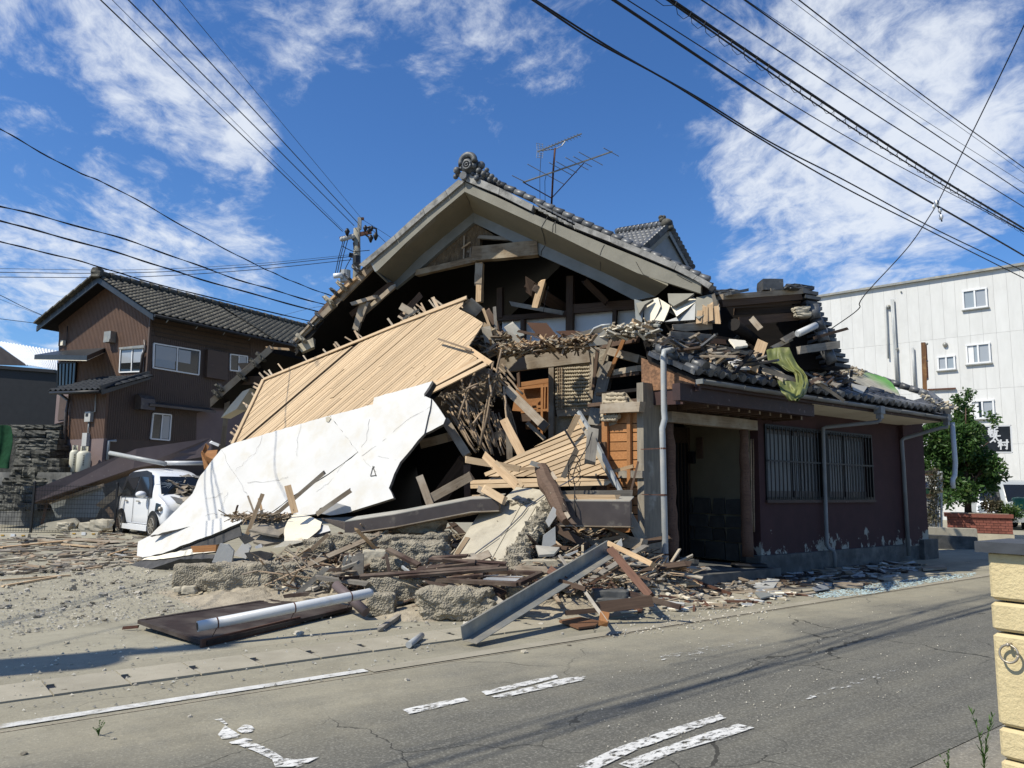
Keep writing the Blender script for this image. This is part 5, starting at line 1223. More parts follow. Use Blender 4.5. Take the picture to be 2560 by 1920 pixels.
def wwin(pts, cur):
    P = [wbz(*p) for p in pts]; a0, a1 = (s_of(P[0]) + s_of(P[3])) / 2, (s_of(P[1]) + s_of(P[2])) / 2; z1_, z0_ = (P[0].z + P[1].z) / 2, (P[2].z + P[3].z) / 2
    def bx(name, m, s0, s1, k0, k1, za, zb_, par): 
        b = MB(); b.frame(base + WD * ((s0 + s1) / 2) + WN * ((k0 + k1) / 2) + Z * ((za + zb_) / 2), WD * (s1 - s0) / 2, WN * (k1 - k0) / 2, Z * (zb_ - za) / 2); return b.build(name, m, par)
    w = bx('window', 'glass', a0, a1, .0, .02, z0_, z1_, wb); mid = (a0 + a1) / 2
    for s in (a0, a1, mid): bx('window_frame', 'whitepaint', s - .04, s + .04, .0, .09, z0_, z1_, w)
    for z_ in (z0_, z1_): bx('window_frame', 'whitepaint', a0 - .05, a1 + .05, .0, .10, z_ - .04, z_ + .04, w)
    bx('window_sill', 'steel', a0 - .1, a1 + .1, .0, .13, z0_ - .1, z0_ - .05, w)
    for f0, f1, m in cur: bx('pane', m, a0 + (a1 - a0) * f0, a0 + (a1 - a0) * f1, .021, .03, z0_ + .05, z1_ - .05, w)
wwin([(1652, 325), (1865, 300), (1872, 465), (1660, 492)], [(.04, .48, 'frosted'), (.53, .96, 'frost2')])
wwin([(1685, 826), (1893, 805), (1905, 980), (1692, 992)], [(.05, .30, 'whitepaint'), (.32, .47, 'frosted'), (.53, .96, 'frost2')])
wwin([(1420, 936), (1570, 920), (1578, 1040), (1428, 1050)], [(.08, .46, 'frost2'), (.54, .95, 'frosted')])
wwin([(1726, 1340), (1932, 1328), (1935, 1490), (1740, 1500)], [(.05, .32, 'whitepaint'), (.53, .96, 'frost2')])
def wpipe(pts, r, m): b = MB(); b.tube([PL(*cJ(*p), off(WB, .12)) for p in pts], r, 8); b.build('wall_pipe', m, wb, smooth=True)
wpipe([(965, 480), (950, 462), (940, 475), (950, 700), (962, 945)], .045, 'pvc'); wpipe([(992, 402), (1010, 700), (1022, 900), (1042, 1190)], .07, 'pvc'); wpipe([(1006, 402), (1024, 700), (1036, 900), (1054, 1190)], .05, 'pvc'); wpipe([(1186, 846), (1208, 1225)], .07, 'pvc')
for p in ((1035, 862), (1485, 818), (1078, 330), (960, 470)):
    b = MB(); b.ball(PL(*cJ(*p), off(WB, .05)), (.13, .13, .13) if p[0] != 1078 else (.05, .05, .05), 9, 6); b.build('vent_cap', 'steel', wb, smooth=True)
b = MB(); b.beam(PL(*cJ(1325, 1232), off(WB, .1)), PL(*cJ(1582, 1220), off(WB, .1)), .1, .08); b.build('ledge_rail', 'rust', wb)
# rusty post with the edge of a signboard
M['rustpost'] = mat('rust_streaked_post', (.20, .095, .035), (.10, .05, .025), scale=3, stretch=(6, 6, .6), rough=.8, bump=.2, rnd=0, c3=(.38, .24, .1), c3scale=2.5, c3lo=.55, c3hi=.75)
rp = empty('rusty_sign_post', W(*cJ(1300, 1300), 31), 'rust streaked square steel post rising behind the annex roof', 'post')
a, c = W(*cJ(1283, 798), 31), W(*cJ(1302, 1320), 31); b = MB(); b.beam(a, c, .16, .12, V((-.5, -1, 0))); b.build('post', 'rustpost', rp)
b = MB(); b.prism([W(*cJ(*p), 31.3) for p in ((1302, 800), (1316, 805), (1334, 1140), (1316, 1150))], V((.1, .4, 0))); b.build('sign_edge', 'rust', rp)
for y in (810, 970, 1135): b = MB(); b.ball(W(*cJ(1318, y), 31.1), .05, 7, 5); b.build('bolt', 'steel', rp)
# brick planter
pl0 = V(W(*cK(470, 1570), 25.0)); pl0.z = 0
pb = W(*cK(1135, 1560), 24.2); pb.z = 0
pd = (pb - pl0); plen = pd.length; pd.normalize(); pn = V((pd.y, -pd.x, 0)); pn = pn if pn.y < 0 else -pn
plt = empty('brick_planter', pl0, 'red brown brick planter box under the bushy tree', 'planter')
M['brick'] = mat('red_brown_brick', (.22, .075, .05), (.16, .055, .04), scale=20, bump=.3, rnd=.22); M['mortar'] = mat('brick_mortar', (.13, .055, .045), (.10, .045, .04), bump=.3, rnd=0)
zb0, zb1 = W(*cK(800, 1545), 24.7).z, W(*cK(800, 1385), 24.7).z; hb = (zb1 - zb0) / 6
print('planter', pl0, plen, zb0, zb1)
def pbx(name, m, a0, a1, k0, k1, za, zb_): b = MB(); b.frame(pl0 + pd * ((a0 + a1) / 2) + pn * ((k0 + k1) / 2) + Z * ((za + zb_) / 2), pd * (a1 - a0) / 2, pn * (k1 - k0) / 2, Z * (zb_ - za) / 2); return b.build(name, m, plt)
for r_ in range(6):
    x = -.12 * (r_ % 2); w_ = plen / 9
    while x < plen - .01:
        a0, a1 = max(0, x), min(plen, x + w_)
        if a1 - a0 > .03: pbx('brick', 'brick', a0 + .006, a1 - .006, -.08, .012, zb0 + r_ * hb + .006, zb0 + (r_ + 1) * hb - .006)
        x += w_
    for q in range(4): 
        b = MB(); b.frame(pl0 - pn * (.1 + q * .27 + .13 * (r_ % 2)) + Z * (zb0 + (r_ + .5) * hb), pd * .02, pn * .12, Z * (hb / 2 - .006)); b.build('brick', 'brick', plt)
pbx('body', 'mortar', .02, plen - .02, -1.2, -.005, 0, zb1); pbx('base', 'concrete', -.02, plen + .02, -1.2, .03, -.05, zb0 - .01); pbx('cap_course', 'brick', -.1, plen + .03, -1.25, .06, zb1 + .005, zb1 + .12)
pbx('soil', 'dirt', .08, plen - .08, -1.15, -.06, zb1 + .1, zb1 + .135)
# foliage
def leaf_mat(name, c, c2):
    m = bpy.data.materials.new(name); m.use_nodes = True; nt = m.node_tree; b = nt.nodes['Principled BSDF']
    at = nd(nt, 'ShaderNodeAttribute', attribute_name='tint')
    nt.links.new(mixc(nt, at.outputs['Fac'], c, c2), b.inputs['Base Color']); b.inputs['Roughness'].default_value = .5; b.inputs['Specular IOR Level'].default_value = .3
    tr = nd(nt, 'ShaderNodeBsdfTranslucent'); nt.links.new(mixc(nt, at.outputs['Fac'], [x * 1.3 for x in c], [x * 1.3 for x in c2]), tr.inputs['Color'])
    mx_ = nd(nt, 'ShaderNodeMixShader'); mx_.inputs[0].default_value = .3
    nt.links.new(b.outputs[0], mx_.inputs[1]); nt.links.new(tr.outputs[0], mx_.inputs[2]); nt.links.new(mx_.outputs[0], nt.nodes['Material Output'].inputs[0]); M[name] = m
leaf_mat('leaf', (.026, .062, .014), (.075, .15, .036)); leaf_mat('leaf_light', (.05, .085, .02), (.11, .16, .045)); leaf_mat('leaf_dry', (.05, .055, .03), (.12, .1, .06)); leaf_mat('grassblade', (.05, .10, .02), (.10, .17, .05))
def leaves(name, m, blobs, n, size, parent, rng):
    vs, fs, ti = [], [], []
    tot_ = sum(b_[1][0] * b_[1][1] * b_[1][2] for b_ in blobs)
    for (c, r) in blobs:
        k = int(n * r[0] * r[1] * r[2] / tot_) + 12
        twigs = [(V((rng.gauss(0, 1), rng.gauss(0, 1), rng.gauss(0, 1))).normalized() * rng.uniform(.35, 1.0) ** .5) for _ in range(max(4, k // 9))]
        for _ in range(k):
            t = rng.choice(twigs); q = V((t.x * r[0], t.y * r[1], t.z * r[2])) + V((rng.gauss(0, .07), rng.gauss(0, .07), rng.gauss(0, .07)))
            p = c + q; s = size * rng.uniform(.6, 1.3)
            d = (q.normalized() + V((rng.gauss(0, .7), rng.gauss(0, .7), rng.gauss(0, .6)))).normalized(); sd_ = d.cross(V((rng.gauss(0, 1), rng.gauss(0, 1), rng.gauss(0, 1)))).normalized(); up_ = sd_.cross(d)
            i = len(vs); vs += [p - d * s, p + sd_ * s * .45 + up_ * s * .12, p + d * s, p - sd_ * s * .45 + up_ * s * .12]; fs.append((i, i + 1, i + 2, i + 3)); ti.append(rng.random())
    me = bpy.data.meshes.new(name); org = ORG[parent.name]; me.from_pydata([tuple(x - org) for x in vs], [], fs); me.materials.append(M[m]); me['keep'] = 1
    at = me.attributes.new('tint', 'FLOAT', 'FACE'); at.data.foreach_set('value', ti); me.update()
    return link(name, me, parent)
rt2 = random.Random(5)
tr = empty('bushy_tree', W(*cK(665, 1330), 25.4), 'bushy dark green tree growing out of the brick planter', 'tree')
tb_ = W(*cK(665, 1340), 25.4)
b = MB(); b.tube([tb_, W(*cK(660, 1150), 25.4), W(*cK(640, 900), 25.5), W(*cK(640, 600), 25.6)], [.11, .09, .07, .03], 8)
for (x, y, x1, y1) in ((660, 1150, 820, 850), (650, 1050, 420, 800), (640, 850, 880, 600), (640, 800, 400, 520), (640, 700, 640, 250), (650, 1000, 950, 900)): b.tube([W(*cK(x, y), 25.4), W(*cK((x + x1) / 2, (y + y1) / 2 - 20), 25.3), W(*cK(x1, y1), 25.2)], [.05, .035, .012], 6)
b.build('trunk', 'brownwood', tr, smooth=True)
bl = []
for (x, y, rx, ry) in ((300, 560, 190, 170), (520, 420, 170, 150), (640, 300, 90, 120), (650, 130, 35, 90), (540, 190, 60, 70), (640, 560, 180, 170), (740, 500, 75, 90), (800, 780, 170, 115), (560, 760, 240, 200), (320, 820, 170, 140), (760, 930, 230, 140), (940, 850, 100, 90), (480, 1050, 130, 160), (640, 1120, 150, 120), (850, 1060, 130, 70), (980, 960, 90, 60), (450, 1200, 110, 80), (560, 600, 200, 200), (900, 340, 35, 40), (945, 395, 22, 25)):
    yy = 25.4 + rt2.uniform(-.7, .5); c = W(*cK(x, y), yy); kx = .2412 * yy / F
    bl.append((c, (rx * kx, max(.2, .8 * (rx + ry) / 2 * kx), ry * kx)))
leaves('crown', 'leaf', bl, 15000, .08, tr, rt2); leaves('light_leaves', 'leaf_light', bl, 2600, .075, tr, rt2)
for k, (x, y, rx, ry, m, nm_, lb) in enumerate(((1050, 1300, 120, 55, 'leaf_light', 'low_shrub', 'low light green shrub at the open end of the brick planter'), (890, 1250, 60, 50, 'leaf_dry', 'dry_shrub', 'dry reddish shrub in the planter beside the trunk'), (1110, 1340, 70, 40, 'leaf', 'ivy_plant', 'green ivy spilling over the planter corner'))):
    c = W(*cK(x, y), 24.8); t = empty(nm_, c - Z * .3, lb, 'shrub'); kx = .2412 * 24.8 / F; leaves('foliage', m, [(c, (rx * kx, .35, ry * kx))], 420, .06, t, rt2)
    b = MB(); 
    for q in range(5): b.tube([c - Z * .3 + V((R.uniform(-.15, .15), 0, 0)), c + V((R.uniform(-.3, .3), R.uniform(-.1, .1), .05))], .012, 5)
    b.build('stem', 'brownwood', t)
# brush strokes for lettering
def strokes(name, m, pts_list, o, ax, ay, n, h, parent, w=.1):
    b = MB()
    for st_ in pts_list:
        P = [o + ax * (x * h) + ay * (y * h) + n * .012 for x, y in st_]
        for i in range(len(P) - 1):
            d = (P[i + 1] - P[i]).normalized(); sd_ = d.cross(n).normalized(); k0 = w * h * (1.1 if i == 0 else .95) / 2; k1 = w * h * .8 / 2
            b.prism([P[i] - d * k0 * .5 + sd_ * k0, P[i] - d * k0 * .5 - sd_ * k0, P[i + 1] + d * k1 * .4 - sd_ * k1, P[i + 1] + d * k1 * .4 + sd_ * k1], n * .004)
    return b.build(name, m, parent)
SHIN = [[(.25, 1), (.28, .88)], [(.05, .85), (.5, .87)], [(.15, .78), (.2, .66)], [(.4, .8), (.34, .66)], [(.02, .62), (.52, .64)], [(.05, .45), (.5, .47)], [(.27, .62), (.27, .05), (.18, .1)], [(.22, .4), (.05, .2)], [(.32, .4), (.48, .25)], [(.95, .95), (.65, .82)], [(.66, .84), (.64, .4), (.55, .05)], [(.66, .58), (1.0, .6)], [(.84, .58), (.84, .0)]]
TAI = [[(.05, .66), (.98, .72)], [(.5, 1), (.48, .66), (.3, .28), (.02, .05)], [(.52, .64), (.7, .3), (1.0, .05)], [(.42, .22), (.52, .08)]]
MURA = [[(.03, .7), (.5, .74)], [(.27, 1), (.27, .0)], [(.25, .68), (.04, .3)], [(.3, .6), (.48, .4)], [(.55, .72), (1.0, .76)], [(.84, 1), (.84, .05), (.72, .12)], [(.62, .52), (.7, .38)]]
sg = empty('black_signboard', W(*cK(1000, 715), 29), 'black shop signboard with white brush lettering half hidden by the tree', 'signboard')
Q = [W(*cK(*p), 29 + k_) for p, k_ in (((805, 432), .25), ((1112, 424), 0), ((1128, 715), 0), ((805, 715), .25))]; sn_ = ((Q[1] - Q[0]).cross(Q[2] - Q[0])).normalized(); sn_ = sn_ if sn_.y < 0 else -sn_
M['signblack'] = mat('sign_black', (.012, .013, .014), (.02, .022, .024), scale=5, rough=.35, bump=0, rnd=0)
b = MB(); b.prism(Q, -sn_ * .3); b.build('board', 'signblack', sg)
ctr = sum(Q, V((0, 0, 0))) / 4; q2 = [ctr + (p - ctr) * .95 + sn_ * .006 for p in Q]
for i in range(4): b = MB(); b.beam(q2[i], q2[(i + 1) % 4], .045, .006, sn_); b.build('border', 'whitepaint', sg)
axx = (Q[1] - Q[0]).normalized(); ayy = (Q[0] - Q[3]).normalized(); uu = .2412 * 29 / F
for st_, (x, y), h in ((SHIN, (868, 545), 95), (TAI, (888, 610), 100), (MURA, (972, 680), 100)):
    o_ = PL(*cK(x, y), (ctr, sn_)); strokes('lettering', 'whitepaint', st_, o_, axx, ayy, sn_, h * uu, sg, .17)
sb_ = empty('notice_stand', W(*cK(260, 1480), 22.5), 'white notice stand with blue lettering and green band overgrown by dry ivy', 'signboard')
Y2 = 22.5
def ksheet(name, m, pts, y, th, par): return sheet(name, m, [W(*cK(*p), y) for p in pts], th, par)
ksheet('board', 'whitepaint', ((148, 945), (300, 945), (300, 1080), (150, 1080)), Y2, .04, sb_); ksheet('red_line', 'brick', ((148, 935), (300, 935), (300, 946), (148, 946)), Y2 - .005, .03, sb_)
M['signgreen'] = mat('sign_green', (.02, .085, .05), bump=0); M['signblue'] = mat('sign_blue', (.015, .025, .14), bump=0)
ksheet('green_band', 'signgreen', ((150, 1081), (310, 1081), (312, 1138), (152, 1138)), Y2 - .005, .03, sb_); ksheet('lower_panel', 'plaster', ((160, 1172), (362, 1172), (370, 1478), (172, 1478)), Y2 + .05, .05, sb_)
ksheet('top_rail', 'brownmetal', ((148, 895), (362, 898), (362, 918), (148, 918)), Y2 - .02, .08, sb_); ksheet('dark_rail', 'brownwood', ((155, 1138), (320, 1138), (322, 1170), (157, 1170)), Y2, .05, sb_)
for (x0, x1) in ((352, 352), (384, 388)):
    b = MB(); b.beam(W(*cK(x0, 905), Y2), W(*cK(x1, 1485), Y2), .05, .05, V((0, 1, 0))); b.build('post', 'pvc', sb_)
for st_, (x, y), h in ((TAI, (152, 1010), 42), (TAI, (176, 1040), 42), (MURA, (196, 1065), 42)): strokes('lettering', 'signblue', st_, W(*cK(x, y), Y2 - .02), V((1, 0, 0)), Z, V((0, -1, 0)), h * .2412 * Y2 / F, sb_, .17)
for i in range(4): b = MB(); b.beam(W(*cK(170, 1225 + i * 62), Y2 - .005), W(*cK(362, 1215 + i * 62), Y2 - .005), .012, .01); b.build('panel_seam', 'barge', sb_)
iv = empty('dry_ivy', W(*cK(310, 1480), 22.4), 'grey dry ivy climbing over the notice stand', 'plant'); kk = .2412 * 22.4 / F
leaves('foliage', 'leaf_dry', [(W(*cK(x, y), 22.35), (rx * kk, .12, ry * kk)) for x, y, rx, ry in ((300, 960, 60, 70), (320, 1060, 50, 70), (310, 1170, 35, 70), (300, 1320, 50, 90), (230, 1420, 60, 40))], 800, .045, iv, rt2)
b = MB(); b.tube([W(*cK(330, 1480), 22.4), W(*cK(310, 1250), 22.35), W(*cK(320, 1000), 22.35)], .015, 6); b.build('stem', 'oldwood', iv)
# low kerb walls
for pts, y, m, lb in ((((180, 1485), (755, 1503), (772, 1560), (185, 1545)), 21.5, 'concrete', 'low mossy concrete wall in sun beside the maroon annex'), (((187, 1562), (760, 1590), (775, 1655), (190, 1660)), 20.4, 'foundcon', 'low dark concrete kerb in front of the mossy wall')):
    b = MB(); P = [W(*cK(*p), y) for p in pts]; P[2].z = 0; P[3].z = 0; b.prism(P, V((.15, .35, 0))); tag(b.build('low_wall', m), lb, 'wall')
# vans behind
def van(name, org, fwd, col, label, face=True):
    o = V(org); o.z = 0; f_ = fwd.normalized(); l_ = V((-f_.y, f_.x, 0)); mx = lambda x, y, z: o + f_ * x + l_ * y + Z * z
    t = empty(name, o, label, 'van'); vs, fs = [], []
    st_ = [(-4.0, .4, 1.9, .70, .78), (-3.9, .35, 1.95, .72, .84), (-1.0, .35, 1.98, .72, .85), (-.6, .35, 1.92, .70, .85), (-.25, .35, 1.35, .70, .85), (0, .38, 1.02, .68, .84), (.12, .42, .8, .66, .78)]
    for (x, zb_, zt_, wt, wm) in st_:
        sec = [(0, zb_), (wm * .95, zb_), (wm, zb_ + .2), (wm, min(1.05, zt_ - .1)), (wt, zt_ - .08), (wt * .85, zt_), (0, zt_ + .02)]; full = [(-y, z) for y, z in sec] + [(y, z) for y, z in sec[-2:0:-1]]; vs += [mx(x, y, z) for y, z in full]
    n = 12
    for i in range(len(st_) - 1):
        for j in range(n): fs.append((i * n + j, i * n + (j + 1) % n, (i + 1) * n + (j + 1) % n, (i + 1) * n + j))
    fs += [tuple(range(n)), tuple((len(st_) - 1) * n + j for j in reversed(range(n)))]
    b = MB(); b.add(vs, fs); bo = b.build('body', col, t, smooth=True); md = bo.modifiers.new('s', 'SUBSURF'); md.levels = md.render_levels = 2
    nn = (f_ * .75 + Z * .5).normalized()
    b = MB(); b.prism([p + nn * .03 for p in (mx(-.52, -.64, 1.76), mx(-.52, .64, 1.76), mx(-.1, .72, 1.12), mx(-.1, -.72, 1.12))], nn * .01); b.build('windscreen', 'glass', t)
    for sg_ in (-1, 1):
        b = MB(); b.prism([mx(x, sg_ * (.855 - (z - 1) * .16), z) for x, z in ((-1.5, 1.08), (-1.5, 1.72), (-.75, 1.72), (-.35, 1.1))], l_ * .02 * -sg_); b.build('side_window', 'glass', t)
        b = MB(); b.frame(mx(.06, sg_ * .58, .82), l_ * .16, f_ * .09, Z * .10); b.build('headlight', 'frosted', t)
        b = MB(); b.frame(mx(-.35, sg_ * .98, 1.15), l_ * .09, f_ * .05, Z * .13); b.build('mirror', 'black', t)
        for x in (-.75, -3.1): b = MB(); b.tube([mx(x, sg_ * .66, .31), mx(x, sg_ * .87, .31)], .31, 16); b.build('wheel', 'rubber', t)
    b = MB(); b.frame(mx(.09, 0, .80), l_ * .36, f_ * .07, Z * .055); b.build('grille', 'black', t); b = MB(); b.frame(mx(.12, 0, .45), l_ * .8, f_ * .09, Z * .14); b.build('bumper', 'greyboard' if face else col, t)
M['vanwhite'] = glass('white_van_paint', (.68, .69, .70), .3); M['vangrey'] = glass('silver_van_paint', (.34, .36, .36), .3)
vp = W(*cK(990, 1300), 32); van('white_van', vp, V((-.62, -.78, 0)), 'vanwhite', 'white van parked nose out behind the tree'); vp = W(*cK(1290, 1310), 31); van('silver_van', vp, V((-.15, -1, 0)), 'vangrey', 'silver grey van at the frame edge beside the white van')
gb = W(*cK(1222, 1305), 27); hb_ = W(*cK(1222, 1172), 27); t = empty('green_bin', gb, 'green plastic bin standing by the planter end', 'bin')
M['bingreen'] = mat('bin_green', (.02, .16, .10), (.015, .12, .08), rough=.5, bump=.05); b = MB(); b.tube([gb, hb_ - Z * .12], [.24, .28], 14); b.build('body', 'bingreen', t, smooth=False); b = MB(); b.tube([hb_ - Z * .12, hb_ - Z * .04, hb_], [.31, .3, .15], 14); b.build('lid', 'bingreen', t)
# ------------------------------------------------------------------ second gable peeping over the roof
dg = empty('rear_gable_roof', W(1674, 640, 20), 'grey tiled rear gable roof peeping over the damaged rake', 'roof')
pa = W(*cQ(1812, 655), 19.5); pbk = W(*cQ(1400, 715), 22.5); pr = W(*cQ(2000, 1000), 20.6); plf = W(*cQ(1600, 850), 18.2); dv = pbk - pa
def dpart(b, n, m, s=False): return b.build(n, m, dg, smooth=s)
b = MB(); b.prism([pa, plf, plf + dv, pbk], -Z * .08); dpart(b, 'roof_deck', 'tile')
u_ = (pa - plf); nr_ = int(u_.length / .24); u_.normalize(); nn = dv.normalized().cross(u_); nn = nn if nn.dot(EYE - pa) > 0 else -nn
o = tile_rows(plf, dv.normalized(), u_, nn, int(dv.length / .27), nr_).build('tile_rows', 'tile', dg, smooth=True); o['kind'] = 'stuff'
b = MB(); b.prism([pa, pr, pr + dv, pbk], -Z * .08); dpart(b, 'roof_deck', 'tile_dark')
b = MB(); b.prism([pa - Z * .12 + dv * .03, plf - Z * .1 + dv * .03, plf - Z * 1.2 + dv * .03, pr - Z * .6 + dv * .03, pr - Z * .1 + dv * .03], dv * .02); dpart(b, 'gable_wall', 'strip')
for q in (plf, pr):
    b = MB(); b.prism([pa + Z * .03, q + Z * .03, q - Z * .2, pa - Z * .22], dv * .025); dpart(b, 'barge_board', 'barge' if q is plf else 'strip')
    for i in range(11):
        c = pa.lerp(q, (i + .5) / 11) + Z * .06; b = MB(); b.tube([c - dv.normalized() * .05, c + dv.normalized() * .25], .075, 8); dpart(b, 'verge_tile', 'tile', True)
for i in range(12): a = pa.lerp(pbk, i / 12) + Z * .1; c = pa.lerp(pbk, (i + 1) / 12) + Z * .1; b = MB(); b.tube([a, c], [.11, .095], 8); dpart(b, 'ridge_tile', 'tile', True)
for c, r in ((W(*cQ(1790, 630), 19.4), .16), (W(*cQ(1820, 665), 19.35), .1), (W(*cQ(1755, 600), 19.5), .09), (W(*cQ(1745, 580), 19.5), .07), (W(*cQ(1768, 578), 19.5), .06)): b = MB(); b.ball(c, (r, r, r * .85), 9, 7); dpart(b, 'ridge_ornament', 'tile_moss', True)
# ------------------------------------------------------------------ yellow gate pillar
PN = V((-.777, -.629, 0)); PDv = V((.629, -.777, 0)); PIL = (W(2476, 1500, 3.35), PN)
pc = PIL[0].copy(); pc.z = 0
gp = empty('gate_pillar', pc, 'cream yellow roughcast gate pillar with dark cap and iron ring', 'pillar')
def rough_mat():
    m = bpy.data.materials.new('yellow_roughcast'); m.use_nodes = True; nt = m.node_tree; b = nt.nodes['Principled BSDF']
    co = coords(nt, 'Object', shift=False); n1 = noise_(nt, co, 60, 5, .6); n2 = noise_(nt, co, 9, 4)
    nt.links.new(mixc(nt, ramp(nt, n2, .3, .75), (.58, .475, .265), (.49, .395, .215)), b.inputs['Base Color']); b.inputs['Roughness'].default_value = .8
    bp = nd(nt, 'ShaderNodeBump'); bp.inputs['Strength'].default_value = 1.0; bp.inputs['Distance'].default_value = .007
    nt.links.new(n1, bp.inputs['Height']); nt.links.new(bp.outputs[0], b.inputs['Normal']); return m
M['yellow'] = rough_mat(); M['capstone'] = mat('dark_cap_stone', (.055, .06, .068), (.04, .044, .05), scale=12, rough=.6, bump=.15, rnd=0)
zl = lambda x, y: PL(*cL(x, y), PIL).z
tops = [(zl(562, 165), zl(578, 482)), (zl(580, 515), zl(590, 695)), (zl(595, 730), zl(620, 1345)), (zl(622, 1378), zl(632, 1570)), (zl(634, 1602), 0.0)]
for i, (z1_, z0_) in enumerate(tops):
    z1_ += .005; z0_ -= .005 if i < 4 else 0
    j = R.uniform(-.004, .004); b = MB(); c = pc + PDv * (.32 + j) - PN * .16
    hx, hy, hz = .32, .16, (z1_ - z0_) / 2; bev = .012; o0 = c + Z * (z0_ + hz)
    vs, fs = [], []
    ring8 = [(-hx + bev, -hy), (hx - bev, -hy), (hx, -hy + bev), (hx, hy - bev), (hx - bev, hy), (-hx + bev, hy), (-hx, hy - bev), (-hx, -hy + bev)]
    for (zz_, k) in ((-hz, bev), (-hz + bev, 0), (hz - bev, 0), (hz, bev)):
        for (x, y) in ring8: vs.append(o0 + PDv * (x - math.copysign(k, x)) - PN * (y - math.copysign(k, y)) + Z * zz_)
    for q in range(3):
        for w in range(8): fs.append((q * 8 + w, q * 8 + (w + 1) % 8, (q + 1) * 8 + (w + 1) % 8, (q + 1) * 8 + w))
    fs += [tuple(range(8)), tuple(24 + w for w in range(8))]
    b.add(vs, fs); b.build('block', 'yellow', gp)
b = MB(); b.frame(pc + PDv * .32 - PN * .16 + Z * (tops[0][0] / 2), PDv * .275, PN * .125, Z * (tops[0][0] / 2 - .01)); b.build('core', 'black', gp)
b = MB(); b.frame(pc + PDv * .32 - PN * .16 + Z * (tops[0][0] + .022), PDv * .355, PN * .195, Z * .022); b.build('cap', 'capstone', gp)
rc = PL(*cL(725, 870), off(PIL, .03)); b = MB(); b.tube([rc + PDv * (.034 * math.cos(q * math.pi / 12)) + Z * (.034 * math.sin(q * math.pi / 12)) + PN * (.006 * -math.sin(q * math.pi / 12)) for q in range(25)], .0048, 8); rr_ = b.build('ring', 'alloy', gp, smooth=True)
b = MB(); b.tube([rc + Z * .036 - PN * .03, rc + Z * .036 + PN * .004], .006, 8); b.ball(rc + Z * .036 + PN * .004, .008, 8, 6); b.build('ring_eye', 'alloy', rr_, smooth=True)
# ------------------------------------------------------------------ the wreckage in front of the house
cT, cU, cV = crop(560, 880, .1356), crop(1000, 740, .1356), crop(1040, 900, .1808)
def clip_lines(poly, d, pitch, fill):
    """parallel strips across a 2-D polygon: returns list of quads (as 2-D points)"""
    nx, ny = -d[1], d[0]; pr = [x * nx + y * ny for x, y in poly]; lo, hi = min(pr), max(pr); t = lo + pitch * .5; outq = []
    while t < hi:
        def cut(tt):
            s = []
            for i in range(len(poly)):
                (xa, ya), (xb, yb) = poly[i], poly[(i + 1) % len(poly)]; pa, pb = xa * nx + ya * ny - tt, xb * nx + yb * ny - tt
                if (pa > 0) != (pb > 0): f = pa / (pa - pb); s.append((xa + (xb - xa) * f) * d[0] + (ya + (yb - ya) * f) * d[1])
            return sorted(s)
        m = cut(t); a_ = cut(t - pitch * fill / 2 + 1e-4) ; b_ = cut(t + pitch * fill / 2 - 1e-4)
        for k in range(0, len(m) - 1, 2):
            u0, u1 = t - pitch * fill / 2, t + pitch * fill / 2
            aa = a_ if len(a_) == len(m) else m; bb = b_ if len(b_) == len(m) else m
            outq.append([(u0, aa[k]), (u0, aa[k + 1]), (u1, bb[k + 1]), (u1, bb[k])])
        t += pitch
    return [[(s * d[0] + u * nx, s * d[1] + u * ny) for u, s in q] for q in outq]
def lath_panel(t, plane, poly_px, dir_px, pitch, fill, th, m='lath', split=.35):
    P = [PL(u, v, plane) for u, v in poly_px]; n = plane[1]
    ex = (PL(*dir_px[1], plane) - PL(*dir_px[0], plane)).normalized(); ey = n.cross(ex).normalized(); o = P[0]
    poly = [((p - o).dot(ex), (p - o).dot(ey)) for p in P]
    for q in clip_lines(poly, (1, 0), pitch, fill):
        L = q[1][0] - q[0][0]
        cuts = [0, 1]
        if L > 1.2 and R.random() < split: cuts = [0, R.uniform(.3, .7), 1]
        for k in range(len(cuts) - 1):
            f0, f1 = cuts[k] + (.002 if k else 0), cuts[k + 1]
            pts = [o + ex * (a[0] + (b_[0] - a[0]) * f) + ey * (a[1] + (b_[1] - a[1]) * f) for (a, b_, f) in ((q[0], q[1], f0), (q[0], q[1], f1), (q[3], q[2], f1), (q[3], q[2], f0))]
            c = sum(pts, V((0, 0, 0))) / 4; lift = n * (R.uniform(-.003, .004) if R.random() > .06 else R.uniform(.008, .02))
            if R.random() < .010: continue
            loc = [V(((p - c).dot(ex), (p - c).dot(ey), zz_)) for zz_ in (0, -th) for p in pts]
            me = bpy.data.meshes.new('slat'); me.from_pydata([tuple(x) for x in loc], [], [(0, 1, 2, 3), (7, 6, 5, 4), (0, 4, 5, 1), (1, 5, 6, 2), (2, 6, 7, 3), (3, 7, 4, 0)]); me.materials.append(M[m])
            link('slat', me, t, mtx=frame_mtx(c + lift, ex, ey, n))
LP = plane3(W(*cS(460, 765), 16.5), W(*cU(1190, 20), 14.5), W(*cS(205, 1300), 15.7))
lp = empty('lath_wall_panel', PL(*cS(205, 1300), LP), 'big fallen wall of diagonal pale wooden slats leaning above the white sheet', 'wall panel')
poly = [cS(468, 775), cS(1200, 492), cS(1755, 245), cU(1180, 40), cU(1150, 200), cU(1090, 240), cU(1300, 350), cU(1540, 500), cU(1250, 950), cU(1330, 1000), cU(1500, 1120), cU(640, 1590), cU(520, 1900), (900, 1110), (560, 1140), cS(210, 1295)]
lath_panel(lp, LP, poly, ((600, 1050), (700, 965)), .0665, .86, .022)
LPo = off(LP, .022)
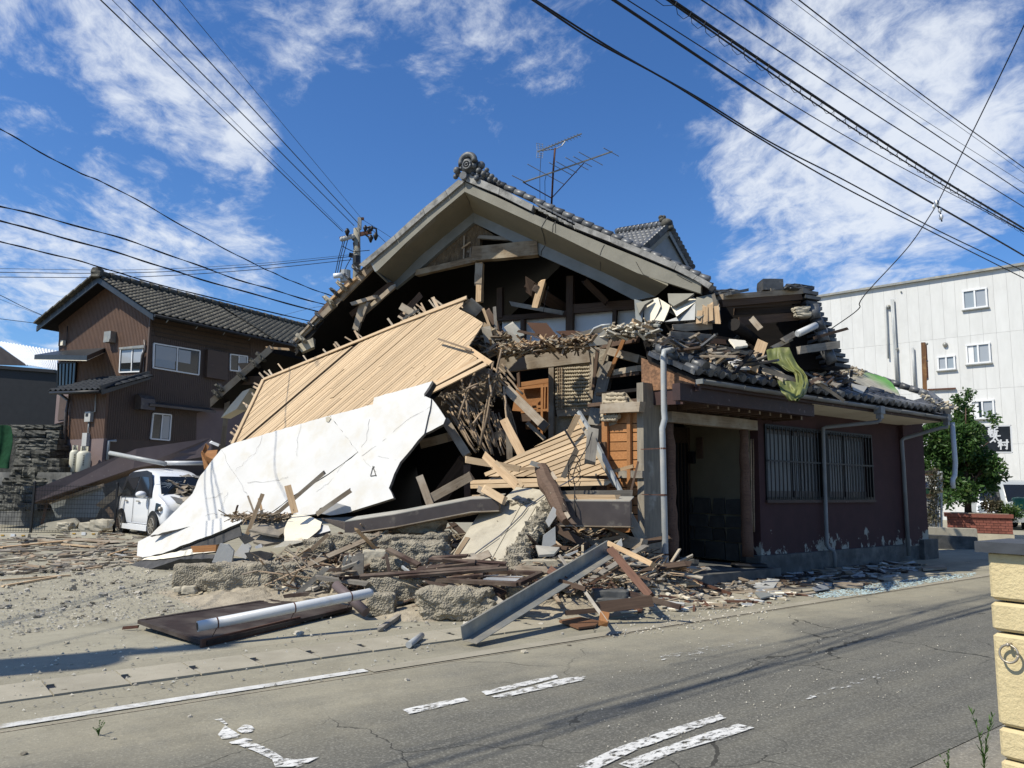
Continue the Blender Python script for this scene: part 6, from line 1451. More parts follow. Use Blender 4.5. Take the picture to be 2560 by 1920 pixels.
for a, c, w, m in ((cS(462, 768), cS(1770, 232), .07, 'lath'), (cU(0, 505), cU(1230, 30), .09, 'lath'), (cS(464, 765), cS(205, 1305), .09, 'lath'), (cU(520, 1700), cU(1510, 1170), .09, 'lath'), (cU(560, 1775), cU(1600, 1250), .10, 'lath'), (cU(620, 1620), cU(1420, 1150), .07, 'newwood'), (cU(1230, 950), cU(1680, 1250), .09, 'newwood')):
    plank('batten', m, PL(*a, LPo), PL(*c, LPo), w, .025, lp, up=LP[1], rag=.1)
b = MB(); b.prism([PL(u, v, off(LP, -.03)) for u, v in poly], -LP[1] * .012); b.build('dark_backing', 'darkwood', lp)  # dark sheet behind the slats, added so the gaps read dark
for i in range(6):
    a = cS(600 + i * 270, 800 - i * 105); c = cS(330 + i * 270, 1290 - i * 90); plank('stud', 'oldwood', PL(*a, off(LP, -.1)), PL(*c, off(LP, -.1)), .09, .07, lp, up=LP[1])
for i in range(34):                       # torn lath ends sticking out behind the upper and left edges
    f = R.random()
    if i < 24: x, y = cS(470 + f * 1600, 765 - f * 690); dx, dy = R.uniform(-22, -6), R.uniform(-20, -6)
    else: x, y = cS(455 - f * 250, 780 + f * 520); dx, dy = R.uniform(-20, -8), R.uniform(-14, -2)
    plank('torn_lath', 'oldwood' if R.random() < .7 else 'bamboo', PL(x + 4, y + 6, off(LP, -.08)), PL(x + dx, y + dy, off(LP, -.10)), R.uniform(.025, .05), .02, lp, rag=.6)
dk = [PL(*cS(*p), off(LP, -.25)) for p in ((560, 640), (900, 480), (1380, 330), (1240, 390))]
tag(plank('rod', 'bamboo', PL(*cU(705, 790), off(LP, .12)), PL(*cU(1330, 1000), off(LP, .08)), .035, .03), 'thin bent stick lying across the pale slats', 'stick')
for p, q, w, m, l_, y in ((cU(0, 400), cU(380, -20), .12, 'brownwood', 'brown split board standing behind the slat wall', 15.6), (cU(20, 190), cU(260, 330), .14, 'oldwood', 'short old timber lump on the upper edge of the slat wall', 15.3), (cU(60, 420), cU(350, 250), .04, 'greywood', 'grey rod jutting over the slat wall edge', 15.2), (cU(1100, 210), cU(1290, 70), .05, 'greywood', 'small grey lath at the peak of the slat wall', 14.6),
                          (cU(1260, 310), cU(1460, 100), .30, 'greywood', 'broken grey beam end at the foot of the king post', 14.7), (cU(1550, 530), cU(1990, 810), .085, 'lath', 'pale pine batten pointing down beside the slat wall', 14.4), (cU(1530, 230), cU(1800, 970), .05, 'newwood', 'thin yellow stick standing in the gap under the gable', 14.5),
                          (cU(1590, 600), cU(1690, 1080), .17, 'paper', 'brown hardboard strip hanging upright near the stick', 14.3), (cU(1600, 260), cU(1870, 690), .12, 'brownwood', 'brown board sloping behind the yellow stick', 14.9), (cU(1740, 210), cU(1770, 620), .06, 'greywood', 'upright grey sliver of board under the gable', 14.8),
                          (cU(2000, 530), cU(2200, 760), .2, 'beigesheet', 'faded beige board propped in the upper gap', 14.5), (cU(1930, 690), cU(2240, 850), .12, 'beigesheet', 'beige plank lying flat in the upper gap', 14.4)):
    tag(plank('board', m, W(*p, y), W(*q, y - .1), w, .03 if w < .25 else .14, rag=.3), l_, 'board')
# sheets around the upper wall gap
for pts, y, m, l_, th in ((((945, 465), (1130, 470), (1255, 620), (1105, 655)), 14.2, 'cardbrown', 'brown cardboard sheet standing in the upper wall gap', .012), (((1215, 545), (1370, 538), (1500, 555), (1290, 605)), 14.1, 'cardbrown', 'dark bent hardboard by the white infill wall', .012), (((1480, 690), (1725, 480), (1735, 520), (1690, 665)), 13.2, 'beigesheet', 'grey beige sheet piece tilted on top of the lintel', .015)):
    M.setdefault('cardbrown', mat('brown_hardboard', (.17, .085, .045), (.13, .065, .035), scale=3, rough=.6, bump=.05, rnd=.05))
    tag(sheet('hardboard', m, [W(*cC(*p), y) for p in pts], th), l_, 'sheet')
for a, c, w, m, l_, y in (((1245, 640), (1630, 530), .11, 'greywood', 'long grey board resting on the broken floor edge', 13.6), ((870, 545), (1060, 585), .05, 'brownwood', 'brown stick crossing in front of the white infill', 14.2), ((1915, 445), (2110, 540), .07, 'newwood', 'pale stick end poking out above the annex roof', 12.9)):
    tag(plank('board', m, W(*cC(*a), y), W(*cC(*c), y - .15), w, .03), l_, 'board')
b = MB(); b.tube([W(*cC(1515, 600), 13.5), W(*cC(1570, 520), 13.4), W(*cC(1640, 492), 13.3), W(*cC(1720, 485), 13.2)], .022, 7); tag(b.build('bent_conduit', 'pvc', smooth=True), 'bent grey conduit on the broken upper floor', 'conduit')

# ---- splinters: loose fine debris as one mass per heap
def splinter_heap(name, m, place, n, lmin, lmax, w, label, par=None, seedv=1):
    rr = random.Random(seedv); bs = {}
    mm = m if isinstance(m, list) else [m]; b = MB()
    for i in range(n):
        p, tilt = place(rr); a = rr.uniform(0, 6.283); d = V((math.cos(a), math.sin(a), rr.gauss(0, tilt))).normalized(); L = rr.uniform(lmin, lmax); b.cur = rr.randrange(len(mm))
        b.beam(p - d * L / 2, p + d * L / 2, w * rr.uniform(.5, 1.5), w * rr.uniform(.25, .6), V((rr.gauss(0, .3), rr.gauss(0, .3), 1)))
    o = b.build(name, mm, par); o['kind'] = 'stuff'
    if par is None: o['label'] = label
    return o
def quadpick(c, A, B_, Cc, D, y0, y1, jz=.05):
    def f(rr):
        u, v = rr.random(), rr.random(); x = (A[0] * (1 - u) + B_[0] * u) * (1 - v) + (D[0] * (1 - u) + Cc[0] * u) * v; y = (A[1] * (1 - u) + B_[1] * u) * (1 - v) + (D[1] * (1 - u) + Cc[1] * u) * v
        return W(*c(x, y), y0 + (y1 - y0) * u + rr.uniform(-.25, .25)), .35
    return f
splinter_heap('splintered_laths', ['oldwood', 'bamboo', 'newwood', 'brownwood', 'mud'], quadpick(cC, (580, 690), (1560, 590), (1530, 680), (700, 770), 14.2, 13.4), 420, .12, .6, .035, 'splintered laths and mud lying along the top of the broken wall', seedv=3)
splinter_heap('splintered_laths', ['oldwood', 'brownwood', 'greywood', 'mud'], quadpick(cC, (430, 620), (760, 560), (800, 720), (500, 770), 14.6, 14.4), 200, .1, .45, .05, 'dark jumbled sticks in the corner right of the slat wall', seedv=4)
splinter_heap('splintered_laths', ['oldwood', 'beigesheet', 'greywood', 'mud', 'cream'], quadpick(cC, (1700, 520), (2130, 480), (2100, 590), (1700, 600), 13.2, 12.7), 260, .1, .4, .05, 'crumbled mud and sticks heaped on the annex roof edge', seedv=5)
# ---- bamboo lattice torn out of the wall
bl_ = empty('bamboo_lattice', W(*cC(450, 1500), 13.2), 'tangled bamboo wall lattice hanging out below the slat wall', 'lattice')
def stick(a, c, ya, yb, r, name='bamboo_stick', m='bamboo', c_=cC):
    p, q = W(*c_(*a), ya), W(*c_(*c), yb); b = MB(); n_ = 5; pts = [p.lerp(q, i / n_) + V((R.uniform(-.012, .012), R.uniform(-.02, .02), R.uniform(-.012, .012))) for i in range(n_ + 1)]
    b.tube(pts, [r * R.uniform(.9, 1.1) for _ in pts], 6); return b.build(name, m, bl_, smooth=True)
for i in range(17):                       # rungs descending to the right
    f = i / 16; x0, y0 = 150 + f * 560, 1140 - f * 290; L = R.uniform(170, 330); stick((x0 + R.uniform(-12, 12), y0), (x0 + L * .72, y0 + L * (.78 + R.uniform(-.05, .05))), 13.7 - f * .2, 13.5 - f * .2, .021)
for a, c in (((340, 940), (420, 1360)), ((465, 930), (315, 1360)), ((640, 830), (520, 1600)), ((715, 720), (545, 1480)), ((610, 1000), (430, 1080)), ((700, 930), (390, 1080)), ((740, 1060), (770, 1400)), ((350, 1100), (470, 1560)), ((590, 1020), (600, 1500)), ((560, 1260), (450, 1400)), ((590, 900), (620, 1150))):
    stick(a, c, R.uniform(13.2, 13.5), R.uniform(12.9, 13.3), .02)
for i in range(21):                       # lower fan of rods
    f = i / 20; x0 = 190 + f * 520; y0 = 1320 - 90 * math.sin(f * 3.1) + R.uniform(-40, 40); x1 = 430 + f * 400 + R.uniform(-40, 30); y1 = 1640 + R.uniform(-60, 60); stick((x0, y0), (x1, y1), 13.5, 13.2, R.uniform(.011, .02))
for i in range(8): stick((730 + i * 8, 1140 + i * 15), (790 + i * 18, 1560 + i * 22), 13.5, 13.3, .014)
for i in range(85):                       # rope knots
    f = R.random(); x = 150 + R.uniform(0, 1) * 600; y = 950 + R.random() * 700; 
    if not inside((x, y), [(100, 1150), (600, 860), (740, 950), (760, 1150), (620, 1300), (640, 1700), (480, 1700), (330, 1400)]): continue
    p = W(*cC(x, y), R.uniform(13.1, 13.5)); b = MB(); pts = []
    for q in range(9): pts.append(p + V((R.uniform(-.05, .05), R.uniform(-.04, .04), R.uniform(-.05, .05))))
    b.tube(pts, .011, 4); b.build('rope_knot', 'rope', bl_)
b = MB(); b.prism([W(*cC(*p), 13.9) for p in ((80, 1180), (330, 960), (560, 880), (700, 960), (720, 1100), (540, 1200), (430, 1290), (330, 1450), (220, 1350))], V((0, .06, 0))); b.build('mud_remnant', 'rope', bl_)
# ---- heavy members of the lower opening
for a, c, ya, yb, w, h, m, l_, cc in (((765, 1075), (1130, 1440), 13.4, 13.0, .15, .12, 'oldwood', 'thick squared timber sloping down in front of the cupboard', cC), ((735, 1360), (905, 1690), 13.1, 12.8, .14, .05, 'newwood', 'tan plank with nail holes leaning by the dark opening', cC), ((195, 1370), (400, 1690), 13.4, 13.1, .14, .10, 'oldwood', 'weathered post leaning behind the bamboo sticks', cC),
                                      ((-10, 255), (240, 190), 14.0, 13.6, .16, .12, 'oldwood', 'old beam running out from under the white sheet', cD), ((590, 225), (745, 150), 13.5, 13.3, .14, .12, 'oldwood', 'short tie beam behind the bamboo rods', cD), ((40, 770), (440, 550), 12.9, 12.6, .15, .12, 'oldwood', 'old squared beam slanting across the dark opening', cD), ((-40, 560), (60, 830), 12.9, 12.8, .12, .10, 'oldwood', 'stub of post at the foot of the dark opening', cD),
                                      ((395, 450), (400, 760), 13.3, 13.3, .11, .10, 'brownwood', 'brown upright post stub behind the bamboo', cD), ((780, 150), (790, 400), 13.2, 13.2, .10, .08, 'oldwood', 'upright stud behind the leaning tan plank', cD), ((950, 60), (1115, 215), 13.6, 13.3, .07, .04, 'oldwood', 'thin board fallen inside the dark opening', cD),
                                      ((-300, -40), (-160, 200), 13.6, 13.2, .13, .12, 'oldwood', 'dusty post slanting beneath the white sheet edge', cD), ((120, 780), (380, 420), 13.9, 13.7, .28, .05, 'darkwood', 'dark board leaning inside the opening', cD), ((70, 900), (150, 1060), 12.8, 12.6, .13, .10, 'oldwood', 'stump of old timber below the brown gutter beam', cD)):
    tag(plank('timber', m, W(*cc(*a), ya), W(*cc(*c), yb), w, h, rag=.15), l_, 'timber')
b = MB(); b.frame(W(*cC(1100, 1415), 12.92), V((.045, 0, -.04)), V((0, .07, 0)), V((.05, 0, .055))); tag(b.build('steel_strap', 'black'), 'black steel strap round the end of the thick sloping timber', 'strap')
# ---- second, smaller slatted panel
LQ = plane3(W(*cD(760, 420), 12.75), W(*cD(1440, 40), 12.2), W(*cD(1740, 560), 11.7))
lq = empty('small_lath_panel', PL(*cD(500, 570), LQ), 'smaller broken panel of spaced tan slats lying in front of the orange boards', 'wall panel')
lath_panel(lq, LQ, [cD(*p) for p in ((500, 555), (760, 410), (920, 330), (1290, 160), (1440, 30), (1530, 160), (1620, 420), (1745, 545), (1240, 560))], (cD(900, 420), cD(1300, 262)), .082, .80, .022, 'lath', .3)
lath_panel(lq, off(LQ, .04), [cD(*p) for p in ((425, 585), (1745, 555), (1760, 612), (1675, 640), (1240, 652), (430, 670))], (cD(425, 610), cD(1200, 588)), .075, .86, .022, 'lath', .2)
for a, c, w, m in (((1430, 30), (1760, 640), .06, 'greywood'), ((1440, 20), (1500, 140), .08, 'lath'), ((1640, 450), (1750, 560), .05, 'newwood')):
    plank('batten', m, PL(*cD(*a), off(LQ, .03)), PL(*cD(*c), off(LQ, .03)), w, .03, lq, up=LQ[1])
plank('stud', 'oldwood', PL(*cD(600, 620), off(LQ, -.08)), PL(*cD(1480, 120), off(LQ, -.08)), .1, .06, lq, up=LQ[1]); plank('stud', 'oldwood', PL(*cD(900, 640), off(LQ, -.08)), PL(*cD(1650, 480), off(LQ, -.08)), .1, .06, lq, up=LQ[1])
b = MB(); b.beam(PL(*cD(1425, -40), off(LQ, .09)), PL(*cD(1560, 180), off(LQ, .09)), .05, .05); b.beam(PL(*cD(1590, 250), off(LQ, .09)), PL(*cD(1810, 690), off(LQ, .09)), .05, .05); tag(b.build('steel_rail', 'pvc'), 'grey steel rail along the edge of the small slat panel', 'rail')
for a, c, ya, yb, w, h, m, l_ in (((380, 400), (890, 490), 12.0, 11.9, .10, .035, 'lath', 'pale plank lying across the foot of the bamboo'), ((890, 490), (1030, 480), 11.9, 11.9, .05, .03, 'newwood', 'pale plank end broken off beside the rotten post'), ((555, 360), (850, 650), 11.7, 11.4, .11, .045, 'newwood', 'reddish pine plank crossing over the pale plank'), ((660, 420), (915, 650), 11.6, 11.4, .05, .04, 'lath', 'slim pale batten beside the reddish plank'), ((545, 665), (740, 780), 11.6, 11.4, .12, .04, 'lath', 'short pale board leaning on the concrete slab top'), ((500, 670), (690, 775), 11.7, 11.6, .09, .04, 'oldwood', 'darker board under the short pale one'),
                                  ((455, 765), (650, 760), 11.8, 11.7, .12, .08, 'lath', 'sawn timber end on the brown gutter beam'), ((1285, 560), (1410, 305), 11.7, 11.5, .08, .03, 'oldwood', 'curved shadowed stick on the small slat panel'), ((1300, 130), (1420, 330), 11.6, 11.55, .03, .03, 'wire', 'dangling cable tail by the steel rail'), ((1330, 170), (1420, -10), 12.1, 12.0, .09, .02, 'newwood', 'thin splint standing on the small slat panel'),
                                  ((1560, 110), (1530, 420), 11.6, 11.5, .16, .06, 'greywood', 'grey weathered post piece hanging at the panel corner'), ((1745, 510), (1930, 460), 11.8, 11.6, .05, .03, 'newwood', 'pale stick jammed against the orange boards'), ((1975, 420), (1900, 720), 11.5, 11.4, .03, .02, 'brownwood', 'thin brown rod leaning on the orange boards'), ((1860, 880), (2010, 1140), 11.3, 11.1, .14, .06, 'oldwood', 'plank propped against the porch post base'), ((1650, 880), (1755, 1100), 11.5, 11.3, .06, .04, 'brownwood', 'brown stick under the gutter beam near the porch'),
                                  ((1520, 1170), (1860, 1105), 11.2, 11.0, .05, .04, 'bamboo', 'bamboo rod lying on the rubble by the porch'), ((1300, 990), (1510, 925), 11.4, 11.2, .08, .03, 'oldwood', 'board sloping behind the rotten post'), ((1210, 1030), (1520, 1200), 11.1, 10.9, .10, .05, 'brownwood', 'brown plank running down from the concrete slab'), ((1510, 900), (1610, 1045), 11.5, 11.3, .16, .03, 'paper', 'torn brown board under the gutter beam'), ((1600, 990), (1880, 1110), 11.3, 11.1, .04, .03, 'bamboo', 'slender stick crossing toward the porch footing'),
                                  ((1490, 1150), (1680, 1210), 11.2, 11.0, .07, .03, 'oldwood', 'splintered board beside the porch rubble'), ((1100, 1180), (1420, 1240), 11.0, 10.7, .05, .03, 'brownwood', 'dark lath lying behind the steel channel'), ((1865, 1155), (2025, 1190), 11.1, 10.9, .16, .12, 'oldwood', 'squared sill end by the porch post')):
    tag(plank('board', m, W(*cD(*a), ya), W(*cD(*c), yb), w, h, rag=.25), l_, 'board')
# ---- white plaster sheet
WSP = plane3(W(553, 1123, 15.3), W(1081, 953, 13.2), W(984, 1245, 12.5))
ws = empty('white_plaster_wall', PL(600, 1290, WSP), 'huge cracked white plaster wall sheet slid down over the rubble', 'wall panel')
A1 = [(553, 1123), (580, 1109), (655, 1088), (750, 1060), (824, 1039), (860, 1084), (894, 1130), (858, 1158), (820, 1185), (722, 1246), (690, 1272), (662, 1293), (610, 1294), (540, 1300), (374, 1340), (430, 1285), (481, 1234), (500, 1190)]
A2 = [(825.5, 1038.5), (880, 1025), (932, 1011), (935, 994), (1010, 973), (1081, 953), (1072, 975), (1062, 990), (1077.5, 997), (1070, 1040), (1060.5, 1084), (1030, 1120), (1000, 1155), (985, 1185), (972, 1220), (984, 1245), (930, 1262), (879, 1278), (842, 1258), (800, 1270), (788, 1285), (680, 1296), (664, 1294), (692, 1273.5), (724, 1247.5), (822, 1186.5), (859, 1158.8), (895, 1130.6)]
A3 = [(1080, 997.5), (1097, 1020), (1114, 1046), (1108, 1060), (1063, 1083), (1072, 1040)]
for q, k in ((A1, 0), (A2, .012), (A3, -.02)):
    sheet('plaster_piece', 'plaster', [PL(u, v, off(WSP, k)) for u, v in q], .055, ws, edge='plaster_edge')
sheet('torn_edge', 'felt', [PL(u, v, off(WSP, .02)) for u, v in ((1081, 952), (1084, 957), (1066, 985), (1061, 991), (1060, 985))], .1, ws)
b = MB()
for line in (((553, 1124), (583, 1180), (604, 1211), (618, 1241)), ((655, 1090), (640, 1130), (618, 1150), (588, 1178)), ((752, 1061), (742, 1100), (742, 1140)), ((924, 1048), (917, 1100), (894, 1130)), ((1078, 1015), (1018, 1050), (960, 1100), (905, 1140)), ((894, 1131), (925, 1165), (940, 1180)), ((513, 1247), (535, 1243), (556, 1232)), ((570, 1230), (555, 1262), (553, 1290)), ((512, 1290), (535, 1282), (543, 1285)), ((618, 1207), (690, 1200), (720, 1192)), ((945, 1140), (990, 1150)), ((862, 1157), (820, 1210), (790, 1230))):
    P = [PL(u, v, off(WSP, .0145)) for u, v in line]
    for i in range(len(P) - 1):
        n_ = 4; prev = P[i]
        for j in range(1, n_ + 1):
            nx_ = P[i].lerp(P[i + 1], j / n_) + (V((R.uniform(-.02, .02), 0, R.uniform(-.02, .02))) if j < n_ else V((0, 0, 0))); b.beam(prev, nx_, R.choice((.0015, .002, .0035)), .002, WSP[1]); prev = nx_
b.build('crack', 'plaster_edge', ws)
sheet('hole', 'concrete', [PL(u, v, off(WSP, .016)) for u, v in ((814, 1044), (822, 1041), (827, 1046), (821, 1055), (815, 1053))], .01, ws)
b = MB()
for a, c in (((932, 1165), (940, 1190)), ((926, 1190), (941, 1188)), ((932, 1168), (926, 1190)), ((930, 1172), (936, 1166))): b.beam(PL(*a, off(WSP, .02)), PL(*c, off(WSP, .02)), .012, .006, WSP[1])
b.build('scuff', 'plaster_edge', ws)
# lower flaps lying on the ground
FL = plane3(W(341, 1393, 15.4), W(374, 1338, 15.6), W(600, 1310, 13.6))
fl = empty('plaster_flap', W(341, 1393, 15.4), 'white plaster flap folded onto the ground at the sheet end', 'wall panel')
sheet('plaster_piece', 'plaster', [PL(*cF(*p), FL) for p in ((115, 592), (125, 480), (205, 441), (360, 395), (500, 352), (640, 330), (720, 312), (860, 322), (825, 352), (720, 398), (600, 445), (450, 500), (380, 530), (300, 560), (190, 585))], .05, fl, edge='plaster_edge')
sheet('flap_underlay', 'felt', [PL(*cF(*p), off(FL, -.06)) for p in ((115, 600), (300, 570), (600, 455), (825, 362), (840, 440), (620, 520), (320, 590))], .02, fl)
F2 = plane3(W(*cF(75, 640), 14.0), W(*cF(500, 530), 13.2), W(*cF(655, 600), 12.4))
f2 = empty('plaster_flap', W(*cF(75, 680), 14.0), 'dusty cream plaster flap with black felt edge near the ground', 'wall panel')
sheet('plaster_piece', 'cream', [PL(*cF(*p), F2) for p in ((150, 610), (170, 595), (500, 530), (690, 525), (680, 545), (560, 560), (300, 600))], .03, f2, edge='felt')
sheet('felt_edge', 'felt', [PL(*cF(*p), off(F2, -.02)) for p in ((70, 640), (150, 611), (300, 603), (560, 563), (660, 570), (640, 600), (420, 600), (180, 680), (110, 690))], .12, f2)
sheet('plaster_scrap', 'cream', [W(*cF(*p), 13.6) for p in ((0, 700), (75, 678), (85, 692), (10, 730))], .03); tag(bpy.data.objects[list(ORG)[-1]], 'small cream plaster scrap at the tip of the felt flap', 'scrap')
# other plaster pieces
def piece(c, pts, y, m, th, label, cat='slab', edge=None, name='plaster_piece', ky=None):
    P = [W(*c(*p), y if ky is None else y + ky[i]) for i, p in enumerate(pts)]; return tag(sheet(name, m, P, th, None, edge=edge), label, cat)
piece(cF, ((635, 625), (690, 495), (745, 500), (785, 545), (770, 630)), 11.3, 'greyboard', .05, 'grey wall board piece standing on the concrete beam'); piece(cF, ((778, 575), (860, 475), (905, 515), (870, 600)), 11.5, 'plaster', .05, 'white tilted board piece right beside the grey one')
SLF = plane3(W(*cF(1160, 340), 12.1), W(*cF(1400, 345), 12.0), W(*cF(1300, 490), 11.3))
tag(sheet('plaster_slab', 'cream', [PL(*cF(*p), SLF) for p in ((1160, 335), (1200, 290), (1300, 300), (1395, 345), (1385, 390), (1290, 470), (1180, 500), (1135, 480), (1135, 400))], .06, edge='plaster_edge'), 'rounded cream plaster slab with two dark chips', 'slab')
tag(sheet('plaster_slab', 'plaster', [PL(*cF(*p), off(SLF, -.04)) for p in ((1370, 360), (1440, 370), (1455, 405), (1330, 440), (1340, 415))], .05, edge='plaster_edge'), 'smaller white plaster slab overlapping the rounded one', 'slab')
piece(cF, ((1050, 525), (1140, 475), (1290, 475), (1140, 515)), 11.2, 'cream', .03, 'thin cream strip beneath the rounded slab')
piece(cF, ((900, 440), (930, 340), (1160, 330), (1140, 480), (1000, 500), (920, 480)), 12.0, 'paper', .04, 'torn brown wall board crumpled between the plaster slabs', ky=(0, .4, .3, -.2, -.3, -.2)); piece(cF, ((890, 400), (1000, 355), (1130, 420), (1100, 440)), 11.8, 'paper', .03, 'curled brown paper backing on the torn wall board', ky=(0, .3, .1, -.1))
piece(cF, ((930, 515), (975, 495), (985, 520), (940, 530)), 11.2, 'plaster', .03, 'tiny white plaster scrap below the brown board'); piece(cF, ((820, 450), (870, 430), (930, 470), (860, 500)), 11.4, 'felt', .04, 'crumpled black felt beside the white board'); piece(cF, ((860, 560), (960, 545), (1060, 565), (1040, 600), (900, 620)), 11.2, 'felt', .05, 'black felt strip sagging in the heap')
piece(cF, ((1600, 590), (1650, 560), (1685, 565), (1680, 745), (1610, 750)), 9.9, 'greywood', .03, 'grey weathered board standing upright in the heap', 'board', name='board')
piece(cF, ((1350, 280), (1480, 210), (1590, 240), (1600, 275), (1450, 300)), 12.3, 'plaster', .04, 'curled white plaster tongue under the main sheet'); 
# sticks standing in the heap
for a, c, ya, w, m, l_ in (((1160, 100), (1210, 285), 12.0, .10, 'newwood', 'pine board standing upright against the white sheet'), ((1040, 325), (1410, 5), 12.2, .06, 'oldwood', 'long stick slanting up across the white sheet'), ((1360, 290), (1590, 130), 12.0, .07, 'oldwood', 'brown stick slanting beside the curled plaster tongue'), ((885, 168), (930, 290), 12.4, .03, 'oldwood', 'thin stake poking up from the plaster edge'), ((985, 155), (875, 440), 12.0, .06, 'newwood', 'pale splintered stick standing in the torn board'), ((790, 310), (812, 235), 12.6, .03, 'brownwood', 'short brown peg near the flap fold'), ((960, 180), (985, 300), 12.1, .04, 'newwood', 'second splinter next to the pale stick'), ((505, 535), (680, 525), 12.3, .10, 'cedar', 'orange brown batten lying on the cream flap'), ((1250, 600), (1440, 430), 10.8, .05, 'bamboo', 'bamboo rod slanting between the long concrete beams'), ((1240, 830), (1430, 660), 9.6, .06, 'greywood', 'grey lath slanting over the broken footing')):
    tag(plank('stick', m, W(*cF(*a), ya), W(*cF(*c), ya - .1), w, .03, rag=.5), l_, 'stick')
splinter_heap('twig_mat', ['rope', 'bamboo', 'oldwood'], quadpick(cF, (740, 300), (1170, 285), (1150, 320), (800, 320), 12.6, 12.3), 160, .1, .4, .02, 'matted straw and twigs along the plaster fold', seedv=9)
# ---- brown sheet metal gutter beams
def angle_beam(name, pts_top, h, dpt, m, label, lip='beigesheet'):
    P = pts_top; t = empty(name, P[0], label, 'gutter beam'); b = MB()
    for i in range(len(P) - 1): b.prism([P[i], P[i + 1], P[i + 1] - Z * h, P[i] - Z * h], V((.03, .05, .01)))
    b.build('face', m, t); b = MB()
    for i in range(len(P) - 1): b.prism([P[i] + Z * .012, P[i + 1] + Z * .012, P[i + 1] + Z * .07 + V((.1, dpt, 0)), P[i] + Z * .07 + V((.1, dpt, 0))], -Z * .012)
    b.build('lip', lip, t); b = MB()
    for i in range(len(P) - 1): b.prism([P[i] - Z * h, P[i + 1] - Z * h, P[i + 1] - Z * (h + .03) + V((.1, dpt, 0)), P[i] - Z * (h + .03) + V((.1, dpt, 0))], -Z * .015)
    b.build('underside', 'oldwood', t)
    return t
angle_beam('gutter_beam', [W(*cF(1555, 345), 11.6), W(*cF(1900, 295), 11.5), W(*cD(440, 770), 11.5), W(*cD(690, 760), 11.5)], .17, .35, 'brownmetal', 'long brown sheet metal gutter beam across the middle of the heap')
tag(sheet('beam_end', 'brownmetal', [W(*cF(*p), y) for p, y in (((1390, 320), 12.1), ((1555, 345), 11.6), ((1560, 405), 11.6), ((1400, 335), 12.1))], .02), 'bent brown end flap of the gutter beam', 'flap')
angle_beam('gutter_beam', [W(*cD(1250, 785), 11.0), W(*cD(1900, 790), 10.8)], .33, .3, 'brownmetal', 'deep brown gutter beam section lying by the porch', 'beigesheet')
tag(plank('timber', 'newwood', W(*cD(1270, 755), 11.1), W(*cD(1790, 760), 10.95), .10, .06), 'pale timber lying along the gutter beam by the porch', 'timber'); tag(plank('timber', 'greywood', W(*cD(1250, 718), 11.4), W(*cD(1895, 712), 11.2), .09, .08), 'grey timber behind the porch gutter beam', 'timber')
# ---- concrete
cs = empty('concrete_slab', W(*cD(260, 1290), 10.7), 'big tilted concrete slab with crumbling edge and a wire across it', 'slab')
CP = plane3(W(*cD(260, 1300), 10.9), W(*cD(800, 1400), 10.1), W(*cD(1000, 665), 12.0))
top = [(850, 655), (1000, 668), (1140, 692), (1175, 735), (1185, 790), (1150, 850), (1060, 1000), (960, 1140), (860, 1270), (770, 1335), (640, 1350), (400, 1330), (255, 1295), (400, 1060), (520, 880), (700, 790), (770, 730)]
b = MB(); b.prism([PL(*cD(*p), CP) for p in top], -CP[1] * .14); b.build('body', 'concrete', cs)
for i in range(30):
    f = i / 29; x, y = 1190 - f * 400, 760 + f * 600
    if i > 26: x, y = 800, 1370
    rock('broken_edge', 'rubcon', PL(*cD(x + R.uniform(0, 45), y + R.uniform(-10, 30)), off(CP, -.07)), (R.uniform(.16, .26), R.uniform(.14, .24), R.uniform(.14, .22)), i, sub=2, amp=.4, parent=cs)
for i in range(12): 
    x = 690 + i * 18; rock('spall', 'rubcon', PL(*cD(720 + i * 24, 800 + R.uniform(-28, 28) - i * 1.5), off(CP, .0)), (R.uniform(.05, .13), R.uniform(.05, .1), .035), i + 60, sub=2, amp=.4, parent=cs)
for a, c, w in (((900, 790), (600, 1340), .05), ((1010, 830), (720, 1320), .10), ((1060, 880), (800, 1300), .03)):
    b = MB(); b.beam(PL(*cD(*a), off(CP, .004)), PL(*cD(*c), off(CP, .004)), w, .014, CP[1]); b.build('cast_ridge', 'concrete', cs)
b = MB(); pts = [PL(*cD(*p), off(CP, .03)) for p in ((1160, 690), (1020, 790), (960, 830), (900, 910), (820, 990), (700, 1100), (560, 1200), (400, 1320))]; pts = [W(*cD(1400, 560), 11.3), W(*cD(1300, 620), 11.4)] + pts; b.tube(pts, .009, 6)
M['bluewire'] = mat('dusty_blue_cable', (.10, .11, .16), (.13, .125, .12), rough=.6, bump=0); tag(b.build('blue_cable', 'bluewire', smooth=True), 'dusty blue cable draped down over the tilted concrete slab', 'cable')
b = MB(); b.tube([W(*cD(1550, 150), 11.5), W(*cD(1520, 260), 11.3), W(*cD(1460, 360), 11.2), W(*cD(1400, 460), 11.2), W(*cD(1370, 560), 11.2), W(*cD(1390, 640), 11.2), W(*cD(1385, 800), 10.9), W(*cD(1405, 930), 10.9)], .008, 5); tag(b.build('hanging_cable', 'wire', smooth=True), 'loose grey cable hanging in loops before the small slat panel', 'cable')
for i in range(3):
    b = MB(); p = W(*cD(1385, 460 + i * 60), 11.15); b.tube([p + V((.09 * math.cos(q * .6), .03 * math.sin(q), .16 * math.sin(q * .6))) for q in range(11)], .006, 5); tag(b.build('cable_loop', 'wire'), ('upper loop of loose cable', 'middle loop of loose cable', 'lowest loop of loose cable')[i] + ' before the small slat panel', 'cable')
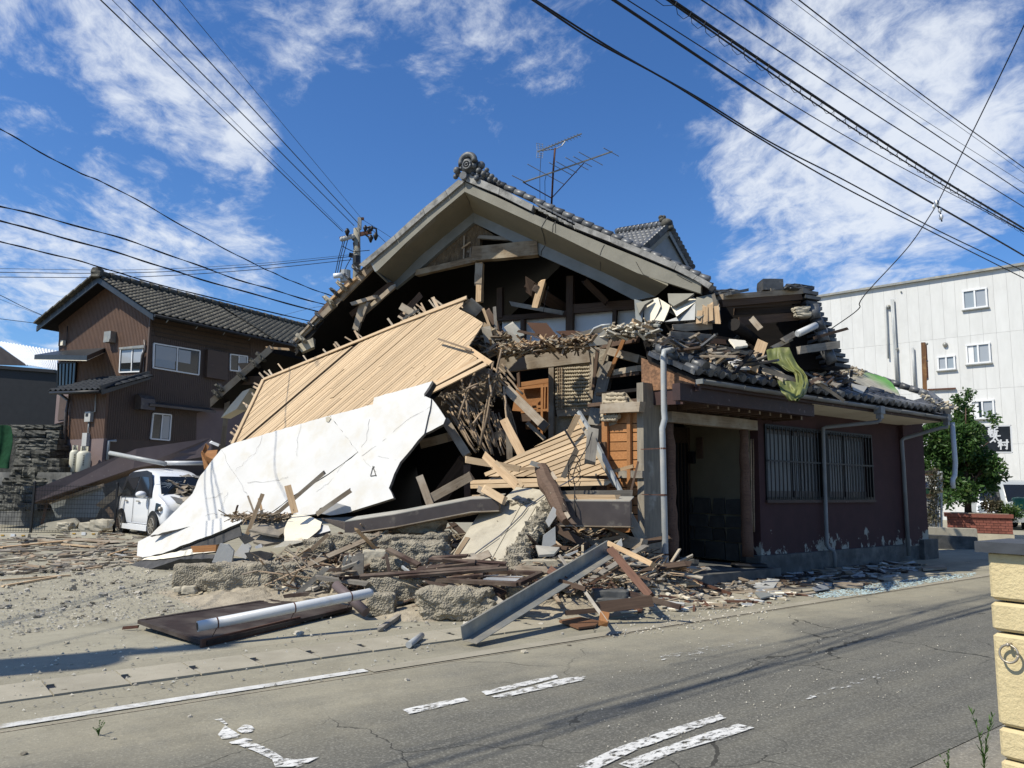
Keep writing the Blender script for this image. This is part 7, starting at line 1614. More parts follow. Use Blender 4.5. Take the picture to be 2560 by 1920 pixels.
piece(cD, ((1120, 970), (1190, 835), (1245, 885), (1150, 1025)), 10.6, 'plaster', .03, 'white tile like shard leaning on the slab edge'); piece(cD, ((1085, 1215), (1100, 1100), (1210, 1020), (1215, 1175), (1130, 1225)), 10.5, 'greyboard', .03, 'grey board shard behind the crumbling slab edge'); piece(cD, ((1030, 1190), (1250, 1210), (1200, 1270), (1060, 1280)), 10.0, 'beigesheet', .03, 'curled beige sheet at the slab foot', ky=(0, 0, -.3, -.3)); piece(cD, ((1290, 1285), (1420, 1235), (1420, 1250), (1330, 1295)), 9.9, 'greyboard', .03, 'thin grey strip near the steel channel top'); piece(cD, ((1765, 1190), (1820, 1130), (1830, 1190), (1800, 1250)), 10.2, 'plaster', .02, 'small white shard at the channel upper end')
tag(plank('timber', 'lath', PL(*cD(400, 1120), off(CP, .03)), PL(*cD(300, 1270), off(CP, .03)), .06, .02), 'pale splint lying along the slab left edge', 'splint')
# rotten post with metal cap
rp_ = empty('rotten_post', W(*cD(1300, 900), 11.3), 'rotten round post leaning with a bent metal cap on top', 'post')
a, c = W(*cD(1070, 490), 11.3), W(*cD(1310, 990), 10.5); b = MB(); pts = [a.lerp(c, i / 9) + V((R.uniform(-.02, .02), 0, R.uniform(-.02, .02))) for i in range(10)]; b.tube(pts, [.10, .11, .125, .13, .12, .115, .11, .1, .09, .06], 10); b.build('shaft', 'brownwood', rp_)
for i in range(9): o = plank('splinter', 'darkwood' if i % 2 else 'oldwood', pts[i % 8 + 1] + V((R.uniform(-.02, .12), -.1, 0)), pts[i % 8 + 1] + (c - a) * .12 + V((R.uniform(-.02, .14), -.12, 0)), .05, .03, rp_, rag=1.2)
sheet('metal_cap', 'steel', [W(*cD(*p), y) for p, y in (((975, 440), 11.2), ((990, 410), 11.4), ((1110, 445), 11.5), ((1130, 480), 11.3), ((1060, 470), 11.15))], .015, rp_)
# rock-like concrete lumps
def lump(name, m, label, c, box, y, cat='concrete chunk', boxy=.75, amp=.22, sub=4, rot=0, d=1.0, group=None):
    x0, y0, x1, y1 = box; a, q = W(*c(x0, y1), y), W(*c(x1, y0), y); w, h = q.x - a.x, q.z - a.z
    o = rock(name, m, V(((a.x + q.x) / 2, y + w * .3 * d * .5, (a.z + q.z) / 2)), (w, max(h, w * .55 * d), h), len(ORG), sub=sub, amp=amp, boxy=boxy, rot=rot); return tag(o, label, cat, group)
lump('concrete_block', 'rubcon', 'squarish broken concrete block at the end of the long footing', cF, (370, 640, 620, 800), 10.45, boxy=.9, amp=.12)
lump('concrete_footing', 'rubcon', 'long rough concrete footing lying before the plaster flap', cF, (590, 640, 1215, 845), 10.15, boxy=.85, amp=.2, sub=5, d=.5)
lump('concrete_footing', 'rubcon', 'low rough footing continuing behind the brown door panel', cF, (1150, 690, 1480, 835), 10.0, boxy=.8, d=.6)
lump('concrete_chunk', 'rubcon', 'wedge shaped concrete chunk under the square block', cF, (525, 735, 665, 822), 10.2, sub=3); lump('concrete_chunk', 'concrete', 'flat low chunk in front of the square block', cF, (425, 790, 530, 843), 10.1, sub=3); lump('concrete_chunk', 'concrete', 'small chunk at the corner of the square block', cF, (370, 795, 440, 832), 10.3, sub=3)
lump('concrete_beam', 'rubcon', 'upper long concrete beam lying across behind the heap', cF, (1430, 445, 2160, 590), 11.0, boxy=.85, sub=5, d=.4); lump('concrete_chunk', 'rubcon', 'sloping concrete chunk left of the upper long beam', cF, (1270, 470, 1460, 610), 10.9); lump('concrete_beam', 'rubcon', 'second concrete beam below the upper long one', cF, (1890, 490, 2260, 690), 10.5, boxy=.82, d=.6, sub=5)
lump('concrete_chunk', 'concrete', 'smooth faced wedge of concrete by the red frames', cF, (1680, 540, 1850, 690), 10.2, boxy=.9, amp=.1); lump('concrete_chunk', 'rubcon', 'dark chunk tucked under the red frames', cF, (1740, 600, 1960, 690), 10.0); lump('concrete_chunk', 'rubcon', 'wide pebbled chunk under the frame pile', cF, (1720, 730, 2110, 885), 9.3, boxy=.8, d=.7); lump('concrete_chunk', 'rubcon', 'small cube of concrete at the end of the white pipe', cF, (1715, 845, 1900, 988), 8.95, boxy=.9, amp=.15)
lump('concrete_chunk', 'rubcon', 'large pebbled boulder of concrete at the roadside', cH, (425, 975, 930, 1185), 8.75, boxy=.7, sub=5, d=.8); lump('concrete_chunk', 'rubcon', 'rounded concrete chunk behind the steel channel', cH, (1000, 960, 1130, 1080), 9.0); lump('concrete_chunk', 'stone', 'pebbled stone at the tip of the boulder by the channel', cH, (715, 1205, 800, 1262), 8.1, sub=3)
lump('concrete_sill', 'concrete', 'pale concrete sill lying under the steel channel', cD, (880, 1330, 1460, 1470), 10.3, boxy=.92, amp=.1, d=.4); lump('concrete_chunk', 'foundcon', 'mossy concrete piece by the porch footing', cD, (1860, 1300, 2010, 1420), 10.9); lump('concrete_chunk', 'concrete', 'pale chunk against the porch footing', cD, (1990, 1360, 2100, 1470), 10.95); lump('concrete_chunk', 'foundcon', 'dark slab piece under the leaning brown planks', cH, (1610, 985, 1850, 1060), 9.0, boxy=.92, amp=.1, sub=3); lump('rolled_cloth', 'foundcon', 'grey rolled rag in front of the dark slab piece', cH, (1640, 1045, 1830, 1085), 8.85, cat='rag', boxy=.4, sub=3)
lump('concrete_chunk', 'rubcon', 'dusty earth lump beyond the tilted slab', cD, (-10, 1080, 240, 1300), 11.6, boxy=.6, d=.4); lump('concrete_chunk', 'mud', 'heap of mud plaster under the gutter beam', cD, (-260, 900, 160, 1080), 11.8, boxy=.5)
# ---- red brown window frames in a pile
def fr_plank(a, c, ya, yb, w, label, m='redwood', cc=cH, h=.04): return tag(plank('frame_member', m, W(*cc(*a), ya), W(*cc(*c), yb), w * .7, h * .8, rag=.15, up=V((0, -.35, 1))), label, 'frame')
for i, (a, c, ya, yb, w, m) in enumerate((((190, 700), (410, 810), 9.9, 9.6, .11, 'redwood'), ((180, 735), (205, 862), 9.6, 9.5, .05, 'redwood'), ((20, 830), (170, 760), 10.1, 10.0, .10, 'redwood'), ((0, 888), (960, 822), 9.3, 9.1, .10, 'redwood'), ((270, 893), (1020, 832), 9.2, 9.0, .06, 'redwood'), ((480, 770), (1010, 800), 9.6, 9.4, .09, 'redwood'), ((400, 840), (800, 790), 9.5, 9.3, .14, 'redwood'), ((570, 770), (1020, 840), 9.4, 9.2, .05, 'redwood'), ((440, 930), (1000, 1035), 9.0, 8.8, .10, 'darkwood'), ((500, 760), (740, 745), 9.8, 9.6, .08, 'redwood'), ((290, 820), (350, 865), 9.4, 9.3, .03, 'pvc'), ((600, 900), (850, 880), 9.1, 9.0, .04, 'redwood'), ((860, 950), (990, 1010), 8.9, 8.8, .16, 'redwood'), ((-120, 830), (-10, 790), 9.6, 9.5, .1, 'greywood'))):
    fr_plank(a, c, ya, yb, w, ('stub of red brown frame sticking up from the pile', 'short upright frame peg in the pile', 'red brown rail behind the frame peg', 'long dark frame rail across the front of the pile', 'second long dark rail right under the first', 'wide brown rail on top of the frame pile', 'notched red brown rail with mortise holes', 'thin red rail crossing the notched one', 'dark plank hanging out beneath the frame pile', 'brown board at the back of the frame pile', 'short grey pin in the frame pile', 'narrow muntin lying in the frame pile', 'broken frame corner under the pile', 'grey board end left of the frame pile')[i], m)
wf = empty('glazed_frame', W(*cH(1090, 940), 8.7), 'dark window frame with pale glass panes on top of the pile end', 'window frame')
FRP = plane3(W(*cH(850, 850), 9.5), W(*cH(1250, 865), 9.1), W(*cH(1090, 940), 8.6))
fq = [(600, 845), (1250, 865), (1090, 940), (420, 905)]
for i in range(4): plank('frame_member', 'redwood', PL(*cH(*fq[i]), FRP), PL(*cH(*fq[(i + 1) % 4]), FRP), .075, .04, wf, up=FRP[1], rag=.05)
for a, c in (((880, 855), (740, 922)), ((640, 885), (1130, 905))): plank('muntin', 'redwood', PL(*cH(*a), FRP), PL(*cH(*c), FRP), .03, .03, wf, up=FRP[1])
for q in (((850, 905), (900, 882), (1130, 885), (1075, 920)), ((855, 880), (960, 872), (930, 890), (880, 892)), ((860, 912), (1060, 925), (1045, 933), (850, 920))): sheet('pane', 'frost2', [PL(*cH(*p), off(FRP, .01)) for p in q], .006, wf)
# ---- door panel lying on the ground, white pipe on it
M['doorpanel'] = wood('dark_red_door_panel', (.034, .021, .017), (.02, .014, .012), knots=False, rnd=.05, dust=(.075, .062, .052)); M['rustwood'] = wood('red_door_edge', (.14, .07, .045), (.09, .045, .03), knots=False)
dpn = empty('door_panel', G(*cF(880, 1020)), 'dark brown door panel lying flat on the ground', 'door')
DPL = (V((0, 0, .055)), V((0.0, 0, 1))); dq = [cF(140, 1055), cF(1170, 868), cF(1590, 940), cF(590, 1165)]
Pq = [PL(*p, DPL) for p in dq]; Pq[0].z += .03; Pq[3].z -= .02
b = MB(); b.prism([p + Z * .012 for p in Pq], -Z * .03); b.build('leaf', 'doorpanel', dpn)
for i in range(4): plank('stile', 'doorpanel', Pq[i], Pq[(i + 1) % 4], .06, .036, dpn, up=Z, rag=.03)
plank('stile_face', 'rustwood', Pq[3] + Z * .0 - V((.02, .05, .0)), Pq[3].lerp(Pq[2], .62) - V((.02, .05, .0)), .075, .02, dpn, up=V((0, -1, 0)), rag=.05)
for p in (Pq[0], Pq[3]): plank('tenon', 'rust', p - V((.15, .02, .06)), p - V((.02, 0, .05)), .03, .02, dpn)
wpp = empty('white_drain_pipe', W(*cF(540, 1070), 8.1), 'white drain pipe with tied joints lying across the door panel', 'pipe')
pa_, pb_ = PL(*cF(535, 1068), (V((0, 0, .17)), Z)), PL(*cF(1745, 832), (V((0, 0, .36)), Z)); b = MB(); b.tube([pa_, pa_.lerp(pb_, .98), pb_], [.048, .048, .03], 16); b.build('tube', 'pvc_white', wpp, smooth=True)
b = MB(); dd = (pb_ - pa_).normalized(); b.tube([pa_ - dd * .002, pa_ - dd * .004], .036, 14); b.build('pipe_mouth', 'black', wpp)
for f in (.10, .52, .86): p = pa_.lerp(pb_, f); b = MB(); b.tube([p - dd * .006, p + dd * .006], .0495, 14); b.tube([p - Z * .05, p - Z * .12 + V((-.03, -.02, 0))], .004, 5); b.build('wire_tie', 'rust', wpp)
b = MB(); a, c = W(*cF(1490, 780), 9.0), W(*cF(1700, 970), 8.7); b.tube([a, c], .055, 10); tag(b.build('clay_pipe', 'mauvepipe' if 'mauvepipe' in M else 'fascia', smooth=True), 'dull mauve pipe stub slanting down beside the concrete cube', 'pipe')
for a, c, ya, yb, w, m, l_ in (((1375, 730), (1700, 770), 9.4, 9.2, .12, 'greywood', 'grey rounded moulding lying over the clay pipe'), ((1530, 735), (2212, 690), 9.2, 9.0, .06, 'redwood', 'long dark rail reaching over the grey moulding'), ((1160, 855), (1310, 840), 9.35, 9.3, .11, 'redwood', 'short square timber with sawn red end behind the door panel'), ((1420, 680), (1600, 665), 9.8, 9.7, .06, 'redwood', 'dark lath behind the upright grey board'), ((1800, 1085), (1970, 965), 7.9, 8.3, .05, 'greywood', 'thin grey lath lying on the road edge'), ((0, 990), (370, 930), 9.3, 9.5, .05, 'greywood', 'grey batten lying on the lot near the door panel'), ((0, 952), (850, 885), 9.6, 9.9, .018, 'greywood', 'thin long wire like lath behind the grey batten')):
    tag(plank('timber', m, W(*cF(*a), ya) if ya > 9 else G(*cF(*a), .03), W(*cF(*c), yb) if yb > 9 and ya > 9.01 else G(*cF(*c), .03), w, .04, up=Z), l_, 'timber')
b = MB(); b.tube([G(*cF(1995, 1195), .04), G(*cF(2085, 1130), .05)], .03, 10); tag(b.build('pipe_stub', 'pvc', smooth=True), 'short grey pipe stub lying by the concrete drain covers', 'pipe')
for i, z_ in enumerate((1545, 1575, 1605)): tag(plank('curled_slat', 'cream', W(*cF(z_, 640), 10.0), W(*cF(z_ + 18, 578), 9.95), .04, .015), ('first curled cream slat in the heap', 'second curled cream slat in the heap', 'third curled cream slat in the heap')[i], 'slat')
# ---- galvanised channel
gc = empty('steel_channel', G(*cH(690, 1370)), 'galvanised steel channel slanting from the road up onto the heap', 'channel')
g0, g1 = G(*cH(710, 1330), .05), W(*cH(1715, 715), 9.6); gd_ = (g1 - g0).normalized(); gs = gd_.cross(Z).normalized(); gu = gs.cross(gd_)
if gs.dot(EYE - g0) < 0: gs = -gs; 
gu = gd_.cross(gs); gu = gu if gu.z > 0 else -gu
hb_ = .135; fbw = .16
b = MB(); b.prism([g0, g1, g1 + gu * hb_, g0 + gu * hb_], -gs * .006); b.build('web', 'steel', gc)
b = MB(); b.prism([g0 - gu * .0, g1, g1 + gs * fbw - gu * .01, g0 + gs * fbw - gu * .01], -gu * .006); b.build('flange', 'steel', gc)
b = MB(); b.prism([g0 + gu * hb_, g1 + gu * hb_, g1 + gu * hb_ + gs * .02, g0 + gu * hb_ + gs * .02], -gu * .004); b.build('lip', 'steel', gc)
for a, c, ya, yb, w, h, m, l_ in (((1720, 660), (2025, 805), 9.9, 9.3, .06, .08, 'newwood', 'pale edged brown rail sloping from the channel top to the porch'), ((1730, 700), (2010, 1030), 9.5, 8.9, .09, .07, 'rustwood', 'two tone brown plank leaning down to the road edge'), ((1760, 720), (1990, 1020), 9.6, 9.0, .08, .06, 'brownwood', 'dark plank right behind the two tone one'), ((1860, 1005), (2212, 1100), 9.0, 8.7, .06, .04, 'redwood', 'dark red lath lying along the road edge by the porch'), ((1640, 1105), (2020, 1055), 8.6, 8.7, .12, .05, 'brownwood', 'brown beam with light top lying at the road edge'), ((1380, 745), (1710, 1210), 9.4, 7.9, .035, .03, 'greywood', 'thin grey post leaning over the steel channel'), ((1305, 835), (1420, 920), 9.0, 8.8, .09, .03, 'rustwood', 'small brown frame piece hung on the channel'), ((1380, 920), (1560, 975), 8.7, 8.5, .05, .03, 'brownwood', 'thin dark strip crossing under the channel post'), ((1310, 840), (1420, 870), 9.1, 9.0, .05, .03, 'brownwood', 'upper bar of the small hung frame'), ((1690, 1150), (1680, 1215), 8.1, 7.9, .09, .06, 'cedar', 'small orange brick sized block at the road edge'), ((1420, 1140), (1650, 1120), 8.4, 8.5, .05, .03, 'brownwood', 'dark lath lying before the dark slab piece'), ((920, 1035), (1020, 1110), 8.8, 8.6, .08, .03, 'greywood', 'splintered board behind the pebbled boulder')):
    if h == .05 and m == 'brownwood': p, q = W(*cH(*a), ya), W(*cH(*c), yb)
    else: p, q = W(*cH(*a), ya), W(*cH(*c), yb)
    p.z = max(p.z, .02); q.z = max(q.z, .02); tag(plank('timber', m, p, q, w, h, rag=.15), l_, 'timber')
tag(sheet('board', 'cardbrown', [G(*cH(*p), .04) for p in ((1375, 1190), (1520, 1165), (1660, 1195), (1625, 1225), (1510, 1240))], .02), 'brown square board lying flat beside the road', 'board')
b = MB()
for i in range(11):
    x = 1180 + i * 52; b.tube([W(*cH(x, 985), 9.4), W(*cH(x + 30, 930), 9.5), W(*cH(x + 45, 890), 9.6)], .004, 4)
for y in (905, 940, 970): b.tube([W(*cH(1180, y + 10), 9.45), W(*cH(1450, y), 9.5), W(*cH(1760, y - 5), 9.5)], .004, 4)
tag(b.build('wire_grid', 'rust'), 'rusty wire grid bent under the steel channel', 'wire grid')
# ---- mound of earth beneath the heap
def mound_h(s, t):
    h = 0
    for (c, rs, rt_, k) in MOUNDS: h = max(h, k * math.exp(-((s - c[0]) / rs) ** 2 - ((t - c[1]) / rt_) ** 2))
    return h
MOUNDS = []
for p, rs, rt_, k in ((G(760, 1440), 1.6, .8, .32), (W(900, 1400, 11.3), 1.8, 1.1, .4), (W(1150, 1420, 10.9), 1.4, 1.1, .25), (W(1400, 1400, 10.8), 1.2, 1.0, .38), (W(1550, 1420, 11.2), .8, .8, .4), (G(1180, 1520), .9, .5, .22), (W(650, 1350, 12.5), 1.8, 1.2, .45), (W(1000, 1330, 12.6), 1.6, 1.3, .75), (W(1350, 1300, 12.2), 1.2, 1.0, .85), (G(1500, 1510), .6, .35, .14)): MOUNDS.append((ST(p), rs, rt_, k))
n1_, n2_ = 110, 80; s0_, s1_, t0_, t1_ = -9.5, -.6, -3.4, 2.0; vs, fs = [], []
for i in range(n1_ + 1):
    for j in range(n2_ + 1):
        s, t = s0_ + (s1_ - s0_) * i / n1_, t0_ + (t1_ - t0_) * j / n2_; h = mound_h(s, t); p = RW(s, t); e = min(i, n1_ - i, j, n2_ - j) / 6
        h = h * (1 + .5 * noise.noise(p * 2.3)) + min(1, h * 6) * .07 * noise.noise(p * 7) + min(1, h * 5) * .03 * noise.noise(p * 19); vs.append(p + Z * (h * min(1, e) - .006 - (.02 if h < .03 else 0)))
for i in range(n1_):
    for j in range(n2_): a = i * (n2_ + 1) + j; fs.append((a, a + n2_ + 1, a + n2_ + 2, a + 1))
b = MB(); b.add(vs, fs); struct(b.build('rubble_mound', 'dirt'), 'earth and crumbled plaster mound beneath the wreckage', 'stuff')
def ground_pick(poly, y_rng=None):
    us = [p[0] for p in poly]; vs_ = [p[1] for p in poly]
    def f(rr):
        while True:
            u, v = rr.uniform(min(us), max(us)), rr.uniform(min(vs_), max(vs_))
            if inside((u, v), poly): break
        p = G(u, v); s, t = ST(p); p.z = mound_h(s, t) + .015; return p, .08
    return f
def heap_pick(ss, tt, extra=.08):
    def f(rr):
        while True:
            s, t = rr.uniform(*ss), rr.uniform(*tt); h = mound_h(s, t)
            if h > .12: break
        return RW(s, t, h * .95 + rr.uniform(0, extra)), .35
    return f
splinter_heap('wood_litter', ['oldwood', 'bamboo', 'brownwood', 'oldwood', 'greywood', 'mud'], heap_pick((-8.5, -1), (-2.8, 1.8), .2), 2600, .12, .9, .022, 'splintered wood litter over the earth mound', seedv=21)
splinter_heap('board_litter', ['oldwood', 'greywood', 'brownwood', 'paper', 'oldwood'], heap_pick((-8, -1.2), (-2.6, 1.5), .22), 260, .35, 1.2, .055, 'loose weathered boards and laths tangled over the earth mound', seedv=25)
splinter_heap('plaster_litter', ['mud', 'cream', 'concrete', 'paper', 'stone'], heap_pick((-8.5, -1), (-2.8, 1.9), .07), 1500, .03, .22, .09, 'crumbs of plaster and mud over the earth mound', seedv=22)
rr = random.Random(64); hpk = heap_pick((-7.8, -1.3), (-2.2, 1.1), .3)
for i in range(62):
    p, _ = hpk(rr); a = rr.gauss(.2, .75); d = V((math.cos(a), math.sin(a), rr.gauss(.05, .28))).normalized(); L = rr.uniform(.25, .75)
    if i % 5: tag(plank('loose_board', rr.choice(['oldwood', 'oldwood', 'greywood', 'newwood', 'brownwood', 'darkwood']), p - d * L, p + d * L, rr.uniform(.045, .13), .025, up=V((rr.gauss(0, .4), -.5, 1)), rag=1.1), 'splintered weathered board tossed across the central heap', 'board', 'boards across the heap')
    else:
        e = d.cross(Z).normalized(); f_ = (e.cross(d) * .5 + e).normalized(); q = [p + d * (L * .35 * math.cos(k * 1.25)) * rr.uniform(.6, 1.2) + f_ * (L * .35 * math.sin(k * 1.25)) * rr.uniform(.6, 1.2) for k in range(5)]
        tag(sheet('plaster_shard', rr.choice(['cream', 'paper', 'greyboard', 'plaster']), q, .035, edge='plaster_edge'), 'broken plaster shard tossed across the central heap', 'shard', 'plaster shards across the heap')
# sticks and boards scattered on the lot at the left
splinter_heap('wood_litter', ['oldwood', 'paper', 'greywood', 'bamboo', 'concrete'], ground_pick([(0, 1340), (400, 1325), (420, 1395), (300, 1420), (0, 1440)]), 420, .08, .7, .05, 'scraps of wood and board strewn over the lot by the wheel stops', seedv=23)
for a, c, w, m, l_ in (((0, 1275), (600, 1215), .13, 'newwood', 'long tan plank lying on the lot before the wheel stops'), ((545, 1245), (830, 1270), .08, 'lath', 'pale plank lying on the lot near the car'), ((0, 1310), (300, 1300), .1, 'oldwood', 'grey plank on the lot beyond the long tan one'), ((600, 1200), (980, 1225), .28, 'oldwood', 'wide weathered board lying on the lot before the car'), ((500, 1350), (660, 1335), .07, 'oldwood', 'short old lath on the lot near the flap'), ((940, 1340), (1100, 1290), .05, 'newwood', 'thin pale stick by the flap tip'), ((700, 1315), (900, 1305), .07, 'oldwood', 'dusty lath lying on the lot in front of the car'), ((350, 1205), (600, 1225), .12, 'oldwood', 'grey brown board before the second wheel stop')):
    tag(plank('board', m, G(*cP(*a), .04), G(*cP(*c), .05), w, .03, up=Z, rag=.3), l_, 'board')
for a, c, l_ in (((0, 195), (490, 160), 'pair of pale sticks lying far left on the lot, upper one'), ((20, 235), (420, 165), 'pale stick crossing under the upper one far out on the lot')):
    tag(plank('stick', 'lath', G(*cM(*a), .02), G(*cM(*c), .02), .05, .02, up=Z), l_.replace('far left on', 'on').replace('far out on', 'on'), 'stick')
piece(cP, ((990, 1325), (1180, 1350), (1175, 1362), (1000, 1335)), 15.6, 'plaster', .03, 'thin white strip of plaster at the flap corner')
# debris along the annex foot and broken glass
splinter_heap('wood_litter', ['greywood', 'darkwood', 'greyboard', 'tile_dark', 'oldwood'], ground_pick([cI(*p) for p in ((380, 1300), (900, 1220), (1750, 1120), (1900, 1140), (1500, 1260), (1000, 1300), (500, 1340))]), 330, .1, .7, .06, 'dark broken laths and tiles along the annex foot', seedv=31)
splinter_heap('wood_litter', ['oldwood', 'rustwood', 'greyboard', 'concrete', 'cream'], ground_pick([cI(*p) for p in ((20, 1330), (400, 1290), (900, 1290), (1250, 1330), (800, 1400), (300, 1440), (20, 1460))]), 200, .04, .35, .04, 'reddish splinters on the road edge before the porch', seedv=32)
M['shatter'] = mat('shattered_glass', (.55, .66, .66), (.42, .54, .55), scale=30, rough=.25, bump=0, rnd=0, spec=.8)
rr = random.Random(8); b = MB(); gp_ = ground_pick([cI(*p) for p in ((1180, 1330), (1500, 1275), (1900, 1215), (2210, 1190), (2212, 1210), (1900, 1260), (1560, 1325), (1250, 1355))])
for i in range(1500):
    p, _ = gp_(rr); p.z = .014; a = rr.uniform(0, 6.28); s = rr.uniform(.008, .022); vs = [p + V((math.cos(a + q * 2.1) * s * rr.uniform(.6, 1.2), math.sin(a + q * 2.1) * s, rr.uniform(0, .006))) for q in range(3)]; b.add(vs + [v + Z * .004 for v in vs], [(0, 1, 2), (3, 4, 5), (0, 1, 4, 3), (1, 2, 5, 4), (2, 0, 3, 5)])
o = b.build('broken_glass', 'shatter'); struct(o, 'band of pale shattered glass along the road before the annex', 'stuff')
for pts, m, l_, th in ((((805, 1275), (920, 1222), (978, 1228), (940, 1280)), 'greyboard', 'grey square board leaning flat before the porch step', .02), (((820, 1310), (880, 1300), (940, 1325), (860, 1345)), 'strip', 'flat grey tile shard on the road edge', .02), (((1310, 1240), (1505, 1250), (1500, 1275), (1320, 1265)), 'oldwood', 'old board lying below the barred window', .025), (((1180, 1280), (1260, 1250), (1290, 1285), (1200, 1300)), 'frost2', 'pale glass sheet lying below the window', .01), (((1870, 1150), (2010, 1135), (2030, 1155), (1880, 1165)), 'oldwood', 'dusty plank lying near the far end of the annex', .03)):
    tag(sheet('board', m, [G(*cI(*p), .05) for p in pts], th), l_, 'board')
for a, c, w, m, l_ in (((530, 1155), (785, 1240), .06, 'oldwood', 'splintered branch lying across the porch step'), ((385, 1215), (680, 1322), .04, 'rustwood', 'thin brown rod sloping off the porch step'), ((640, 1365), (810, 1368), .04, 'rustwood', 'red brown lath on the road before the porch'), ((540, 1385), (630, 1388), .03, 'oldwood', 'short lath beside the red brown one')):
    p, q = G(*cI(*a), .2 if a[1] < 1230 else .03), G(*cI(*c), .04); tag(plank('stick', m, p, q, w, .03, up=Z, rag=.5), l_, 'stick')
o = rock('shoe_mat', 'black', PL(*cI(785, 1140), (V((0, 0, .2)), Z)), (.55, .25, .07), 77, sub=3, amp=.1); tag(o, 'black crumpled rubber mat on the porch floor', 'mat')
# ------------------------------------------------------------------ torn upper roof over the annex
UY = 13.0
ur = empty('torn_roof_edge', W(*cE(850, 500), UY), 'collapsed dark roof edge with broken boards and tiles above the annex', 'roof wreck')
def up_(name, m, c, a, bb, ya, yb, w, h, **kw): return plank(name, m, W(*c(*a), ya), W(*c(*bb), yb), w, h, ur, **kw)
b = MB(); b.prism([W(*cE(*p), 13.9) for p in ((590, 170), (1090, 120), (1180, 200), (1250, 430), (1330, 600), (900, 640), (560, 560), (220, 480), (120, 330), (560, 320))], V((.3, 1.5, 0))); b.build('dark_mass', 'atticwood', ur)
for a, c, ya, yb, w, h, m in (((600, 158), (1095, 122), 13.2, 13.6, .09, .3, 'oldwood'), ((600, 198), (1085, 152), 13.2, 13.6, .13, .25, 'brownwood'), ((640, 140), (750, 118), 13.0, 13.1, .05, .3, 'tile'), ((880, 118), (1145, 100), 13.5, 13.7, .07, .4, 'greywood'), ((620, 215), (1090, 190), 13.3, 13.7, .05, .2, 'darkwood'),
                              ((720, 310), (1130, 275), 13.2, 13.5, .14, .12, 'brownwood'), ((560, 335), (300, 355), 13.0, 12.7, .13, .04, 'oldwood'), ((290, 395), (550, 415), 12.4, 12.8, .12, .06, 'greywood'), ((300, 370), (720, 430), 12.6, 13.0, .05, .05, 'darkwood'), ((700, 250), (1100, 230), 13.5, 13.7, .12, .1, 'darkwood'), ((800, 290), (860, 360), 12.9, 12.8, .10, .03, 'oldwood'),
                              ((560, 560), (900, 520), 13.0, 13.4, .08, .06, 'darkwood'), ((600, 470), (820, 520), 12.7, 12.9, .06, .03, 'greywood'), ((500, 430), (640, 440), 12.6, 12.7, .08, .02, 'cardbrown'), ((540, 570), (575, 455), 12.5, 12.6, .03, .02, 'newwood'), ((480, 505), (720, 478), 12.6, 12.9, .03, .02, 'greywood'), ((1000, 430), (1070, 390), 13.1, 13.3, .1, .05, 'greywood'), ((930, 480), (1050, 420), 13.1, 13.3, .08, .04, 'greywood')):
    up_('broken_board', m, cE, a, c, ya, yb, w, h, rag=.3)
b = MB(); b.tube([W(*cE(690, 330), 12.9), W(*cE(850, 450), 13.8)], [.11, .09], 12); b.build('log_beam', 'atticwood', ur, smooth=True)
rock('ridge_block', 'tile', W(*cE(918, 92), 13.5), (.36, .35, .2), 9, sub=1, amp=.05, boxy=.95, parent=ur)
for i in range(16):                       # stacked tile ends down the outer verge
    f = i / 15; x, y = 1110 + f * 215 + 12 * math.sin(i), 110 + f * 480; p = W(*cE(x, y), 13.7); b = MB(); b.beam(p - V((.16, 0, 0)), p + V((.13, .05, -.03)), .5, .06, V((R.uniform(-.3, .3), 0, 1))); b.build('tile', 'tile' if i % 3 else 'tile_dark', ur)
for a, c in (((1185, 215), (1205, 300)), ((1205, 290), (1240, 370)), ((1235, 365), (1258, 440)), ((1265, 480), (1310, 570))):
    b = MB(); b.tube([W(*cE(*a), 13.45), W(*cE(*c), 13.4)], [.115, .095], 12); b.build('cover_tile', 'tile', ur, smooth=True)
for (x, y) in ((1110, 240), (1120, 270), (600, 135), (660, 130), (1060, 95)): rock('tile_lump', 'concrete' if y > 200 else 'tile', W(*cE(x, y), 13.3), (.26, .2, .09), x, sub=2, parent=ur)
for a, c, w, m, y, l_ in (((1095, 492), (1352, 455), .13, 'greywood', 13.2, 'grey beam end jutting to the right out of the torn roof'), ((1195, 415), (1405, 355), .05, 'darkwood', 13.3, 'thin dark batten jutting above the grey beam end'), ((800, 640), (870, 440), .17, 'newwood', 12.3, 'thick broken timber standing on the annex roof by the green tarp'), ((785, 590), (830, 500), .06, 'lath', 12.2, 'pale split board leaning on the thick broken timber'), ((870, 610), (1110, 690), .07, 'oldwood', 12.2, 'old batten lying below the green tarp'), ((560, 140), (600, 310), .06, 'oldwood', 12.8, 'upright board closing the crumpled plaster'),
                          ((1180, 670), (1380, 808), .05, 'oldwood', 12.6, 'long thin stick fallen down to the gutter'), ((850, 580), (1000, 650), .05, 'greywood', 12.4, 'grey lath under the thick broken timber'), ((60, 300), (190, 365), .05, 'newwood', 12.5, 'pale lath end at the crumpled plaster corner')):
    tag(plank('timber', m, W(*cE(*a), y), W(*cE(*c), y + .1), w, w * .7 if w > .1 else .03, rag=.3), l_.replace('jutting to the right', 'jutting'), 'timber')
b = MB(); b.tube([W(*cE(1092, 388), 13.0), W(*cE(1205, 336), 13.2)], .06, 14); b.tube([W(*cE(1088, 390), 12.99), W(*cE(1092, 388), 13.0)], .045, 12); tag(b.build('white_pipe', 'pvc_white', smooth=True), 'white pipe end poking out of the torn roof', 'pipe')
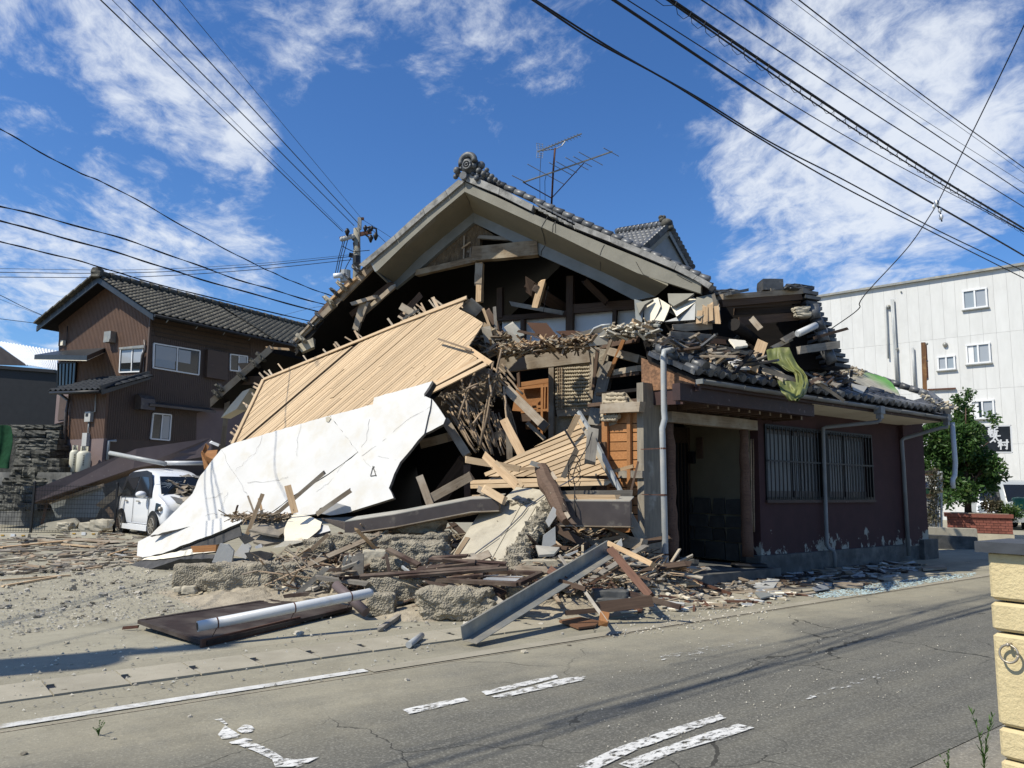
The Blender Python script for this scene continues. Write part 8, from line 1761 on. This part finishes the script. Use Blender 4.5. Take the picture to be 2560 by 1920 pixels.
# crumpled mortar hood
ch_ = empty('crumpled_mortar', W(*cE(350, 310), 12.9), 'crumpled cracked grey white mortar sheet hanging over the annex corner', 'mortar sheet')
for k, (pts, m, ky) in enumerate(((((130, 185), (215, 160), (230, 215), (190, 300), (125, 320)), 'cream', 0), (((217, 165), (290, 210), (250, 310), (192, 302)), 'cream', .05), (((275, 135), (440, 135), (400, 165), (310, 215), (280, 190)), 'barge', -.1), (((292, 214), (440, 160), (460, 180), (330, 280)), 'cream', .02), (((333, 283), (450, 190), (445, 300), (255, 312)), 'greyboard', .03), (((452, 160), (565, 135), (595, 200), (470, 295), (450, 280)), 'barge', .0), (((65, 170), (130, 190), (110, 330), (75, 320)), 'strip', -.05), (((75, 195), (185, 170), (130, 205), (95, 260)), 'barge', -.08), (((470, 300), (600, 200), (606, 305), (560, 315)), 'beigesheet', .06))):
    P = [W(*cE(*p), 12.75 + ky + (600 - p[0]) / 540 * .55 + (320 - p[1]) / 180 * .3 + R.uniform(-.05, .05)) for p in pts]; P = [PL(*cE(*p), plane3(P[0], P[1], P[2])) for p in pts]; sheet('mortar_piece', m, P, .05, ch_, edge='plaster_edge')
for x in (480, 510, 540, 575): up_('lath', 'newwood', cE, (x, 230 + (x - 480) * -.5), (x - 10 + (x - 480) * .25, 312), 12.85, 12.8, .09, .02)
# pieces strewn on the tiles
for pts, m, l_, k in ((((615, 470), (640, 490), (760, 560), (795, 605), (720, 600), (660, 560)), 'plaster', 'white plaster shard lying on the annex tiles', .25), (((660, 420), (760, 430), (780, 460), (700, 470)), 'cream', 'pale plaster lump in the torn roof', .6), (((1140, 570), (1215, 580), (1240, 640), (1180, 610)), 'fascia', 'blue grey sheet tilted on the dark tiles', .2), (((1160, 700), (1230, 650), (1290, 660), (1270, 720)), 'strip', 'grey bent flashing on the dark tiles', .15), (((880, 600), (940, 590), (1040, 660), (1000, 680)), 'paper', 'brown board beneath the green tarp', .2), (((620, 560), (760, 610), (820, 640), (700, 640)), 'paper', 'dusty mud board on the annex tiles', .12), (((1430, 700), (1530, 720), (1500, 765), (1440, 740)), 'beigesheet', 'beige bent sheet below the striped tarp', .15), (((870, 620), (900, 600), (960, 640), (920, 665)), 'oldwood', 'torn timber slab beside the thick timber', .16)):
    P = [RO(cE, *p, k) for p in pts]; tag(sheet('scrap', m, P, .03), l_, 'scrap')
def roof_pick(poly, k0, k1):
    xs = [p[0] for p in poly]; ys = [p[1] for p in poly]
    def f(rr):
        while True:
            x, y = rr.uniform(min(xs), max(xs)), rr.uniform(min(ys), max(ys))
            if inside((x, y), poly): break
        return RO(cE, x, y, rr.uniform(k0, k1)), .4
    return f
splinter_heap('roof_litter', ['tile_dark', 'greywood', 'darkwood', 'tile_dark', 'atticwood', 'oldwood'], roof_pick([(160, 425), (560, 390), (900, 470), (880, 590), (620, 545), (360, 470)], .05, .4), 380, .12, .6, .055, 'broken tiles and laths littering the torn roof above the porch', seedv=41)
splinter_heap('roof_litter', ['tile_dark', 'tile', 'greywood', 'darkwood'], roof_pick([(1080, 520), (1300, 580), (1420, 700), (1300, 720), (1150, 680)], .05, .3), 240, .1, .45, .07, 'dark broken tiles and laths on the middle of the annex roof', seedv=42)
splinter_heap('roof_litter', ['tile', 'oldwood', 'mud', 'concrete'], roof_pick([(1340, 590), (1520, 620), (1500, 650), (1380, 640)], .05, .3), 70, .08, .25, .07, 'crumbled tile bits at the top of the striped tarp', seedv=43)
splinter_heap('roof_litter', ['concrete', 'mud', 'tile'], roof_pick([(1840, 760), (1990, 810), (2100, 860), (2000, 850)], .05, .25), 60, .06, .2, .07, 'pale crumbs along the hip of the annex roof', seedv=44)
# tarpaulins
M['tarp'] = mat('olive_green_tarpaulin', (.16, .175, .05), (.09, .105, .035), scale=3, rough=.5, bump=.15, rnd=0, c3=(.22, .21, .10), c3scale=4, c3lo=.55, c3hi=.75)
def loft_cloth(name, m, spine, label, nsub=4, folds=5, fold_amp=.035):
    """spine: list of (left point, right point) rows"""
    rows = []
    for i in range(len(spine) - 1):
        for k in range(nsub):
            f = k / nsub; rows.append((spine[i][0].lerp(spine[i + 1][0], f), spine[i][1].lerp(spine[i + 1][1], f)))
    rows.append(spine[-1]); grid = []
    for i, (a, c) in enumerate(rows):
        r_ = []
        for j in range(17):
            g = j / 16; p = a.lerp(c, g); tow = (EYE - p).normalized(); r_.append(p + tow * (fold_amp * 1.3 * noise.noise(V((g * folds * 2.2 + .12 * i, i * .16, 3.7 + folds))) + fold_amp * .8 * math.sin(g * folds * 4 + 1.6 * math.sin(i * .45 + g * 3))) + Z * (fold_amp * .3 * math.sin(i * 1.1 + g * 4)))
        grid.append(r_)
    return tag(cloth(name, m, grid), label, 'tarp')
t0 = lambda x, y, d: W(*cE(x, y), d)
loft_cloth('green_tarp', 'tarp', [(t0(893, 490, 12.9), t0(1040, 468, 12.9)), (t0(905, 560, 12.7), t0(1060, 530, 12.7)), (t0(975, 590, 12.5), t0(1110, 605, 12.4)), (t0(1070, 640, 12.3), t0(1150, 650, 12.2)), (t0(1085, 700, 12.1), t0(1160, 705, 12.0)), (t0(1070, 745, 11.9), t0(1140, 775, 11.85)), (t0(1010, 760, 11.85), t0(1075, 812, 11.75)), (t0(965, 690, 11.95), t0(990, 730, 11.85)), (t0(960, 675, 12.1), t0(1010, 672, 12.0))], 'olive green tarpaulin twisted down from the torn roof over the gutter', folds=3, fold_amp=.05)
loft_cloth('green_tarp', 'tarp', [(t0(965, 690, 11.95), t0(1100, 690, 12.1)), (t0(985, 745, 11.8), t0(1150, 740, 11.9)), (t0(1020, 795, 11.7), t0(1120, 790, 11.75)), (t0(1060, 812, 11.68), t0(1090, 812, 11.7))], 'lower bunched lobe of olive tarpaulin hanging over the gutter', folds=3, fold_amp=.055)
def striped():
    m = bpy.data.materials.new('faded_striped_tarpaulin'); m.use_nodes = True; nt = m.node_tree; b = nt.nodes['Principled BSDF']; at = nd(nt, 'ShaderNodeTexCoord'); sp = nd(nt, 'ShaderNodeSeparateXYZ'); nt.links.new(at.outputs['Generated'], sp.inputs[0])
    n = noise_(nt, coords(nt, 'Object', (1, 1, 1), shift=False), 5, 6); col = mixc(nt, ramp(nt, n, .4, .6), (.42, .38, .27), (.28, .24, .16)); g = ramp(nt, math_(nt, 'ADD', sp.outputs[0], math_(nt, 'MULTIPLY', n, .3)), .62, .95); col = mixc(nt, g, col, (.12, .32, .03)); nt.links.new(col, b.inputs['Base Color']); b.inputs['Roughness'].default_value = .5; M['striped'] = m
striped()
loft_cloth('striped_tarp', 'striped', [(RO(cE, 1400, 608, .22), RO(cE, 1645, 660, .22)), (RO(cE, 1415, 650, .14), RO(cE, 1690, 705, .14)), (RO(cE, 1440, 692, .12), RO(cE, 1720, 745, .10)), (RO(cE, 1600, 740, .10), RO(cE, 1738, 780, .08))], 'faded beige tarpaulin turning bright green at its lower end on the annex tiles', folds=5, fold_amp=.05)
# ------------------------------------------------------------------ television aerial
an = empty('tv_antenna', W(*cO(170, 885), 16.6), 'rusty mast with two silver television aerials on the roof', 'antenna')
oo = lambda x, y, d=0: W(*cO(x, y), 16.6 + d)
b = MB(); b.tube([oo(170, 900), oo(178, 740), oo(186, 640)], .022, 8); b.build('mast', 'rust', an, smooth=True)
def rod(name, a, c, r, m='steel', da=0, dc=0): b = MB(); b.tube([oo(*a, da), oo(*c, dc)], r, 6); return b.build(name, m, an)
rod('boom', (112, 655), (300, 578), .018, da=-.2, dc=.4); rod('boom', (48, 788), (432, 655), .02, da=-.4, dc=.8); rod('brace', (50, 788), (170, 855), .012, 'rust', -.4, 0); rod('brace', (172, 855), (310, 705), .012, 'rust', 0, .4)
for i in range(12):
    x, y = 140 + i * 13.5, 644 - i * 5.5; rod('director', (x - 9, y - 6), (x + 9, y + 7), .006, 'steel', -.12 + i * .03, -.05 + i * .03)
for (x, y, l) in ((145, 752, 78), (178, 740, 0), (235, 722, 45), (280, 707, 50), (305, 698, 40), (340, 685, 52), (428, 657, 33), (210, 730, 50)):
    if l: rod('element', (x - l, y - l * .55), (x + l, y + l * .55), .008, 'steel', -.2, .2)
rod('element', (0, 758), (60, 788), .009, 'steel', -.5, -.4)
b = MB()
for i in range(7): f = i / 6; b.tube([oo(104 + f * 4 + 6 * math.sin(f * 3), 618 + f * 62), oo(135 - 4 * f, 625 + f * 58)], .005, 4)
for x in (106, 118, 132): b.tube([oo(x, 620), oo(x + 3, 650), oo(x, 682)], .005, 4)
b.build('reflector_grid', 'steel', an)
b = MB(); b.tube([oo(130, 652), oo(150, 648), oo(185, 645), oo(215, 630), oo(230, 610)], .01, 5); b.build('feed_arm', 'steel', an)
for x in (126, 148): b = MB(); b.tube([oo(x, 660 if x == 126 else 755), oo(x - 6, 760 + (x - 126)), oo(x - 5, 870)], .006, 4); b.build('aerial_lead', 'wire', an)
# ------------------------------------------------------------------ utility pole and wires
PY = 38.0
po = empty('utility_pole', W(*cB(642, 1500), PY), 'concrete utility pole with crossarm insulators behind the roof', 'utility pole'); pb_ = lambda x, y, d=0: W(*cB(x, y), PY + d)
base_ = pb_(642, 950); base_.z = 0
b = MB(); b.tube([base_, pb_(642, 900), pb_(642, 640)], [.22, .19, .17], 12); b.build('pole', 'barge', po, smooth=True)
def pbeam(n, a, c, w, m): b = MB(); b.beam(pb_(*a), pb_(*c), w, w); return b.build(n, m, po)
pbeam('top_pin', (660, 645), (662, 565), .18, 'steel'); pbeam('top_bracket', (650, 572), (690, 572), .12, 'rust'); pbeam('crossarm', (525, 712), (742, 662), .17, 'rust'); pbeam('brace', (610, 720), (655, 690), .1, 'rust'); pbeam('lower_arm', (590, 822), (650, 832), .2, 'black'); pbeam('collar', (620, 762), (662, 756), .3, 'rust')
for (x, y) in ((540, 708), (558, 704), (572, 700), (590, 694), (612, 690)): b = MB(); b.ball(pb_(x, y + 5, -.2), .13, 8, 6); b.build('insulator', 'greyboard', po, smooth=True)
for (x, y, s) in ((575, 665, .2), (700, 640, .17), (725, 655, .14), (745, 640, .14), (738, 710, .2), (772, 695, .2)): b = MB(); p = pb_(x, y, -.3); b.tube([p + Z * s, p + Z * s * .2, p - Z * s], [s * .25, s * .7, s * .2], 8); b.build('cable_boot', 'black', po, smooth=True)
b = MB(); b.tube([pb_(690, 640, -.3), pb_(730, 628, -.3), pb_(775, 640, -.3), pb_(780, 690, -.3)], .05, 6); b.build('jumper', 'black', po); b = MB(); b.tube([pb_(700, 680, -.3), pb_(740, 712, -.3)], .05, 6); b.build('jumper', 'black', po); b = MB(); b.tube([pb_(640, 830, -.3), pb_(640, 880, -.3), pb_(655, 900, -.3)], .2, 8); b.build('cable_bundle', 'black', po)
b = MB(); b.tube([pb_(562, 930), pb_(562, 1010)], .26, 12); b.build('transformer', 'greyboard', po, smooth=False); b = MB(); b.tube([pb_(482, 968, -.3), pb_(540, 962, -.3)], .13, 10); b.build('fuse_tube', 'whitepaint', po, smooth=True)
for a, c in (((548, 720), (490, 965)), ((560, 718), (505, 960)), ((580, 712), (520, 960)), ((605, 835), (545, 960)), ((540, 760), (620, 800)), ((620, 800), (730, 790))): b = MB(); b.tube([pb_(*a, -.2), pb_((a[0] + c[0]) / 2 - 4, (a[1] + c[1]) / 2, -.2), pb_(*c, -.2)], .02, 4); b.build('lead', 'wire', po)
LP0 = V((-10.8, 3.1, 0))
pl_ = empty('utility_pole', LP0, 'concrete utility pole with transformers standing at the open side of the lot', 'utility pole')
b = MB(); b.tube([LP0, LP0 + Z * 11], [.19, .13], 12); b.build('pole', 'barge', pl_, smooth=True)
for z_, w_ in ((9.9, 1.1), (9.2, .8)): b = MB(); b.beam(LP0 + Z * z_ - E1 * w_, LP0 + Z * z_ + E1 * w_, .1, .1); b.build('crossarm', 'rust', pl_)
for k in (-.55, .55): b = MB(); b.tube([LP0 + E1 * k + N1 * .35 + Z * 8.0, LP0 + E1 * k + N1 * .35 + Z * 8.95], .33, 14); b.build('transformer', 'greyboard', pl_)
def cable(pts, r, label, sub=10, name='overhead_cable', twist=0, ext=None):
    """pts are world points; smooth curve through them"""
    P = []
    n = len(pts)
    dl = [(pts[i + 1] - pts[i]).length for i in range(n - 1)]; sl_ = [(pts[i + 1] - pts[i]) / dl[i] for i in range(n - 1)]
    tg = [sl_[0]] + [(sl_[i] * dl[i - 1] + sl_[i - 1] * dl[i]) / (dl[i] + dl[i - 1]) for i in range(1, n - 1)] + [sl_[-1]]
    for i in range(n - 1):
        for k in range(sub):
            t = k / sub; t2, t3 = t * t, t * t * t
            P.append(pts[i] * (2 * t3 - 3 * t2 + 1) + tg[i] * dl[i] * (t3 - 2 * t2 + t) + pts[i + 1] * (3 * t2 - 2 * t3) + tg[i + 1] * dl[i] * (t3 - t2))
    P.append(pts[-1]); b = MB(); r *= .85; b.tube(P, r, 5)
    if twist:
        b.tube([p + Z * (twist * math.sin(i * .9)) + V((0, twist * math.cos(i * .9), 0)) for i, p in enumerate(P)], r, 5)
    return tag(b.build(name, 'wire', smooth=True), label, 'cable', None)
def road_wire(px_pts, H, c=cO, sag=0.0, far=16, near=9):
    P = [G(*c(*p), H) for p in px_pts]; P = P + [P[-1] + (P[-1] - P[-2]).normalized() * far]; P = [P[0] + (P[0] - P[1]).normalized() * near] + P; return P
cable(road_wire([(100, 0), (440, 215), (800, 420), (1100, 605), (1420, 770), (1780, 965), (2212, 1172)], 6.3), .013, 'lowest twisted telephone cable of the bundle crossing the sky over the road', twist=0)
cable(road_wire([(90, 0), (330, 160), (640, 330), (1000, 555), (1390, 785), (1790, 990), (2212, 1202)], 6.2), .013, 'second strand twisting under the lowest telephone cable')
cable(road_wire([(440, 0), (1200, 505), (2212, 1105)], 6.6), .021, 'thick straight black cable above the twisted pair over the road')
cable(road_wire([(500, 0), (1300, 505), (2212, 1003)], 6.7), .008, 'thin wire running just above the thick straight cable')
lc = road_wire([(690, 0), (1320, 425), (1840, 765), (2212, 988)], 7.0); cable(lc, .024, 'heavy lashed cable with spiral hanger over the road')
cable(road_wire([(672, 0), (1300, 440), (1830, 780), (2212, 1000)], 6.95), .014, 'second cable strapped under the heavy lashed one')
P = [lc[1].lerp(lc[-1], 0)]; seg = []
for i in range(len(lc) - 1):
    for k in range(60): seg.append(lc[i].lerp(lc[i + 1], k / 60))
b = MB(); b.tube([p + Z * (-.06 + .075 * math.sin(i * 1.25)) + N1 * (.05 * math.cos(i * 1.25)) for i, p in enumerate(seg)], .0045, 4); tag(b.build('spiral_hanger', 'wire'), 'thin spiral hanger wire coiled round the heavy lashed cable', 'wire')
for k, (a, c, H, r, l_) in enumerate((((820, 0), (2212, 895), 7.8, .012, 'single wire above the lashed cable'), ((1005, 0), (2212, 836), 8.4, .013, 'wire next above the single wire'), ((1012, 0), (2212, 792), 8.6, .006, 'very thin wire close beside the darker one'), ((1205, 0), (2212, 745), 9.4, .006, 'very thin wire under the topmost one'), ((1240, 0), (2212, 725), 9.5, .014, 'topmost black wire of the road bundle'))):
    m_ = ((a[0] + c[0]) / 2, (a[1] + c[1]) / 2 + 12); cable(road_wire([a, m_, c], H), r, l_)
j = W(*cO(1835, 885), 13.0); cable([W(*cO(2330, -150), 8.6), W(*cO(2212, 110), 9.4), W(*cO(1985, 580), 11.3), j], .010, 'service drop coming down from the sky to the insulator'); cable([j, W(*cO(1740, 1030), 13.2), W(*cO(1500, 1313), 13.5), W(*cJ(700, 470), 13.7), W(*cJ(365, 720), 13.8)], .011, 'sagging service drop from the insulator to the torn roof')
ins = empty('drop_insulator', j, 'white insulator clamp where the service drop crosses the cables', 'insulator')
for d, r in ((V((0, 0, .03)), .045), (V((.05, 0, -.1)), .035), (V((.06, 0, -.22)), .04), (V((-.05, 0, -.03)), .03)): b = MB(); b.ball(j + d, (r, r, r * 1.3), 8, 6); b.build('shell', 'whitepaint', ins, smooth=True)
b = MB(); b.tube([j, j + V((.05, 0, -.1)), j + V((.07, 0, -.3))], .012, 6); b.build('clamp', 'black', ins)
tp = lambda x, y: W(*cN(x, y), PY)
def to_pole(x0, end, H, r, l_, sagv=0): a = G(*cN(x0, 0), H); e = tp(*end); cable([a + (a - e).normalized() * 6, a, a.lerp(e, .5) - Z * sagv, e], r, l_)
to_pole(435, (1480, 1000), 13.4, .022, 'lowest of the wires fanning down to the utility pole'); to_pole(485, (1484, 996), 13.5, .010, 'very thin wire between the two lower pole wires'); to_pole(555, (1530, 975), 13.8, .022, 'second thick wire fanning down to the utility pole'); to_pole(660, (1545, 962), 14.2, .022, 'third thick wire fanning down to the utility pole'); to_pole(775, (1562, 944), 14.6, .011, 'uppermost thin wire fanning down to the utility pole')
for (pts, r, l_, tw) in (([(-60, 520, 11.5), (0, 556, 12), (300, 725, 13), (470, 800, 13.8), (860, 1015, 15.5), (1130, 1155, 17), (1255, 1212, 17.4), (1440, 1282, 18)], .012, 'twisted drop cable sagging across the sky to the broken eave', .012), ([(-60, 875, 13), (0, 890, 13.4), (540, 1035, 15.4), (1020, 1205, 17), (1408, 1318, 18.2)], .014, 'upper of the three looped cables ending at the broken eave', .02), ([(-60, 935, 13), (0, 953, 13.3), (500, 1090, 15), (870, 1207, 16.6), (1385, 1350, 18)], .020, 'thick middle cable of three ending at the broken eave', .012), ([(-60, 1025, 13), (0, 1043, 13.3), (350, 1130, 14.7), (610, 1208, 15.8), (1355, 1392, 17.8)], .016, 'lower of the three looped cables ending at the broken eave', .01)):
    cable([LP0 + Z * (8.7 if 'sagging' in l_ else 7.4)] + [W(*cN(x, y), d) for x, y, d in pts], r * .8, l_, twist=tw)
for (pts, l_, r) in (([(-50, 1160, 34), (600, 1165, 36), (1100, 1140, 37), (1520, 1100, 37.9)], 'top of the far level wires reaching the utility pole', .012), ([(-50, 1176, 34), (500, 1180, 35.5), (1000, 1158, 37), (1520, 1108, 37.9)], 'middle of the far level wires reaching the utility pole', .02), ([(-50, 1197, 34), (600, 1196, 36), (1100, 1165, 37), (1520, 1122, 37.9)], 'lowest of the far level wires reaching the utility pole', .02)):
    cable([W(*cN(x, y), d) for x, y, d in pts], r, l_)
cable([W(-60, 715, 30), W(0, 738, 30), W(60, 768, 31), W(118, 793, 32)], .015, 'short wire reaching the brown house gable from the frame edge'); cable([W(-60, 722, 30), W(0, 748, 30), W(110, 791, 32)], .007, 'thin wire under the short gable wire'); cable([W(-60, 789, 30), W(0, 797, 30), W(90, 808, 32)], .014, 'lower wire reaching the brown house eave')
cable([W(*cA(1730, 405), 30), W(*cA(1900, 360), 28), W(*cA(2120, 318), 20)], .007, 'faint thin wire rising behind the tiled roof to the eave')
cable([tp(1565, 948), tp(1680, 1020), tp(1760, 1075)], .012, 'thin wire leaving the pole top behind the gable'); cable([tp(1600, 985), tp(1690, 1070)], .015, 'wire leaving the crossarm behind the gable')
# ------------------------------------------------------------------ stones, grass and other small ground things
rr = random.Random(17)
proto = [rock('loose_stone', m, V((0, 0, -5)), (1, .8, .55), 100 + i, sub=2, amp=.35, boxy=.55) for i, m in enumerate(('stone', 'stone', 'concrete', 'rubcon', 'stone'))]
spots = []
for (x, y, s) in ((40, 390, 58), (110, 150, 40), (490, 265, 60), (345, 145, 44), (710, 310, 55), (840, 255, 36), (950, 295, 45), (520, 462, 48), (440, 385, 34), (60, 125, 34), (810, 130, 44), (620, 375, 30), (460, 635, 30), (440, 968, 36), (935, 925, 30), (720, 822, 24), (1030, 285, 26), (800, 205, 34), (300, 330, 30), (185, 272, 34), (140, 292, 30), (270, 450, 30), (785, 1300, 30), (165, 1405, 40), (1310, 1145, 30), (2065, 575, 52), (1300, 325, 36), (1500, 325, 34), (1575, 360, 26), (1970, 688, 20), (785, 705, 22), (385, 778, 22), (130, 668, 22), (430, 360, 26), (960, 320, 30), (1150, 405, 24)): spots.append((cM(x, y), s * .3617))
for (x, y, s) in ((1250, 1225, 34), (1135, 1420, 40), (1445, 1370, 26), (325, 1610, 34), (1395, 1290, 26), (270, 1250, 24), (110, 1300, 18), (1940, 1110, 40), (2060, 1110, 30), (1835, 1130, 26), (70, 1290, 22)): spots.append((cH(x, y), s * .3617))
zones = ([(0, 1400), (300, 1390), (420, 1450), (560, 1480), (700, 1500), (520, 1520), (0, 1600)], [(0, 1600), (900, 1540), (1150, 1520), (1300, 1540), (900, 1700), (0, 1800)], [(250, 1360), (420, 1400), (440, 1480), (300, 1500), (150, 1440)], [(1600, 1500), (2000, 1480), (1900, 1560), (1500, 1600)], [(950, 1540), (1150, 1560), (1100, 1600), (900, 1590)])
for k, (n_, smin, smax) in zip(range(5), ((95, 4, 13), (45, 3, 7), (45, 4, 14), (30, 3, 8), (22, 4, 9))):
    for _ in range(n_):
        z_ = zones[k]
        while True:
            p = (rr.uniform(min(q[0] for q in z_), max(q[0] for q in z_)), rr.uniform(min(q[1] for q in z_), max(q[1] for q in z_)))
            if inside(p, z_): break
        spots.append((p, rr.uniform(smin, smax) ))
for i, ((u, v), s) in enumerate(spots[:290]):
    g_ = G(u, v); d = s * g_.y / F; src = proto[i % 5]
    mt = Matrix.Translation(g_ + Z * (d * .18)) @ Matrix.Rotation(rr.uniform(0, 6.28), 4, 'Z') @ Matrix.Rotation(rr.uniform(-.4, .4), 4, 'X') @ Matrix.Diagonal((d, d, d * rr.uniform(.7, 1.2), 1))
    o = src if i < 5 else src.copy()
    if i >= 5: COL.objects.link(o)
    o.matrix_world = mt; ORG[o.name] = mt.to_translation()
    zn = ('beyond' if v < 1540 else 'nearer') if u < 900 else 'by'
    tag(o, {'beyond': 'loose grey stone on the sandy lot around the door panel', 'nearer': 'loose grey stone between the door panel and the white road line', 'by': 'loose grey stone by the steel channel and porch'}[zn], 'stone', {'beyond': 'stones on the lot', 'nearer': 'stones by the drain', 'by': 'stones by the channel'}[zn])
# gravel too fine to count
b = MB(); 
for _ in range(4600):
    r0 = rr.random()
    z_ = zones[0] if r0 < .55 else zones[1] if r0 < .63 else zones[2] if r0 < .78 else zones[3] if r0 < .88 else [(1500, 1560), (2450, 1440), (2450, 1700), (1500, 1900)]
    while True:
        p = (rr.uniform(min(q[0] for q in z_), max(q[0] for q in z_)), rr.uniform(min(q[1] for q in z_), max(q[1] for q in z_)))
        if inside(p, z_): break
    g_ = G(*p); s = rr.uniform(.004, .017) * (.45 if r0 > .88 else 1); b.cur = rr.randrange(3)
    a = [V((rr.uniform(-1, 1), rr.uniform(-1, 1), rr.uniform(-.2, 1))) * s for _ in range(4)]; q = g_ + Z * (.012 if r0 > .42 else .006); b.add([q + V((s, 0, 0)), q + V((-s * .6, s, 0)), q + V((-s * .6, -s, 0)), q + V((rr.uniform(-s, s) * .4, 0, s * rr.uniform(.7, 1.3)))], [(0, 1, 2), (0, 1, 3), (1, 2, 3), (2, 0, 3)])
struct(b.build('gravel', ['stone', 'cream', 'concrete']), 'fine gravel and crumbs scattered over lot and road', 'stuff')
# weeds
def weed(label, base, h, n_, spread, kind='leaf'):
    t = empty('weed', base, label, 'weed', None); 
    for i in range(n_):
        a = rr.uniform(0, 6.28); lean = V((math.cos(a), math.sin(a), 0)) * spread * rr.uniform(.2, 1); L = h * rr.uniform(.55, 1); b = MB(); prev = None; pts = []
        for k in range(7): f = k / 6; pts.append(base + lean * (f * f) + Z * (L * (f - .12 * f * f)))
        b.tube(pts, [.0022 * (1 - .7 * k / 6) for k in range(7)], 5); b.build('stem', 'grassblade', t)
        b = MB()
        for k in range(2, 7):
            for q in range(3):
                p = pts[k - 1].lerp(pts[k], rr.random()); a2 = rr.uniform(0, 6.28); l_ = h * rr.uniform(.05, .13); dv_ = V((math.cos(a2) * .6, math.sin(a2) * .6, .8)).normalized(); sd_ = dv_.cross(Z).normalized() * .003; b.add([p - sd_, p + sd_, p + dv_ * l_ * .6 + sd_ * 1.3, p + dv_ * l_, p + dv_ * l_ * .6 - sd_ * 1.3], [(0, 1, 2, 3, 4)])
        o = b.build('blades', 'grassblade', t); o['kind'] = 'stuff'; o.data['keep'] = 1; at = o.data.attributes.new('tint', 'FLOAT', 'FACE'); at.data.foreach_set('value', [rr.random() for _ in o.data.polygons])
w0 = G(*cL(560, 1740)); weed('tall slender weed rising beside the yellow pillar', w0, .42, 4, .06)
weed('low tuft of weed at the pillar foot', G(*cL(730, 1700), .22) - Z * .12, .24, 6, .10); weed('short weed sprig left of the tall weed', G(*cL(310, 1710)), .14, 3, .04); weed('dry little weed growing in the road crack', G(*cM(680, 1275)), .09, 7, .07)
bpy.data.objects['weed.002']['label'] = 'short weed sprig on the pavement away from the pillar'
fix_normals()
